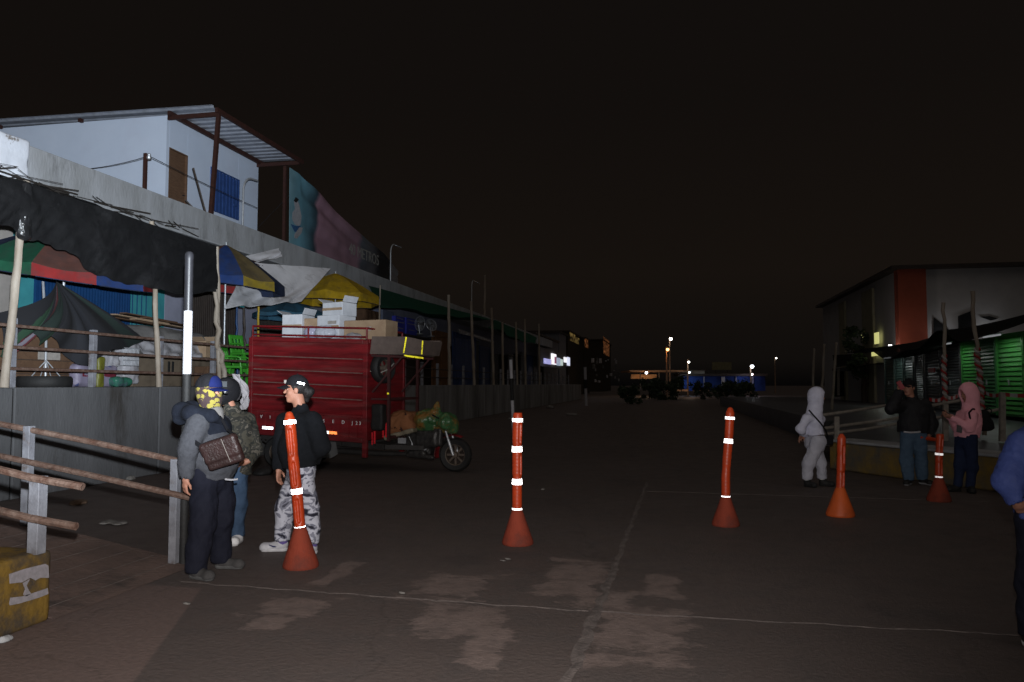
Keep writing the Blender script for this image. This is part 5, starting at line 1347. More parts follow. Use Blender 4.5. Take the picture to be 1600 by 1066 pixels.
M['tapered'] = mat('red_tape', (.34, .02, .02), (.26, .015, .015), 5, .5); M['tapewhite'] = mat('white_tape', (.40, .38, .38), (.3, .28, .28), 5, .5)
tapepole(1478, 690, 1474, 473, 15.3, .034, .15, .62, 'leaning bamboo pole with red and white tape right of the man on the phone')
tapepole(1540, 680, 1518, 455, 15.0, .038, .12, .60, 'taller bamboo pole with red and white tape behind the pink hooded woman')
# warning tape strung between the poles
def tape(lab, pts):
    r_ = thing('warning_tape', lab, 'tape', pts[0]); P = []
    for i in range(len(pts) - 1):
        for k in range(12): P.append(pts[i].lerp(pts[i + 1], k / 12) + Vector((0, 0, -.05 * math.sin(k / 12 * math.pi))))
    P.append(pts[-1])
    for par_, m, nm in ((0, M['tapered'], 'red_stripe'), (1, M['tapewhite'], 'white_stripe')):
        b = MB()
        for i in range(len(P) - 1):
            if (i // 2) % 2 == par_:
                h = Vector((0, 0, .035)); b.prism([P[i] - h, P[i + 1] - h, P[i + 1] + h, P[i] + h], back * .004)
        b.build(nm, m, r_)
tape('red and white warning tape strung from the taped pole past the pink hood', [at(1452, 624, 15.3), at(1478, 620, 15.3), at(1500, 616, 15.2), at(1534, 612, 15)])
tape('red and white warning tape running right from the taller taped pole', [at(1536, 612, 15), at(1566, 616, 14.2), at(1640, 612, 13.5)])
b = MB(); q = at(1566, 690, 14.2); r0 = at(1566, 640, 14.2)

# kiosks along the right platform
M['k_dark'] = mat('dark_green_shutter', (.05, .085, .075), (.035, .06, .055), 3, .4, .1); M['k_grey'] = mat('dark_grey_shutter', (.10, .105, .11), (.07, .075, .08), 3, .4, .1); M['k_green'] = mat('bright_green_shutter', (.065, .33, .065), (.05, .26, .055), 3, .45)
def kx(px): d = ray(px, 600); return onX(px, 600, KXr).y
def rkiosk(lab, pxa, pxb, ztop, m, slat=.16, grp='closed kiosks on the right platform', extra=None):
    slat *= .7
    ya, yb = kx(pxa), kx(pxb)          # far, near
    if ya < yb: ya, yb = yb, ya
    r_ = thing('market_kiosk', lab, 'kiosk', (KXr, (ya + yb) / 2, RZ), 0, grp)
    b = MB(); b.bx((KXr + .06, yb, RZ), (KXr + 2.6, ya, ztop)); b.build('kiosk_body', m, r_)
    b = MB(); z = RZ + .05
    while z < ztop - .1: b.prism([(KXr + .06, yb + .05, z), (KXr + .0, yb + .05, z + .02), (KXr + .02, yb + .05, z + slat - .03), (KXr + .06, yb + .05, z + slat - .01)], (0, ya - yb - .1, 0)); z += slat
    b.build('shutter', m, r_)
    b = MB(); b.bx((KXr - .03, yb - .0, RZ), (KXr + .06, yb + .05, ztop)); b.bx((KXr - .03, ya - .05, RZ), (KXr + .06, ya, ztop)); b.bx((KXr - .03, yb + .05, ztop - .06), (KXr + .06, ya - .05, ztop)); b.build('frame', m, r_)
    b = MB(); b.box((KXr - .04, (ya + yb) / 2, RZ + 1.0), (.03, .04, .16)); b.build('latch', M['steel'], r_)
    return r_
rkiosk('dark green kiosk farthest along the right row', 1383, 1398, 2.9, M['k_dark'])
rkiosk('dark green kiosk second from the far end of the right row', 1399, 1412, 2.95, M['k_dark'])
rkiosk('dark kiosk directly behind the man on the phone', 1414, 1428, 2.9, M['k_dark'])
rkiosk('grey slatted kiosk just right of the head of the man on the phone', 1430, 1444, 3.0, M['k_grey'], .12)
r_ = rkiosk('dark grey kiosk with a small red sign on its front', 1446, 1470, 3.0, M['k_grey'])
a, c = onX(1452, 582, KXr - .06), onX(1461, 575, KXr - .06); b = MB(); b.bx((KXr - .09, c.y, a.z), (KXr - .06, a.y, c.z)); b.build('red_sign', mat('red_sign', (.45, .03, .04), None, 5, .5), r_)
rkiosk('dark grey kiosk between the taped pole and the bright green one', 1472, 1502, 3.0, M['k_grey'], .14)
rkiosk('bright green kiosk right above the pink hood', 1504, 1529, 3.0, M['k_green'])
rkiosk('dim green kiosk behind the taller taped pole', 1531, 1557, 3.0, mat('mid_green_shutter', (.05, .22, .075), (.04, .17, .06), 3, .45))
rkiosk('bright green kiosk at the right edge with slatted shutter', 1559, 1600, 3.05, M['k_green'], .2)
rkiosk('green kiosk nearest the camera past the right edge', 1601, 1660, 3.05, M['k_green'], .2)
# dark awning net over the kiosks
def awn(u, v):
    px = 1395 + u * 265
    y = kx(px); t = 1 - u
    zt = 3.35 + .75 * max(0, u - .35) + .12 * math.sin(u * 15); zb = 2.75 + .25 * math.sin(u * 9 + 1) - .1 * math.sin(u * 23)
    x = KXr + .9 - v * 3.0
    return (x, y, zt + (zb - zt) * v ** 1.3 - .22 * math.sin(v * 3.1) * (.6 + .4 * math.sin(u * 21)))
b = MB(); b.grid(awn, 70, 20, .015); tag(b.build('awning_net', M['net'], sharp=None), 'ragged dark net awning sagging over the right kiosks', 'awning')
b = MB()
for px in (1400, 1440, 1490, 1548, 1620): y = kx(px); b.tube([(KXr - 2.0, y, RZ), (KXr - 2.0, y, 2.62)], .03, 8)
# far net to the left of the awning, on the poles by the tree
s4 = sheet4('awning_net', 'low dark net awning under the tree at the far right stalls', 'awning', at(1300, 556, 46), at(1398, 548, 40), at(1402, 566, 36), at(1305, 574, 40), .3, M['net'], 30, 12, .012, .12, 16)
rgp = random.Random(4)
for k, (xb, xt, yt, lab) in enumerate(((1268, 1272, 545, 'faint leaning pole leftmost of the three by the dark right stalls'), (1281, 1288, 538, 'faint leaning pole in the middle of the three by the dark right stalls'), (1297, 1307, 536, 'faint leaning pole rightmost of the three by the dark right stalls'))):
    pole(xb, 632, xt, yt, 6.0, .05, lab, zb=0, seed=50 + k, grp='leaning poles by the far right stalls')
# stall frame with the lit doorway
dd = 44
r_ = thing('dark_stall', 'dark open stall with a lit yellow doorway beyond the kiosks', 'stall', onZ(1340, 630), 0)
q0, q1 = at(1318, 622, dd), at(1378, 622, dd)
b = MB()
for x in (1310, 1338, 1362): b.beam(at(x, 618, dd), at(x, 576, dd), .12, .12)
b.build('frame', M['railpale'], r_)
b = MB(); P_ = [at(1302, 576, dd), at(1368, 571, dd), at(1368, 580, dd), at(1302, 580, dd)]; b.prism(P_, FWD * .15); b.build('fascia', M['st_grey'], r_)
b = MB(); P_ = [at(1306, 620, dd + 1.5), at(1362, 618, dd + 1.5), at(1362, 576, dd + 1.5), at(1306, 578, dd + 1.5)]; b.prism(P_, FWD * .2); b.build('back_wall', M['darkin'], r_)
b = MB(); P_ = [at(1362.5, 614, dd + .3), at(1373, 613, dd + .3), at(1373, 580, dd + .3), at(1362.5, 582, dd + .3)]; b.prism(P_, FWD * .15); b.build('lit_doorway', glow('lit_doorway', (.75, .70, .22), .55), r_)
# parked car far right, only its pale side shows
g = onZ(1316, 628, .55)
cdep = (g - EYE).dot(FWD)
cr = thing('parked_car', 'small pale car half hidden in the dark beyond the right ramp', 'car', onZ(1316, 628), RAD(11.4))
s = SDF((-1.1, -.9, -.05), (1.1, .9, 1.0), .03); s.box((0, 0, .42), (.95, .5, .2), .14, .1); s.ell((.05, 0, .62), (.6, .45, .28), .12)
s.build('body', mat('silver_paint', (.40, .41, .44), None, 4, .3, .4), cr)
for sx in (-.6, .6):
    for sy in (-.5, .5): wheel('wheel', (sx, sy, .2), (0, 1, 0), .2, .06, cr, M['steel'], 5)
b = MB(); b.lathe([(.001, .03), (.06, .02), (.07, 0)], (.86, -.42, .5), (1, -.3, 0), 12); b.build('headlight', M['retw'], cr, True)

# big market hall on the right
HBX, HBY, HBZ = 10.4, 37.6, 6.75
hb = thing('market_hall', 'big grey market hall with a brick red corner column behind the kiosks', 'building', (HBX, HBY, 0))
M['hallgrey'] = mat('dim_white_render', (.40, .39, .39), (.35, .345, .345), 1.2, .9, 0, .05); M['hallred'] = mat('brick_red_render', (.29, .075, .045), (.24, .062, .038), 1.5, .9)
cx = onY(1446, 500, HBY).x
b = MB(); b.bx((cx, HBY, 0), (60, HBY + .4, HBZ)); b.bx((HBX, HBY + .4, 0), (HBX + .35, 55, HBZ - .0)); b.build('wall', M['hallgrey'], hb)
b = MB(); b.bx((HBX - .1, HBY - .25, 0), (cx, HBY + .15, HBZ)); b.bx((HBX - .12, HBY + .15, 0), (HBX, HBY + .3, HBZ)); b.build('corner_column', M['hallred'], hb)
b = MB(); b.bx((HBX - .4, HBY - .5, HBZ), (60, HBY + .5, HBZ + .16)); b.bx((HBX - .4, HBY + .5, HBZ), (HBX + 2, 55.3, HBZ + .16)); b.build('eaves', M['darkbrown'], hb)
M['hallcream'] = mat('cream_render', (.30, .28, .20), None, 2, .9); 
for (ya, yb) in ((HBY + 4.2, HBY + 6.4), (HBY + 10.5, HBY + 12)):
    b = MB(); b.bx((HBX - .12, ya, 0), (HBX - .0, yb, HBZ - .3)); b.build('pilaster', M['hallcream'], hb)
b = MB()
for (xa, ya, xb, yb) in ((1367.5, 519, 1373.5, 538), (1363, 547, 1373, 557), (1347, 523, 1350, 528)):
    a, c = onX(xa, yb, HBX - .16), onX(xb, ya, HBX - .16); b.bx((HBX - .2, c.y, a.z), (HBX - .16, a.y, c.z))
b.build('lit_window_or_wall', glow('lit_window_or_wall', (.72, .70, .25), .75), hb)
# wall things: torn dark sheet on the hall front
r_ = thing('torn_sheet', 'torn dark plastic sheet hung on the hall wall above the awning', 'sheet', onY(1465, 530, HBY - .06))
b = MB()
for P_ in ([(1459, 496), (1472, 506), (1479, 512), (1494, 530), (1459, 530)], [(1497, 494), (1520, 485), (1524, 494), (1522, 515), (1515, 528), (1498, 520)], [(1530, 495), (1546, 494), (1560, 498), (1548, 501)]):
    b.prism([onY(x, y, HBY - .1) for x, y in P_], (0, .02, 0))
b.build('dark_sheet', M['net'], r_)
# lit signs and lamps seen between hall and awning
def litbox(name, lab, cat, x0, y0, x1, y1, dep, c, s_, th=.12):
    r2 = thing(name, lab, cat, at((x0 + x1) / 2, y1, dep)); b = MB(); b.prism([at(x0, y1, dep), at(x1, y1, dep), at(x1, y0, dep), at(x0, y0, dep)], FWD * th); b.build('lit_panel', glow('glow_' + name + str(x0), c, s_), r2)
    b = MB()
    for (xa, ya, xb, yb) in ((x0, y0, x1, y0), (x0, y1, x1, y1), (x0, y0, x0, y1), (x1, y0, x1, y1)): b.beam(at(xa, ya, dep), at(xb, yb, dep), .05, .06)
    b.build('frame', M['darkbrown'], r2)
litbox('lit_sign', 'pale lit slatted window panel above the dark awning left of the column base', 'sign', 1428, 535, 1443, 544, 36, (.55, .56, .48), .5)
litbox('lit_sign', 'thin orange lit strip behind the leaning taped pole above the awning', 'sign', 1482, 534, 1502, 537, 36, (.75, .45, .16), .5)
def lamp_ball(lab, x, y, dep, R, c, s_, power, col, grp=None, name='lamp', off=Vector((0, 0, 0))):
    p = at(x, y, dep); r2 = thing(name, lab, 'lamp', p, 0, grp)
    b = MB(); b.lathe([(.001, -R), (R * .7, -R * .7), (R, 0), (R * .7, R * .7), (.001, R)], p, n=16); b.build('bulb', glow('bulb%d' % x, c, s_), r2)
    b = MB(); b.lathe([(.001, R * 1.5), (R * .6, R * 1.4), (R * 1.15, R * .75), (R * 1.1, R * .7)], p, n=16); b.build('housing', M['darkbrown'], r2)
    if power: point('light_of_lamp', p - FWD * (R + .3) - Vector((0, 0, R + .15)) + off, power, col, R)
    return r2
lamp_ball('small white lamp shining above the awning left of the red column', 1391, 541, 35, .09, (1, 1, 1), 6, 6, (.9, .95, 1))
# fluorescent tubes under the awning
def tube_lamp(lab, px, z, ln_, power, col, s_=5, x=KXr - .55):
    y = kx(px); r2 = thing('tube_lamp', lab, 'lamp', (x, y, z), 0, 'tube lamps under the right awning')
    b = MB(); b.tube([(x, y - ln_ / 2, z), (x, y + ln_ / 2, z)], .025, 8); b.build('tube', glow('tube%d' % px, (.92, .96, 1), s_), r2)
    b = MB(); b.bx((x - .04, y - ln_ / 2 - .05, z + .035), (x + .04, y + ln_ / 2 + .05, z + .07)); b.build('housing', M['steel'], r2)
    l = bpy.data.lights.new('tube_light', 'AREA'); l.shape = 'RECTANGLE'; l.size = .08; l.size_y = ln_; l.energy = power; l.color = col
    o = bpy.data.objects.new('tube_light', l); COL.objects.link(o); o.location = (x, y, z - .05)
tube_lamp('bright white tube lamp under the awning over the dark kiosks', 1409, 2.68, 1.0, 5, (.9, 1, .95), 6)
tube_lamp('white tube lamp under the awning before the bright green kiosk above the pink hood', 1509, 2.92, .8, 5, (.95, 1, .95), .2)
tube_lamp('white tube lamp under the awning before the green kiosk at the right edge', 1585, 2.96, 1.2, 6, (.95, 1, .95), .2)
point('light_of_lamp', (HBX - .9, HBY - 1.2, 3.4), 20, (1, .8, .7), .1)
point('light_of_lamp', onY(1475, 520, HBY - .6), 4, (.95, .97, 1), .1)
point('light_of_lamp', onY(1545, 512, HBY - .6), 3.5, (.95, .97, 1), .1)

# ------------------------------------------------------------------ trees
M['leaf'] = mat('dark_leaves', (.035, .06, .025), (.02, .04, .018), 7, .6); M['bark'] = mat('bark', (.06, .045, .035), (.04, .03, .025), 8, .9)
def tree(lab, x, ybase, top_y, w_px, dep, seed, n=900, trunk_f=.3, cone=1.0):
    g = at(x, ybase, dep); g.z = 0; t = at(x, top_y, dep); H = t.z; W = w_px * dep / F / 2
    r_ = thing('tree', lab, 'tree', g, 0, 'trees far down the street'); rg = random.Random(seed)
    b = MB(); b.tube([g, g + Vector((rg.uniform(-.1, .1), 0, H * .3)), g + Vector((rg.uniform(-.2, .2), 0, H * .7))], [.04 * H, .03 * H, .01 * H], 8)
    tips = []
    for k in range(7):
        a = rg.uniform(0, 6.28); h = H * rg.uniform(.25, .55); s_ = g + Vector((0, 0, h)); e = g + Vector((math.cos(a) * W * .7, math.sin(a) * W * .7, h + H * rg.uniform(.15, .4)))
        b.tube([s_, s_.lerp(e, .5) + Vector((0, 0, .1)), e], [.018 * H, .012 * H, .004 * H], 6); tips.append(e)
    b.build('trunk', M['bark'], r_)
    b = MB(); cl = [(g + Vector((rg.gauss(0, W * .42), rg.gauss(0, W * .42), H * rg.uniform(trunk_f, .95))), rg.uniform(.18, .36) * W) for k in range(16)] + [(e, .3 * W) for e in tips]
    for k in range(n):
        c, rr = rg.choice(cl); d = Vector((rg.gauss(0, 1), rg.gauss(0, 1), rg.gauss(0, .8))).normalized() * rr * rg.random() ** .4
        p = c + d; L = rg.uniform(.05, .11) * W + .04; u = Vector((rg.gauss(0, 1), rg.gauss(0, 1), rg.gauss(0, .6))).normalized(); v = u.cross(Vector((rg.gauss(0, 1), rg.gauss(0, 1), rg.gauss(0, 1)))).normalized()
        b.add([p - u * L, p + v * L * .45, p + u * L, p - v * L * .45], [(0, 1, 2, 3)])
    b.build('crown', M['leaf'], r_, fix=False, sharp=None)
tree('dark tree in front of the lit yellow windows of the hall', 1352, 624, 505, 62, 40, 3, 1600, .42)
for k, (x, yt, w_, d, lab) in enumerate(((1036, 594, 46, 75, 'rounded dark tree before the lit blue wall, its left end'), (1056, 587, 34, 80, 'dark round tree under the white street lamp'), (1096, 595, 34, 78, 'dark tree before the middle of the blue wall'), (1135, 596, 44, 76, 'low dark tree right of the middle of the blue wall'), (1158, 597, 44, 74, 'low dark tree before the right end of the blue wall'),
        (985, 597, 44, 60, 'dark bush under the orange canopy at the far left stalls'), (1014, 594, 40, 84, 'small dark tree between the orange canopy and the street lamps'))):
    tree(lab, x, 622, yt, w_, d, 20 + k, 1100, .06)

# ------------------------------------------------------------------ far end of the street
D = 105
def farwall(name, lab, cat, x0, y0, x1, y1, dep, m, th=.5, par=None, kind=None):
    b = MB(); a, c = at(x0, y1, dep), at(x1, y1, dep); z1 = at((x0 + x1) / 2, y0, dep).z; z0 = at((x0 + x1) / 2, y1, dep).z
    P_ = [Vector((a.x, a.y, z0)), Vector((c.x, c.y, z0)), Vector((c.x, c.y, z1)), Vector((a.x, a.y, z1))]; b.prism(P_, FWD * th)
    o = b.build(name, m, par)
    if par is None: tag(o, lab, cat)
    return o
bw = thing('blue_building', 'long low blue walled building at the end of the street', 'building', at(1130, 608, D))
M['bluewall'] = mat('blue_wall', (.026, .062, .26), (.008, .018, .08), .3, .8)
farwall('wall', '', '', 1068, 588, 1196, 611, D, M['bluewall'], par=bw); farwall('roof', '', '', 1062, 584, 1200, 587.6, D - .6, M['darkbrown'], 4, par=bw)
for x in (1074, 1100, 1128, 1150, 1176): farwall('pilaster', '', '', x, 588.4, x + 1.6, 611, D - .25, M['lilac'], .24, par=bw)
farwall('white_panel', '', '', 1128, 589, 1133, 604, D - .3, M['boxwhite'], .28, par=bw)
wb = thing('white_kiosk', 'small white lit building above the left end of the blue wall', 'building', at(1088, 588, D + 2))
farwall('wall', '', '', 1076, 579, 1101, 588, D + 4, mat('lit_white_render', (.7, .72, .72), None, 2, .8), par=wb); farwall('roof', '', '', 1074, 577.6, 1103, 578.8, D + 3.6, M['darkbrown'], 2, par=wb)
oc = thing('fuel_canopy', 'long flat canopy lit orange at the end of the street', 'canopy', at(1020, 606, D - 3))
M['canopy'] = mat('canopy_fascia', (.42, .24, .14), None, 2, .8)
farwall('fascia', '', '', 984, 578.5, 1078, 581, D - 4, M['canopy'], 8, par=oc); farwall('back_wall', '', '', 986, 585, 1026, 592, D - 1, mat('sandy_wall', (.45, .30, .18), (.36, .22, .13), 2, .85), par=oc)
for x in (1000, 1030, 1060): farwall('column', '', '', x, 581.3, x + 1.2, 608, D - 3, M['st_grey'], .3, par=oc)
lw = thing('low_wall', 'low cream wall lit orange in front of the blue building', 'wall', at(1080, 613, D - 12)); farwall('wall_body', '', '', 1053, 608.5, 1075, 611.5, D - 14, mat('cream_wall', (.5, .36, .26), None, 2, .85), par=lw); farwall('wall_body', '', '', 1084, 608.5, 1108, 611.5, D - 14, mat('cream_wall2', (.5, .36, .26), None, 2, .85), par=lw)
bb = thing('roadside_billboard', 'dim greenish billboard standing behind the blue building', 'billboard', at(1128, 600, D + 8)); farwall('board', '', '', 1113, 566, 1143, 578, D + 10, mat('dim_board', (.22, .2, .12), (.15, .14, .08), 3, .8), .2, par=bb)
for x in (1118, 1137): farwall('leg', '', '', x, 578.2, x + .8, 606, D + 10, M['darkbrown'], .2, par=bb)
def street_lamp(lab, x, yl, yb, dep, R, c, s_, power, col, arm=0):
    t = at(x, yl, dep); g = at(x, yb, dep); g.z = 0
    r_ = thing('street_lamp', lab, 'street lamp', g, 0, 'lit street lamps at the end of the street')
    b = MB(); b.tube([g, Vector((g.x, g.y, t.z + .35)), t + Vector((0, 0, .38)) - FWD * .35], [.12, .08, .06], 8); b.build('pole', M['lamppole'], r_)
    q = t - FWD * .45
    b = MB(); b.lathe([(.001, -R), (R * .7, -R * .7), (R, 0), (R * .7, R * .7), (.001, R)], q, n=16); b.build('bulb', glow('lampglow%d' % x, c, s_), r_)
    b = MB(); b.lathe([(.001, R * 1.35), (R * .8, R * 1.2), (R * 1.1, R * .8), (R * 1.05, R * .75)], q, n=16); b.build('housing', M['darkbrown'], r_)
    if power: point('light_of_lamp', q - FWD * .3 - Vector((0, 0, R + .25)), power, col, R)
M['lamppole'] = mat('lamp_pole', (.3, .2, .14), None, 4, .7)
street_lamp('tallest street lamp glowing white over the street end', 1047, 530, 612, 98, .20, (1, .93, .82), 9, 14, (1, .9, .75))
street_lamp('orange glowing street lamp just left of the tallest white one', 1042, 546.5, 612, 94, .19, (1, .42, .12), 6, 25, (1, .42, .14))
street_lamp('white street lamp right of the pair, over the white lit building', 1075, 566, 612, 100, .14, (1, 1, .95), 8, 14, (1, 1, .95))
street_lamp('bright bluish street lamp at the right end of the blue wall', 1173.5, 573, 612, 98, .23, (.85, .92, 1), 10, 22, (.75, .85, 1))
street_lamp('tiny distant lamp dot farthest right above the dark trees', 1211.5, 560, 612, 130, .14, (1, 1, .9), 6, 0, (1, 1, 1))
lamp_ball('white lamp under the orange lit canopy', 1010, 582.6, D - 6, .18, (.85, .92, 1), 8, 40, (1, .75, .5))
lamp_ball('small pinkish lamp low on the blue building beneath the bluish street lamp', 1175, 585, D - 2, .16, (1, .8, .85), 5, 25, (1, .7, .75))
lamp_ball('white lamp dot on the left end of the small white building', 1077, 582, D + 1, .15, (.9, 1, 1), 6, 60, (.85, .95, 1))
point('light_of_lamp', at(1077, 596, D - 1.6), 30, (.6, .8, 1), .2); point('light_of_lamp', at(1168, 594, D - 1.6), 22, (.6, .7, 1), .2); point('light_of_lamp', at(1100, 596, D - 2), 4, (.6, .7, 1), .2)
point('light_of_lamp', at(1010, 589, D - 3), 60, (1, .6, .3), .2); point('light_of_lamp', at(1080, 606, D - 16), 26, (1, .6, .35), .2)
# far left stall row: lit screens, dim houses
rs = RW - 2.4
def lit_stall(lab, x0, x1, y0, y1, cols):
    r_ = thing('lit_stall', lab, 'stall', onX((x0 + x1) / 2, y1, rs))
    for k, (xa, ya, xb, yb, c, s_) in enumerate(cols):
        a, c1_ = onX(xa, yb, rs), onX(xb, ya, rs); b = MB(); b.bx((rs - .1, a.y, a.z), (rs - .0 + .01 * k, c1_.y, c1_.z)); b.build('lit_panel', glow('stallglow%d%d' % (xa, k), c, s_), r_)
    a, c1_ = onX(x0, y1, rs), onX(x1, y0, rs); b = MB(); b.bx((rs - .4, a.y, a.z), (rs - .12, c1_.y, c1_.z)); b.build('back_panel', M['st_grey'], r_)
lit_stall('brightly lit shop front with white and violet panels far along the left', 846, 882, 553, 572, [(851, 562, 861, 568, (.45, .45, .9), .7), (861, 562, 864, 569, (.9, .8, .9), .8), (862.5, 554, 869, 569, (.95, .93, 1), 1.1), (866, 558, 869, 568, (.45, .12, .25), .4), (871, 560, 875, 571, (.5, .6, .8), .5), (876, 562, 879, 571, (.7, .85, .8), .6)])
lit_stall('smaller lit shop front right of the brightly lit one on the left', 881, 893, 558, 571, [(882, 559, 886, 566, (.95, .95, 1), 1.0), (887, 559, 890.5, 571, (.75, .8, 1), .9)])
point('light_of_lamp', onX(866, 570, rs + .9), 6, (.85, .85, 1), .1)
rg = random.Random(9)
for (x0, x1, y0, lab, warm, lit) in ((834, 872, 522, 'dim grey gabled house above the far left stalls', 0, ()), (874, 886, 518, 'dark narrow house right of the dim grey gabled one', 0, ()), (888, 911, 518, 'dim house with yellowish lit wall above the far left stalls', 1, ((891, 521, 899, 532), (899, 529, 905, 536))), (913, 921, 526, 'narrow dim orange fronted house in the far left row', 1, ((914, 530, 919, 542),)), (941, 954, 530, 'far house with an orange lit wall at the end of the left row', 1, ((943, 533, 952, 553),))):
    X = -13.2 if x0 < 880 else -12.9
    a, c = onX(x0, 585, X), onX(x1, y0, X); c.z = onX(x0 + (x1 - x0) * .3, y0 + 4, X).z; r_ = thing('far_house', lab, 'house', (X, (a.y + c.y) / 2, 0), 0, 'houses above the far left stalls')
    b = MB(); b.bx((X - 6, a.y, 0), (X, c.y, c.z)); b.build('wall', mat('farhouse%d' % x0, (.16, .165, .19) if not warm else (.05, .04, .03), None, 2, .9), r_)
    b = MB(); b.bx((X - 6.2, a.y - .2, c.z), (X + .25, c.y + .2, c.z + .18)); b.build('roof', M['darkbrown'], r_)
    for k, (xa, ya, xb, yb) in enumerate(lit):
        p, q = onX(xa, yb, X + .06), onX(xb, ya, X + .06); b = MB(); b.bx((X + .0, p.y, p.z), (X + .06, q.y, q.z))
        m, nd, ln, bs = NT('warmglow%d%d' % (x0, k)); tn = nd.new('ShaderNodeTexNoise'); tn.inputs['Scale'].default_value = 1.6; tn.inputs['Detail'].default_value = 6; r = ramp(nd, [(.46, (.0, .0, .0)), (.66, (.30, .20, .06) if x0 < 910 else (.34, .12, .04))]); tcn = nd.new('ShaderNodeTexCoord'); ln.new(tcn.outputs['Object'], tn.inputs['Vector']); ln.new(tn.outputs[0], r.inputs[0]); ln.new(r.outputs[0], bs.inputs['Emission Color']); bs.inputs['Emission Strength'].default_value = .55; bs.inputs['Base Color'].default_value = (.1, .07, .05, 1)
        b.build('lit_window_or_wall', m, r_)  # glowing patch stands in for warm lamplight falling on the facade
# goods outside the far left stalls: pale bundles
rg = random.Random(21)
for i in range(22):
    px = rg.uniform(925, 968); py = rg.uniform(560, 598); X = PX - rg.uniform(.2, 1.5)
    p = onX(px, py, X); s_ = rg.uniform(.25, .7)
    b = MB(); b.box(p, (s_ * .5, s_, s_ * rg.uniform(.5, 1.2)), Matrix.Rotation(rg.uniform(-.4, .4), 3, 'Z'))
    tag(b.build('hanging_goods', M['wrapw'] if i % 3 else M['st_grey'], bevel=.04), 'one of the pale bundles hung outside the far left stalls', 'goods', 'pale goods outside the far left stalls')
# litter on the street
M['litter'] = mat('pale_litter', (.20, .19, .18), (.13, .12, .11), 9, .8); M['leafl'] = mat('dry_leaves', (.17, .11, .075), (.1, .07, .05), 12, .9)
def litter(lab, x, y, s_, m, seed, flat=.3, z=0):
    p = onZ(x, y, z); q = SDF((-s_, -s_, -.03), (s_, s_, s_ * .7), s_ / 10); q.ell((0, 0, s_ * .06), (s_ * .75, s_ * .5, s_ * flat), .01); q.ripple(s_ * .10, 4 / s_, seed); q.cut((0, 0, 0), (0, 0, -1))
    o = q.build('litter', m); o.matrix_basis = Matrix.Translation(p + Vector((0, 0, .003))) @ Matrix.Rotation(seed, 4, 'Z'); tag(o, lab, 'litter', 'litter on the street', 'thing')
litter('scrap of white paper at the foot of the wall behind the ramp rail', 204, 750, .12, M['litter'], 1, .5)
litter('dry brown leaves beside the wall behind the left ramp rail', 122, 788, .2, M['leafl'], 2, .14)
litter('smear of pale wet paper on the ground behind the ramp rail', 190, 820, .26, M['litter'], 3, .04)
litter('dark scrap of plastic before the leg of the grey hooded man', 170, 856, .09, M['black'], 4, .4)
litter('bluish scrap of plastic left of the end post of the ramp rail', 240, 872, .11, mat('bluish_scrap', (.10, .11, .15), None, 9, .6), 5, .1)
litter('white cigarette end on the road before the nearest orange post', 628, 928, .035, M['litter'], 6, .3)
litter('small pale stone in the road right of the middle orange post', 848, 766, .05, M['litter'], 7, .4)
litter('dark heap of rubbish behind the woman in the cap under the trike', 412, 742, .3, M['black'], 8, .4)
litter('grey cloth rag beside the rubbish heap under the trike', 418, 735, .2, M['st_grey'], 9, .25)
litter('clear wet scrap in the road below the middle orange post', 792, 876, .07, M['litter'], 10, .05)
litter('pale rubbish heap at the foot of the far left wall', 860, 638, .5, M['litter'], 11, .3)
litter('flattened pale bag lying in the road near the far left wall', 893, 649, .45, M['litter'], 12, .12)
litter('pale scrap low by the wall right of the trike wheel', 800, 656, .25, M['litter'], 13, .3)
litter('grey stone at the lower left below the yellow block', 8, 1003, .06, M['slab'], 14, .6)
litter('crumb of pale paper on the joint left of the grey hooded man', 292, 944, .05, M['litter'], 15, .15)
# ------------------------------------------------------------------ people
V3 = lambda v: np.array(list(v), float)
M['skin'] = mat('skin', (.42, .20, .135), (.35, .165, .11), 12, .55, 0, .08, 90); M['hair'] = mat('black_hair', (.008, .007, .007), (.012, .010, .010), 30, .6, 0, .5, 120, stretch=(1, 1, .2))
M['eye'] = mat('dark_eye', (.02, .015, .012), None, 5, .15); M['lip'] = mat('lips', (.25, .09, .07), None, 9, .5)

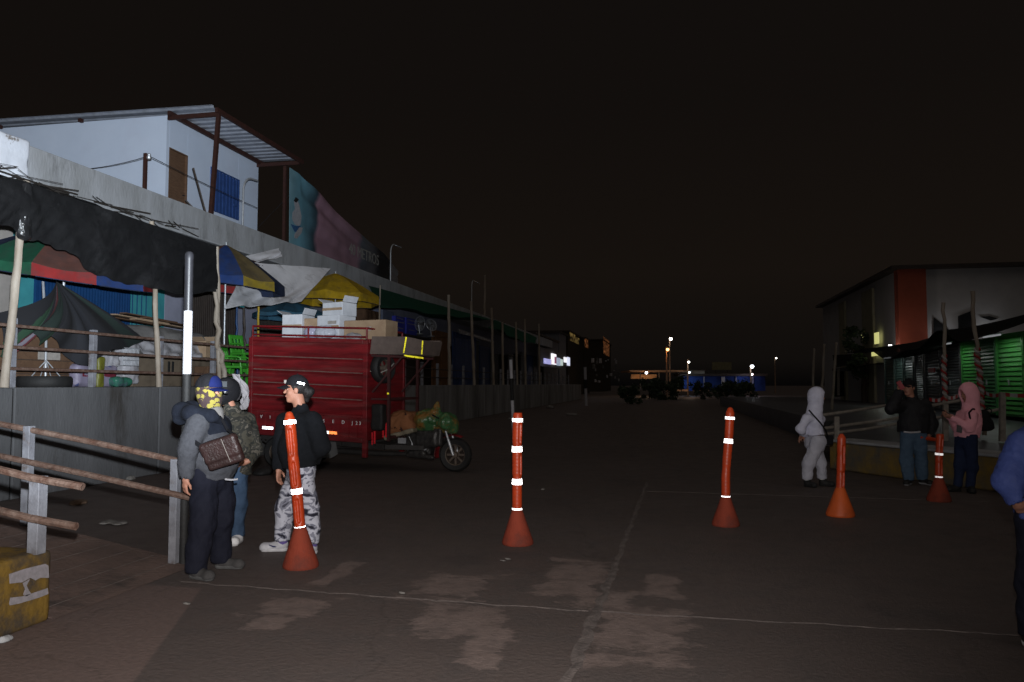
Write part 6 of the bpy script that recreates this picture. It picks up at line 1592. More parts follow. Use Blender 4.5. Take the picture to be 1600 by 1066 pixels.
class Person:
    def __init__(s, label, px, py, heading, group=None, cell=.0085):
        s.g = onZ(px, py); s.dep = (s.g - EYE).dot(FWD)
        s.M = Matrix.Translation(s.g) @ Matrix.Rotation(RAD(heading - 90), 4, 'Z'); s.I = s.M.inverted()
        s.label = label; s.J = {}; s.cell = cell; s.group = group
    def p(s, x, y, off=0.0):
        """photo point at the person's depth (+off metres further) -> local"""
        return V3(s.I @ at(x, y, s.dep + off))
    def dirl(s, wx, wy, wz=0): return V3(s.I.to_3x3() @ (RGT * wx + FWD * wy + Vector((0, 0, wz))))
    def box(s, pad=.2):
        A = np.array([v for v in s.J.values()]); return A.min(0) - pad, A.max(0) + pad
    def field(s, lo=None, hi=None, cell=None):
        a, b = s.box(.26); a[2] = max(a[2], -.05) if lo is None else a[2]
        if lo is not None: a = np.array(lo, float)
        if hi is not None: b = np.array(hi, float)
        return SDF(a, b, cell or s.cell)
    def fld(s, pts, pad=.22, cell=None):
        A = np.array(pts); return SDF(A.min(0) - pad, A.max(0) + pad, cell or s.cell)
    # -- body -------------------------------------------------------
    def axes(s):
        f = np.array(s.J.get('face', (0, 1, 0)), float); f /= np.linalg.norm(f)
        u = np.array(s.J.get('up', (0, 0, 1)), float); sd = np.cross(f, u); sd /= np.linalg.norm(sd); u = np.cross(sd, f)
        return sd, f, u
    def hand(s, d, w, dr, nrm, side, curl=.5, k=.006):
        """w wrist, dr direction of the fingers, nrm palm normal, side +1: thumb along cross(dr, nrm)"""
        dr = np.array(dr, float); dr /= np.linalg.norm(dr); nrm = np.array(nrm, float); nrm -= dr * (nrm @ dr); nrm /= np.linalg.norm(nrm)
        t = np.cross(dr, nrm) * side
        d.cap(w - dr * .03, w + dr * .02, .026, .028, .01, n=t, f=1.15)
        d.cap(w + dr * .025, w + dr * .075, .019, .017, .01, n=t, f=2.05)
        for i, L in enumerate((.068, .078, .072, .055)):
            o = w + dr * .088 + t * (.030 - i * .020)
            a = curl * .9; d1 = dr * math.cos(a) + nrm * math.sin(a); d2 = dr * math.cos(a * 2) + nrm * math.sin(a * 2)
            m = o + d1 * L * .5; d.cap(o - dr * .02, m, .0092, .0086, k); d.cap(m, m + d2 * L * .5, .0086, .0072, k)
        o = w + dr * .03 + t * .036; m = o + (dr * .6 + t * .55 + nrm * .35) * .045; d.cap(w + dr * .02 + t * .02, m, .013, .0105, .008); d.cap(m, m + (dr * .85 + nrm * .4) * .032, .0105, .0085, k)
    def head(s, d):
        h = s.J['head']; sd, f, u = s.axes(); R = np.stack([sd, f, u], 1)
        d.ell(h + u * .035 - f * .012, (.074, .093, .092), .02, R)
        d.ell(h - u * .045 + f * .022, (.058, .066, .080), .03, R)
        d.cap(h - u * .098 + f * .062 - sd * .012, h - u * .098 + f * .062 + sd * .012, .022, .022, .02)
        d.cap(h + f * .080 + u * .012, h + f * .104 - u * .026, .0085, .0125, .012)                 # nose
        for q in (-1, 1):
            d.cap(h + f * .074 + u * .028 + sd * q * .014, h + f * .066 + u * .028 + sd * q * .046, .009, .008, .01)    # brows
            d.ell(h + f * .090 + u * .006 + sd * q * .031, (.016, .011, .010), .006, R, 'sub')
            d.ell(h + f * .074 + u * .006 + sd * q * .031, (.012, .012, .010), .003, R)
            d.ell(h - f * .005 + sd * q * .076 - u * .008, (.010, .022, .032), .006, R)              # ears
            d.ell(h - u * .03 + f * .058 + sd * q * .034, (.022, .02, .02), .015, R)                 # cheeks
        d.cap(h + f * .086 - u * .060 - sd * .018, h + f * .086 - u * .060 + sd * .018, .0085, .0085, .008)
        d.cap(h + f * .097 - u * .058 - sd * .020, h + f * .097 - u * .058 + sd * .020, .0028, .0028, .003, op='sub')
        d.cap(s.J['neck'] - np.array((0, 0, .04)), h - u * .05 - f * .015, .058, .053, .02)
    def body(s, girth=1.0, hands=None, face=True):
        J = s.J; d = s.field()
        X = J.get('side', np.array((1., 0, 0)))
        d.path([J['pelvis'], J['waist'], J['chest']], [.085 * girth, .078 * girth, .085 * girth], .03, n=X, f=1.3)
        d.cap(J['shR'], J['shL'], .045, .045, .03); d.cap(J['chest'], J['neck'], .085, .055, .04)
        for q in 'RL':
            d.path([J['sh' + q], J['el' + q], J['wr' + q]], [.043, .036, .025], .02)
            d.path([J['hip' + q], J['kn' + q], J['an' + q]], [.072 * girth, .048, .034], .03)
            a = J['an' + q]; t = J['to' + q]; d.cap((a[0], a[1], .05), (a[0] * .5 + t[0] * .5, a[1] * .5 + t[1] * .5, .042), .030, .022, .02)
            hd = (hands or {}).get(q)
            if hd is not None: s.hand(d, J['wr' + q], *hd)
        s.head(d)
        d.cut((0, 0, 0.012), (0, 0, -1))
        o = d.build('person', M['skin'])
        o.matrix_basis = s.M.copy(); s.o = tag(o, s.label, 'person', s.group)
        if face:
            h = J['head']; sd, f, u = s.axes(); R = np.stack([sd, f, u], 1)
            for q in (-1, 1):
                e = SDF(h + f * .08 + u * .006 + sd * q * .031 - .03, h + f * .08 + u * .006 + sd * q * .031 + .03, .003)
                e.ell(h + f * .0765 + u * .005 + sd * q * .031, (.009, .0105, .0065), .002, R); e.build('eye', M['eye'], o)
            e = SDF(h - u * .06 + f * .09 - .05, h - u * .06 + f * .09 + .05, .004)
            for k_ in (-.0045, .0055): e.cap(h + f * .0895 - u * (.060 + k_) - sd * .016, h + f * .0895 - u * (.060 + k_) + sd * .016, .0062, .0062, .003)
            e.build('lips', M['lip'], o)
        return o
    def hair(s, bun=False, low=.0):
        h = s.J['head']; sd, f, u = s.axes(); R = np.stack([sd, f, u], 1)
        d = SDF(h - .24, h + .24, .008); d.ell(h + u * .034 - f * .018, (.082, .097, .098), .01, R)
        d.ell(h - u * .05 + f * .075, (.10, .075, .11), .02, R, 'sub')
        d.cut(h - u * (.09 + low), -u)
        if bun:
            d.cap(h - f * .085 + u * .0, h - f * .115 - u * .02, .045, .055, .02); d.cap(h - f * .10 - u * .02, h - f * .10 - u * .10, .04, .022, .03)
        d.ripple(.004, 60, 3, (1, 1, .3)); d.build('hair', M['hair'], s.o)
    # -- clothing ---------------------------------------------------
    def top(s, m, depth, f, hem, sl=(.072, .062, .05), name='jacket', rip=.009, fr=14, seed=0, belly=0.0, collar=.0, cuffback=.015, sh=.072, hemn=(0, 0, -1), flare=0.0, arms='RL', nk=.075, yk=.0):
        J = s.J; d = s.field(); X = J.get('side', np.array((1., 0, 0))); z = np.array((0, 0, 1.))
        lowp = J['pelvis'] + (J['pelvis'] - J['waist']) * .6
        d.path([lowp, J['pelvis'], J['waist'], J['chest']], [depth[0] + flare, depth[0], depth[1], depth[2]], .04, n=X, f=f)
        if belly: d.ell(J['waist'] + np.array((0, 1, 0)) * belly[0] + z * belly[1], belly[2], .06)
        d.cap(J['shR'] * .9 + J['shL'] * .1, J['shL'] * .9 + J['shR'] * .1, sh, sh, .06)
        d.cap(J['chest'], J['neck'], depth[2] * .95, nk, .05)
        if collar: d.cap(J['neck'] - z * .02, J['neck'] + z * collar, nk + .006, nk, .015)
        d.cut(hem, hemn)
        if yk:
            return d
        # hollow neck
        d.cap(J['neck'] + z * (.045 + collar), J['head'], .062, .06, .01, op='sub')
        for q in arms:
            d.path([J['sh' + q], J['el' + q], J['wr' + q]], list(sl), .025)
        d.ripple(rip, fr, seed, (1, 1, .8)); d.ripple(rip * .48, fr * 2.4, seed + 5); d.ripple(rip * .22, fr * 5, seed + 6)
        for q in arms:
            w, e = J['wr' + q], J['el' + q]; v = (w - e) / np.linalg.norm(w - e)
            d.cap(w + v * (.012 - cuffback), w + v * .12, sl[2] * .9, sl[2] * 1.5, .004, op='sub')
        return d.build(name, m, s.o)
    def trousers(s, m, rs, cuff=.07, rip=.008, fr=13, seed=1, waist=.02, name='trousers', f=1.28, hipr=.125):
        J = s.J; d = s.field(); X = J.get('side', np.array((1., 0, 0)))
        d.path([J['pelvis'] + np.array((0, 0, .06)), J['pelvis'] - np.array((0, 0, .02))], [hipr * .95, hipr], .03, n=X, f=f)
        for q in 'RL':
            a = J['an' + q]
            d.path([J['hip' + q], J['kn' + q], a + np.array((0, 0, .0))], list(rs), .03)
        d.ripple(rip, fr, seed, (1, 1, .75)); d.ripple(rip * .5, fr * 2.4, seed + 7, (1, 1, .8)); d.ripple(rip * .22, fr * 5, seed + 8)
        d.cut((0, 0, cuff), (0, 0, -1), .01)
        d.cut(J['pelvis'] + np.array((0, 0, .13)), (0, 0, 1), .01)
        return d.build(name, m, s.o)
    def shoes(s, m, sole_m, L=.27, w=.047, h=.085, name='shoe', mark=None):
        for q in 'RL':
            a, t = s.J['an' + q].copy(), s.J['to' + q].copy(); a[2] = 0; t[2] = 0
            dr = (t - a) / np.linalg.norm(t - a); sd = np.array((dr[1], -dr[0], 0)); z = np.array((0, 0, 1.))
            heel = a - dr * .055; toe = heel + dr * L
            lift = max(0, s.J['an' + q][2] - .085)
            d = SDF(np.minimum(heel, toe) - .12, np.maximum(heel, toe) + np.array((.12, .12, .2)), .0065)
            d.cap(heel + dr * .05 + z * (.05), toe - dr * .06 + z * .036, w, w * .86, .03); d.cap(a + z * h + dr * .0, a + z * .05 + dr * .03, w * .95, w, .03); d.ell(toe - dr * .05 + z * .035, (w * .95,) * 3, .03)
            d.cap(a + z * (h + .03), a + z * (h + .1), w * .66, w * .75, .006, op='sub')
            d.cut((0, 0, .018), (0, 0, -1)); d.ripple(.0015, 60, 2)
            o = d.build(name, m, s.o)
            d = SDF(np.minimum(heel, toe) - .1, np.maximum(heel, toe) + np.array((.1, .1, .08)), .0065)
            d.cap(heel + dr * .048 + z * .03, toe - dr * .058 + z * .03, w * 1.06, w * .98, .02); d.cut((0, 0, .034), (0, 0, 1)); d.cut((0, 0, 0.001), (0, 0, -1)); d.build('sole', sole_m, o)
            b = MB()
            for k in range(4):
                c = a + dr * (.03 + k * .025) + z * (.105 - k * .013); b.tube([c - sd * .022, c + z * .004, c + sd * .022], .0035, 5)
            b.build('laces', sole_m, o, True)
            if mark is not None:
                sg = 1 if s.J.get('near', 1) > 0 else -1
                b = MB(); pts = []
                for k in range(9): u_ = k / 8; c = a + dr * (-.01 + .125 * u_) + z * (.046 + .035 * (u_ - .35) ** 2 * 1.6 - .0 + (.02 * (1 - u_) ** 3)); pts.append(c)
                for sgn in (-1, 1): b.tube([p + sd * sgn * (w * (.98 - .12 * i / 8)) for i, p in enumerate(pts)], [.003 + .009 * math.sin(math.pi * min(1, (i + .6) / 9)) * (1 - i / 11) for i in range(9)], 6)
                b.build('shoe_mark', mark, o, True)
    def capn(s, m, brim_m, name='cap', front=None, brim_turn=0.0, brim_drop=.0, size=1.0):
        h = s.J['head']; sd, f, u = s.axes(); R = np.stack([sd, f, u], 1)
        d = SDF(h - .22, h + .24, .007); d.ell(h + u * .040 - f * .010, (.088 * size, .106 * size, .104 * size), .01, R); d.cut(h + u * .038 + f * .02, -u + f * .12, .006); d.ell(h + u * .0 - f * .01, (.080, .098, .095), .005, R, 'sub')
        d.ripple(.0018, 40, 4); o = d.build(name, m, s.o)
        fb = f * math.cos(brim_turn) + sd * math.sin(brim_turn); sb = np.cross(fb, u)
        b = MB()
        def br(a, v):
            th = (a - .5) * 2.0; base = h + u * .045 - f * .01 + (fb * math.cos(th) * .104 + sb * math.sin(th) * .086) * size
            ext = v * .082 * math.cos(th * .72); return base + fb * ext + u * (-.012 * v - .020 * (abs(th)) ** 2 * .9 - brim_drop * v)
        b.grid(br, 22, 8, .007); b.build('brim', brim_m, o, True)
        b = MB(); c = h + u * .145 * (size) - f * .01; b.lathe([(.001, .008), (.008, .004), (.010, 0)], c, u, 10); b.build('button', m, o, True)
        if front: b = MB(); c = h + u * .075 + f * .098; b.lathe([(.001, .012), (.018, .01), (.02, -.01)], c, f, 14); b.build('badge', front, o, True)
        return o
    def hood_up(s, m, name='hood', face=(0, 0, 0), rr=(.116, .132, .140)):
        h = s.J['head']; sd, f, u = s.axes(); R = np.stack([sd, f, u], 1)
        d = SDF(h - .34, h + .26, .008); d.ell(h + u * .015 - f * .012, rr, .02, R); d.cap(h - u * .07 - f * .02, s.J['neck'] + np.array((0, 0, -.05)), .102, .135, .07)
        d.ell(h + f * .115 - u * .015, (.072, .075, .098), .02, R, 'sub'); d.ell(h + u * .0 + f * .012, (.086, .104, .118), .012, R, 'sub'); d.cap(h - u * .08, s.J['neck'] - np.array((0, 0, .1)), .07, .07, .02, op='sub')
        d.ripple(.006, 16, 9); d.ripple(.002, 45, 10); return d.build(name, m, s.o)

def mk(P, **k): P.J.update({a: np.array(v, float) for a, v in k.items()})
def legs(P, hipz=.86, hw=.085):
    J = P.J; hipz = min(hipz, J['pelvis'][2] + .04)
    for q, sg in (('R', 1), ('L', -1)):
        J['hip' + q] = J['pelvis'] + np.array((sg * hw, 0, hipz - J['pelvis'][2]))

# --- man in the grey hoodie (seen from his right side) -------------
P = Person('man in a grey hoodie with a yellow skull patterned face wrap and blue brimmed cap', 332, 896, 352); p = P.p
mk(P, head=p(326, 612), neck=p(330, 650), chest=p(326, 676, .05), waist=p(332, 715, .05), pelvis=p(331, 748, .05), shR=p(309, 661, -.14), shL=p(345, 664, .24), elR=p(292, 706, -.22), wrR=p(291, 746, -.20), elL=p(352, 712, .30), wrL=p(352, 728, .20),
   knR=p(318, 820, -.12), anR=p(306, 889, -.16), knL=p(348, 812, .12), anL=p(346, 876, .18), face=P.dirl(.94, -.28, -.10))
legs(P); P.J['toR'] = P.J['anR'] + P.dirl(.17, -.10); P.J['toL'] = P.J['anL'] + P.dirl(.19, -.03)
for q in ('anR', 'anL'): P.J[q][2] = .085
P.body(1.15, {'R': (P.dirl(-.15, 0, -1), P.dirl(.6, .6, 0), 1, .55), 'L': (P.dirl(.3, -.5, -.6), P.dirl(-.6, -.4, 0), -1, .6)}, face=True)
M['heather'] = mat('heather_grey_jersey', (.068, .070, .080), (.052, .054, .062), 40, .95, 0, .35, 150, c3=(.045, .047, .054), s3=3); M['navyj'] = mat('dark_navy_jersey', (.013, .016, .025), (.009, .011, .018), 20, .95, 0, .3, 120); M['navyt'] = mat('navy_track_cloth', (.0125, .0135, .023), (.009, .010, .018), 8, .85, 0, .2, 70)
hem1 = p(330, 749)
P.top(M['heather'], (.148, .165, .15), 1.22, hem1, (.088, .074, .052), 'hoodie', .010, 12, 3, belly=(.08, .02, (.19, .15, .19)), sh=.085, flare=-.01)
d = P.top(None, (.148, .165, .15), 1.22, hem1, belly=0, sh=.092, yk=1); J = P.J
cutp = p(335, 682); d.cut(cutp, P.dirl(.12, 0, -1)); d.cap(J['neck'] + np.array((0, 0, .05)), J['head'], .062, .06, .01, op='sub')
for q in 'RL': d.cap(J['sh' + q] + (J['sh' + q] - J['chest']) * .12, J['el' + q], .10, .09, .01, op='sub')
d.D += -.009; d.ripple(.006, 14, 4); d.build('yoke', M['navyj'], P.o)
d = P.fld([J['neck'], p(280, 645), p(300, 640)], .2); z = np.array((0, 0, 1.))
d.path([p(346, 660, -.02), p(330, 650, -.14), p(300, 646, -.12), p(287, 645, .0), p(300, 642, .14), p(330, 644, .16)], [.03, .05, .07, .075, .07, .045], .04); d.cap(p(287, 643), p(282, 655), .06, .05, .03); d.ripple(.010, 15, 6); d.build('hood', M['navyj'], P.o)
P.trousers(M['navyt'], (.125, .100, .082), .05, .012, 12, 5, hipr=.132)
P.shoes(mat('dusty_dark_shoe', (.06, .058, .058), (.045, .043, .043), 20, .8), mat('dark_sole', (.10, .10, .10), (.07, .07, .07), 10, .8))
# face wrap with yellow skull-like blobs (generic blotches)
def wrap_mat():
    m, nd, ln, b = NT('skull_print'); tc = nd.new('ShaderNodeTexCoord'); mp = nd.new('ShaderNodeMapping'); mp.inputs['Scale'].default_value = (1, 1, 1.25); ln.new(tc.outputs['Object'], mp.inputs[0])
    v = nd.new('ShaderNodeTexVoronoi'); v.inputs['Scale'].default_value = 17; v.inputs['Randomness'].default_value = .6; ln.new(mp.outputs[0], v.inputs['Vector'])
    n = nd.new('ShaderNodeTexNoise'); n.inputs['Scale'].default_value = 85; n.inputs['Detail'].default_value = 2; ln.new(tc.outputs['Object'], n.inputs['Vector'])
    a = nd.new('ShaderNodeMath'); a.operation = 'MULTIPLY_ADD'; a.inputs[1].default_value = .42; ln.new(n.outputs[0], a.inputs[0]); ln.new(v.outputs['Distance'], a.inputs[2])
    r = ramp(nd, [(0, (.28, .24, .045)), (.70, (.045, .026, .028))], 'CONSTANT'); ln.new(a.outputs[0], r.inputs[0]); ln.new(r.outputs[0], b.inputs['Base Color']); b.inputs['Roughness'].default_value = .9; return m
h = J['head']; sd, f, u = P.axes(); R = np.stack([sd, f, u], 1); d = P.fld([h, J['neck']], .2, .007)
d.ell(h + u * .02 - f * .006, (.089, .108, .105), .01, R); d.ell(h - u * .05 + f * .03, (.074, .088, .088), .04, R); d.cap(h - u * .05, J['neck'] + z * .035, .082, .086, .04); d.ell(h + f * .11 + u * .004, (.05, .035, .014), .01, R, 'sub'); d.cut(h + u * .07, u); d.cut(J['neck'] + z * .02, -z); d.ripple(.004, 26, 3); d.build('face_wrap', wrap_mat(), P.o)
M['capblue'] = mat('cap_blue', (.008, .014, .085), (.006, .011, .062), 12, .8); M['capblack'] = mat('cap_black', (.014, .014, .017), (.010, .010, .012), 30, .85, 0, .3, 120)
cp = P.capn(M['capblack'], M['capblue'], brim_turn=0, size=1.05)
d = SDF(h - .22, h + .24, .007); d.ell(h + u * .040 - f * .010, (.102, .121, .119), .01, R); d.cut(h + u * .055 + f * .055, -f - u * .1, .004); d.cut(h + u * .045, -u, .004); d.ell(h + u * .040 - f * .010, (.088, .107, .105), .003, R, 'sub'); d.build('cap_front', M['capblue'], cp)
b = MB(); c = h + u * .085 + f * .095 - sd * -.02; b.beam(c - sd * .0 - u * .014, c + sd * .035 - f * .012 - u * .018, .012, .004, up=Vector(f)); b.build('cap_badge', M['lime'], cp, True)
d = P.fld([J['neck'] - z * .02], .16, .007); d.cap(J['neck'] + z * .0 + f * .02, J['neck'] + z * .025 + f * .02, .088, .086, .01); d.cap(J['neck'] - z * .1, J['neck'] + z * .1, .080, .080, .0, op='sub'); d.ripple(.003, 30, 2); d.build('collar', M['sackg'], P.o)
b = MB(); c = p(370, 749, -.18); b.tube([p(352, 749, -.20), p(362, 750, -.21), p(371, 749, -.17)], .008, 6); b.build('shirt_edge', M['polewhite'], P.o, True)
# bag
d = P.fld([p(347, 705, -.3)], .28, .008); axx = np.array(p(368, 678, -.27) - p(322, 694, -.27)); axx /= np.linalg.norm(axx); nn = P.dirl(.35, -.94, 0); nn -= axx * (nn @ axx); nn /= np.linalg.norm(nn); zz = np.cross(axx, nn); zz = -zz if zz[2] < 0 else zz
RB = np.stack([axx, nn, zz], 1); bc = p(348, 707, -.30)
d.box(bc, (.148, .045, .115), .03, .01, RB); d.box(bc + nn * .012 + zz * .03, (.152, .045, .09), .03, .004, RB); d.ripple(.004, 14, 8)
bg_ = d.build('shoulder_bag', mat('dark_brown_leather', (.036, .018, .017), (.024, .013, .012), 10, .42, 0, .35, 60)); bg_.matrix_basis = P.M.copy(); tag(bg_, 'dark brown leather shoulder bag worn across the grey hoodie', 'bag')
b = MB(); q = bc + nn * .062; b.tube([q + zz * .11 + axx * .05 + nn * .004, q + zz * .01 + axx * .052 + nn * .004, q - zz * .09 + axx * .055 - nn * .002], .0022, 5); b.build('seam', M['label'], bg_, True)
def strap(pts, wdt, nrm, m, par, name='strap', th=.006):
    b = MB()
    for i in range(len(pts) - 1):
        b.beam(pts[i], pts[i + 1] + (pts[i + 1] - pts[i]) * .03, wdt, th, up=Vector(nrm))
    b.build(name, m, par, True)
strap([bc + axx * .145 + zz * .09, p(356, 672, -.17), p(347, 656, -.10), p(341, 648, .0)], .022, nn, M['capblack'], bg_); strap([bc - axx * .145 + zz * .02, p(313, 697, -.26), p(303, 690, -.24), p(293, 680, -.12)], .035, nn, M['capblack'], bg_)
b = MB(); c = bc - axx * .15 + zz * .0; b.box(c, (.02, .02, .035), Matrix(RB.tolist())); b.build('buckle', M['steel'], bg_, True)

# --- helmeted person ----------------------------------------------
P = Person('person in a black motorcycle helmet and dark camouflage jacket behind the grey hoodie', 366, 848, 236); p = P.p
mk(P, head=p(353, 614, .05), neck=p(362, 640, .06), chest=p(368, 668, .06), waist=p(368, 700, .06), pelvis=p(364, 735, .06), shR=p(344, 657, .05), shL=p(388, 657, .12), elL=p(397, 702, .06), wrL=p(384, 722, -.12), elR=p(338, 700, .02), wrR=p(342, 735, -.06),
   knR=p(346, 790, .0), anR=p(342, 838, .05), knL=p(371, 788, .0), anL=p(372, 834, .0), face=P.dirl(-.62, -.75, .0))
legs(P); P.J['toR'] = P.J['anR'] + P.dirl(-.12, -.15); P.J['toL'] = P.J['anL'] + P.dirl(.02, -.18); P.J['side'] = P.dirl(.85, -.4)
for q in ('anR', 'anL'): P.J[q][2] = .085
P.body(1.05, {'L': (P.dirl(-.7, -.3, -.3), P.dirl(0, -.3, -1), 1, .6), 'R': (P.dirl(0, 0, -1), P.dirl(1, 0, 0), -1, .5)})
M['camod'] = camo('dark_camouflage', [(0, (.020, .021, .018)), (.38, (.046, .042, .032)), (.48, (.022, .022, .019)), (.58, (.085, .075, .06)), (.63, (.03, .03, .026))], 8)
P.top(M['camod'], (.145, .15, .145), 1.3, p(370, 742), (.085, .075, .058), 'jacket', .011, 13, 14, sh=.085, collar=.03, flare=.0)
M['jeans'] = mat('blue_denim', (.050, .085, .145), (.035, .062, .11), 9, .85, 0, .3, 160); P.trousers(M['jeans'], (.105, .085, .072), .06, .010, 13, 15, hipr=.122)
P.shoes(mat('white_shoe', (.75, .75, .76), (.6, .6, .61), 20, .6), mat('white_sole', (.6, .6, .6), None, 10, .7))
h = P.J['head']; sd, f, u = P.axes(); R = np.stack([sd, f, u], 1); d = SDF(h - .24, h + .24, .007)
d.ell(h + u * .015 - f * .012, (.122, .142, .145), .02, R); d.ell(h - u * .075 + f * .075, (.105, .075, .05), .05, R); d.ell(h + f * .14 + u * .0, (.10, .085, .062), .015, R, 'sub'); d.ell(h + u * .0, (.094, .112, .120), .01, R, 'sub'); d.cap(h - u * .08 - f * .02, h - u * .3 - f * .02, .085, .085, .01, op='sub')
hl = d.build('helmet', mat('glossy_black_shell', (.012, .012, .014), (.016, .016, .018), 5, .12, spec=.6), P.o)
b = MB(); 
def vis(a, v):
    th = (a - .5) * 2.2; ph = .30 + v * .42; return h + (f * math.cos(th) * math.cos(ph) * .152 + sd * math.sin(th) * math.cos(ph) * .128) + u * (.015 + .150 * math.sin(ph)) - f * .012
b.grid(vis, 20, 8, .003); b.build('visor', mat('smoke_visor', (.10, .11, .12), None, 5, .06, spec=.8), hl, True)
d = SDF(h - .18, h + .18, .006); d.ell(h - u * .06 + f * .035, (.064, .074, .055), .01, R); d.cap(h - u * .035 + f * .09, h - u * .05 + f * .11, .012, .014, .02); d.cut(h - u * .028, u); d.build('face_mask', mat('pale_face_mask', (.42, .40, .48), None, 8, .8), P.o)
# pale cloth hanging behind the helmet
sheet = MB(); A0, B0, C0, D0 = [Vector(p(*q)) for q in ((364, 584, .2), (374, 586, .22), (390, 612, .18), (380, 622, .2))]
c2, d2 = Vector(p(386, 640, .2)), Vector(p(371, 640, .22))
def shf(u_, v):
    q = A0.lerp(B0, u_).lerp(D0.lerp(C0, u_), v * 2) if v < .5 else D0.lerp(C0, u_).lerp(d2.lerp(c2, u_), v * 2 - 1)
    return q + Vector((.012 * math.sin(u_ * 16 + v * 5), .015 * math.sin(v * 13 + u_ * 7), 0))
sheet.grid(shf, 14, 22, .005); sheet.build('head_cloth', mat('pale_cloth', (.24, .225, .235), (.18, .17, .175), 6, .9, 0, .2, 80), P.o, True)

# --- woman in the cap ---------------------------------------------
P = Person('woman in a black cap and black sweatshirt with grey camouflage trousers', 465, 864, 204); p = P.p
mk(P, head=p(462.5, 609), neck=p(470, 640, .02), chest=p(470, 670), waist=p(470, 705), pelvis=p(471, 738), shL=p(488, 657, -.13), shR=p(447, 659, .17), elL=p(501, 697, -.12), wrL=p(486, 722, .10), elR=p(438, 702, .20), wrR=p(436, 732, .15),
   knR=p(447, 792, .08), anR=p(441, 846, .08), knL=p(484, 796, -.06), anL=p(487, 851, -.06), face=P.dirl(-.97, -.22, -.0))
legs(P, .85); P.J['toR'] = P.J['anR'] + P.dirl(-.20, -.03); P.J['toL'] = P.J['anL'] + P.dirl(-.10, -.16); P.J['side'] = P.dirl(.5, -.86)
for q in ('anR', 'anL'): P.J[q][2] = .085
P.body(1.12, {'R': (P.dirl(-.06, 0, -1), P.dirl(.8, -.2, 0), -1, .4), 'L': (P.dirl(-.7, .3, -.5), P.dirl(0, 1, 0), 1, .5)})
M['blackfleece'] = mat('black_fleece', (.0085, .0095, .012), (.006, .007, .009), 22, .95, 0, .4, 130)
P.top(M['blackfleece'], (.155, .165, .155), 1.24, p(470, 728), (.088, .080, .060), 'sweatshirt', .010, 11, 24, sh=.085, belly=(.05, .02, (.19, .17, .20)), collar=.03, hemn=P.dirl(.10, 0, -1), flare=.0)
M['camog'] = camo('grey_camouflage', [(0, (.06, .06, .08)), (.37, (.20, .205, .255)), (.46, (.46, .47, .54)), (.555, (.15, .155, .20)), (.61, (.022, .022, .034))], 6.2, stretch=(1, 1, 1.7))
P.trousers(M['camog'], (.118, .094, .070), .10, .009, 12, 25, hipr=.134)
M['wshoe'] = mat('worn_white_shoe', (.5, .5, .53), (.34, .34, .37), 14, .6); P.shoes(M['wshoe'], mat('offwhite_sole', (.52, .52, .54), None, 12, .7), .265, .048, .085, mark=M['capblue'])
for q in 'RL':
    a = P.J['an' + q]; d = SDF(a - .12, a + .14, .007); d.cap(a - np.array((0, 0, .02)), a + np.array((0, 0, .06)), .050, .056, .01); d.ripple(.003, 30, 3); d.build('sock', mat('purple_sock', (.12, .09, .27), None, 20, .9), P.o)
P.hair(True); c_ = P.capn(M['capblack'], M['capblack'], front=M['label'], brim_drop=.012)
h = P.J['head']; sd, f, u = P.axes(); sn = -1 if (sd @ P.dirl(0, -1)) < 0 else 1
b = MB(); b.beam(h + u * .068 - f * .018 + sd * sn * .097, h + u * .052 - f * .080 + sd * sn * .079, .004, .018, up=Vector(u)); b.build('reflective_patch', M['retw'], c_, True)

# --- pale hooded woman on the right -------------------------------
P = Person('woman in a pale grey hooded tracksuit with her hands behind her back', 1273, 760, 22, cell=.0095); p = P.p
mk(P, head=p(1277, 620), neck=p(1272, 645), chest=p(1270, 661), waist=p(1272, 678), pelvis=p(1273, 693), shR=p(1261, 654, -.10), shL=p(1282, 654, .20), elR=p(1251, 671, -.12), wrR=p(1257, 679, .10), elL=p(1262, 670, .30), wrL=p(1254, 680, .14),
   knR=p(1264, 724, -.05), anR=p(1261, 753, -.04), knL=p(1283, 724, .05), anL=p(1285, 753, .04), face=P.dirl(.95, -.1, -.05))
legs(P); P.J['toR'] = P.J['anR'] + P.dirl(.08, -.17); P.J['toL'] = P.J['anL'] + P.dirl(.16, -.12); P.J['side'] = P.dirl(.35, -.93)
for q in ('anR', 'anL'): P.J[q][2] = .085
P.body(.95, {'R': (P.dirl(-.3, .6, -.5), P.dirl(1, 0, 0), 1, .6), 'L': (P.dirl(-.6, -.3, -.4), P.dirl(1, 0, 0), -1, .6)})
M['palegrey'] = mat('pale_grey_jersey', (.66, .67, .80), (.56, .57, .70), 12, .95, 0, .3, 120)
P.top(M['palegrey'], (.125, .13, .13), 1.22, p(1273, 679), (.072, .066, .048), 'hoodie', .010, 14, 34, sh=.072, hemn=P.dirl(.0, 0, -1)); P.hood_up(M['palegrey'])
P.trousers(mat('grey_track_cloth', (.50, .50, .57), (.42, .42, .48), 8, .95, 0, .2, 90), (.112, .086, .070), .11, .012, 14, 35, hipr=.124)
P.shoes(M['black'], M['black'], .25, .044)
for q in 'RL':
    a = P.J['an' + q]; d = SDF(a - .12, a + .14, .008); d.cap(a - np.array((0, 0, .02)), a + np.array((0, 0, .03)), .040, .042, .01); d.build('sock', M['white'], P.o)
r_ = thing('crossbody_bag', 'small black bag on a strap across the pale grey hoodie', 'bag'); r_.matrix_basis = P.M.copy()
b = MB(); b.tube([p(1264, 641, -.10), p(1272, 650, -.17), p(1281, 660, -.17), p(1290, 672, -.10), p(1294, 684, .0)], .012, 6); b.build('strap', M['capblack'], r_, True)
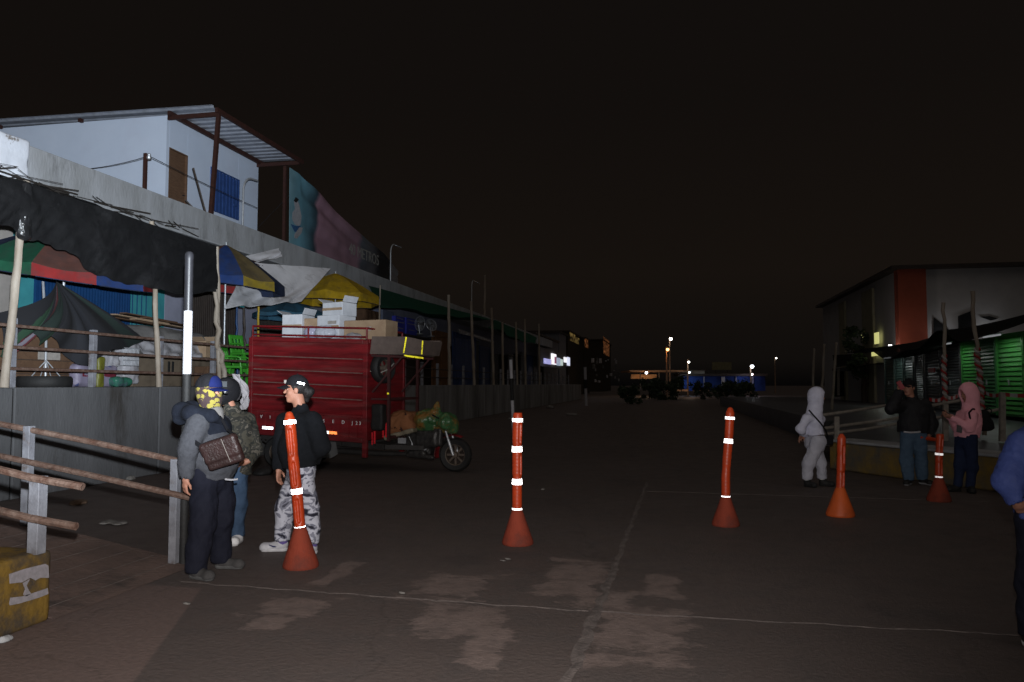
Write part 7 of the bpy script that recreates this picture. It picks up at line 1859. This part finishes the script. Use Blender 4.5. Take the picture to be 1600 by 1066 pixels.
d = SDF(p(1295, 690, .05) - .16, p(1295, 690, .05) + .16, .009); d.box(p(1294, 688, .04), (.03, .08, .07), .02); d.build('pouch', M['capblack'], r_)

# --- man on the phone ---------------------------------------------
P = Person('man in a bulky black jacket and blue jeans raising one hand to his face', 1431, 757, 245, cell=.0095); p = P.p
mk(P, head=p(1420, 606), neck=p(1425, 627), chest=p(1427, 645), waist=p(1426, 664), pelvis=p(1427, 678), shR=p(1408, 634, -.02), shL=p(1445, 634, .05), elR=p(1392, 639, -.22), wrR=p(1405, 613, -.16), elL=p(1455, 660, .05), wrL=p(1452, 681, -.06),
   knR=p(1417, 720), anR=p(1420, 752, -.03), knL=p(1439, 722), anL=p(1441, 752, .03), face=P.dirl(-.80, -.55, -.05))
legs(P); P.J['toR'] = P.J['anR'] + P.dirl(-.12, -.14); P.J['toL'] = P.J['anL'] + P.dirl(.05, -.18); P.J['side'] = P.dirl(.93, -.3)
for q in ('anR', 'anL'): P.J[q][2] = .085
P.body(1.1, {'R': (P.dirl(.55, .1, .6), P.dirl(.2, .9, 0), 1, .7), 'L': (P.dirl(-.4, -.3, -.6), P.dirl(-.7, 0, .2), 1, 1.0)})
M['blackpuff'] = mat('black_padded_cloth', (.011, .011, .014), (.008, .008, .010), 12, .75, 0, .3, 60)
P.top(M['blackpuff'], (.165, .17, .165), 1.3, p(1427, 675), (.10, .09, .066), 'jacket', .012, 12, 44, sh=.095, collar=.05)
P.trousers(mat('pale_blue_denim', (.085, .135, .20), (.06, .10, .155), 9, .85, 0, .3, 140), (.112, .092, .078), .07, .010, 13, 45, hipr=.13)
P.shoes(M['black'], mat('grey_sole', (.3, .3, .31), None, 10, .7), .26, .046); P.hair(); P.capn(M['capblack'], M['capblack'])
b = MB(); b.tube([p(1412, 675, -.17), p(1422, 676, -.20), p(1435, 675.5, -.2), p(1444, 673, -.14)], .014, 6); b.build('shirt_edge', M['polewhite'], P.o, True)
ph_ = thing('mobile_phone', 'small red phone held up to the face of the man in the black jacket', 'phone'); ph_.matrix_basis = P.M.copy()
c = p(1407, 602, -.17); d = SDF(c - .1, c + .1, .005); d.box(c, (.036, .006, .07), .005, .01, np.array(Matrix.Rotation(.5, 3, 'Y'))); d.build('case', mat('red_case', (.35, .03, .04), None, 5, .4), ph_)
b = MB(); b.box(c + P.dirl(-.0, .008), (.06, .002, .12), Matrix.Rotation(.5, 3, 'Y')); b.build('screen', M['blackmetal'], ph_, True)
bt = thing('orange_baton', 'orange baton held low in the left hand of the man in the black jacket', 'baton'); bt.matrix_basis = P.M.copy()
a, c = p(1437, 683, -.12), p(1466, 688, -.10); b = MB(); b.tube([a, a + (c - a) * .2, a + (c - a) * .6, c], [.030, .036, .034, .026], 14); b.build('tube', M['orange'], bt, True); b = MB(); b.tube([c, c + (c - a) * .12], .022, 12); b.build('grip', M['black'], bt, True)

# --- pink hooded woman --------------------------------------------
P = Person('woman in a pink hooded jacket and dark jeans looking at a phone', 1506, 769, 197, cell=.0095); p = P.p
mk(P, head=p(1513, 615), neck=p(1517, 642), chest=p(1514, 656), waist=p(1511, 672), pelvis=p(1510, 688), shL=p(1517, 649, -.13), shR=p(1503, 650, .18), elL=p(1514, 668, -.20), wrL=p(1488, 652, -.12), elR=p(1497, 668, .20), wrR=p(1484, 650, .06),
   knR=p(1500, 728, .05), anR=p(1496, 762, .06), knL=p(1519, 730, -.04), anL=p(1516, 764, -.04), face=P.dirl(-.93, .0, -.2))
legs(P); P.J['toR'] = P.J['anR'] + P.dirl(-.19, -.04); P.J['toL'] = P.J['anL'] + P.dirl(-.06, -.18); P.J['side'] = P.dirl(.3, -.95)
for q in ('anR', 'anL'): P.J[q][2] = .085
P.body(.95, {'L': (P.dirl(-.9, 0, .25), P.dirl(.0, .5, .8), 1, .7), 'R': (P.dirl(-.8, -.3, .25), P.dirl(0, -.3, .9), -1, .7)})
M['pink'] = mat('pink_fleece', (.95, .45, .52), (.88, .40, .46), 9, .95, 0, .4, 110)
P.top(M['pink'], (.13, .14, .14), 1.2, p(1511, 683), (.078, .072, .05), 'hoodie', .011, 14, 54, sh=.076); P.hood_up(M['pink'], rr=(.118, .134, .152))
P.trousers(mat('dark_navy_denim', (.022, .032, .075), (.016, .024, .056), 9, .85, 0, .3, 140), (.100, .076, .056), .07, .007, 15, 55, hipr=.112)
P.shoes(M['black'], M['black'], .25, .045); P.hair()
b = MB(); b.prism([p(1496, 664, -.18), p(1504, 666, -.19), p(1503, 677, -.18), p(1495, 675, -.17)], P.dirl(0, .012)); b.build('pocket_print', M['st_grey'], P.o, True)
ph_ = thing('mobile_phone', 'dark phone held by the pink hooded woman at chest height', 'phone'); ph_.matrix_basis = P.M.copy()
c = p(1478, 645, -.04); d = SDF(c - .11, c + .11, .005); d.box(c, (.036, .07, .006), .005, .01, np.array(Matrix.Rotation(.6, 3, 'X'))); d.build('case', M['blackmetal'], ph_)
bp_ = thing('backpack', 'small black backpack on the back of the pink hooded woman', 'backpack'); bp_.matrix_basis = P.M.copy()
c = p(1535, 657, .02); d = SDF(c - .26, c + .26, .009); tl = np.array(Matrix.Rotation(-.25, 3, 'X')); d.box(c, (.13, .075, .16), .06, .02, tl); d.box(c - np.array((0, .07, .06)), (.10, .05, .08), .03, .03, tl); d.ripple(.006, 14, 3); d.build('pack', M['capblack'], bp_)
b = MB(); b.tube([p(1527, 641, -.06), p(1520, 639, -.14), p(1514, 645, -.21), p(1517, 660, -.22), p(1522, 672, -.16)], .014, 6); b.build('shoulder_strap', M['capblack'], bp_, True)
b = MB(); b.tube([c + np.array((0, -.05, .15)), c + np.array((0, -.09, .19)), c + np.array((0, -.15, .15)), c + np.array((0, -.14, .10))], .008, 6); b.build('carry_loop', M['capblack'], bp_, True); b = MB(); b.box(p(1532, 647, -.13), (.02, .012, .02)); b.build('buckle', M['steel'], bp_, True)

# --- man in the blue jacket at the edge ---------------------------
P = Person('man in a blue padded jacket cut off by the right edge of the picture', 1634, 1012, 300); p = P.p
mk(P, head=p(1642, 590), neck=p(1641, 650), chest=p(1638, 700), waist=p(1638, 760), pelvis=p(1634, 800), shR=p(1599, 695, -.02), shL=p(1683, 690, .12), elR=p(1577, 755, -.05), wrR=p(1590, 786, -.10), elL=p(1705, 770, .12), wrL=p(1700, 850, .0),
   knR=p(1616, 905, .0), anR=p(1612, 995, .0), knL=p(1655, 905, .1), anL=p(1660, 990, .1), face=P.dirl(.5, -.86, 0))
legs(P, .85); P.J['toR'] = P.J['anR'] + P.dirl(-.02, -.18); P.J['toL'] = P.J['anL'] + P.dirl(.10, -.16); P.J['side'] = P.dirl(.8, .5)
for q in ('anR', 'anL'): P.J[q][2] = .085
P.body(1.05, {'R': (P.dirl(.65, .35, -.6), P.dirl(.4, .5, 0), 1, .8), 'L': (P.dirl(0, -.1, -1), P.dirl(-1, 0, 0), 1, .5)})
M['bluepuff'] = mat('blue_padded_cloth', (.048, .076, .26), (.036, .058, .21), 8, .7, 0, .35, 40)
P.top(M['bluepuff'], (.150, .155, .15), 1.3, p(1634, 812), (.092, .088, .062), 'jacket', .013, 11, 64, sh=.09, collar=.05)
P.trousers(M['navyt'], (.11, .088, .075), .07, .010, 13, 65, hipr=.128); P.shoes(M['black'], M['white'], .27, .047); P.hair()
c = (P.J['chest'] + P.J['waist']) / 2 + np.array((.045, .125, .02)); d = SDF(c - .26, c + .26, .009); d.ell(c - np.array((0, .012, 0)), (.06, .052, .22), .02); d.ripple(.005, 18, 2); d.build('shirt', mat('white_shirt', (.3, .3, .34), None, 8, .85), P.o)
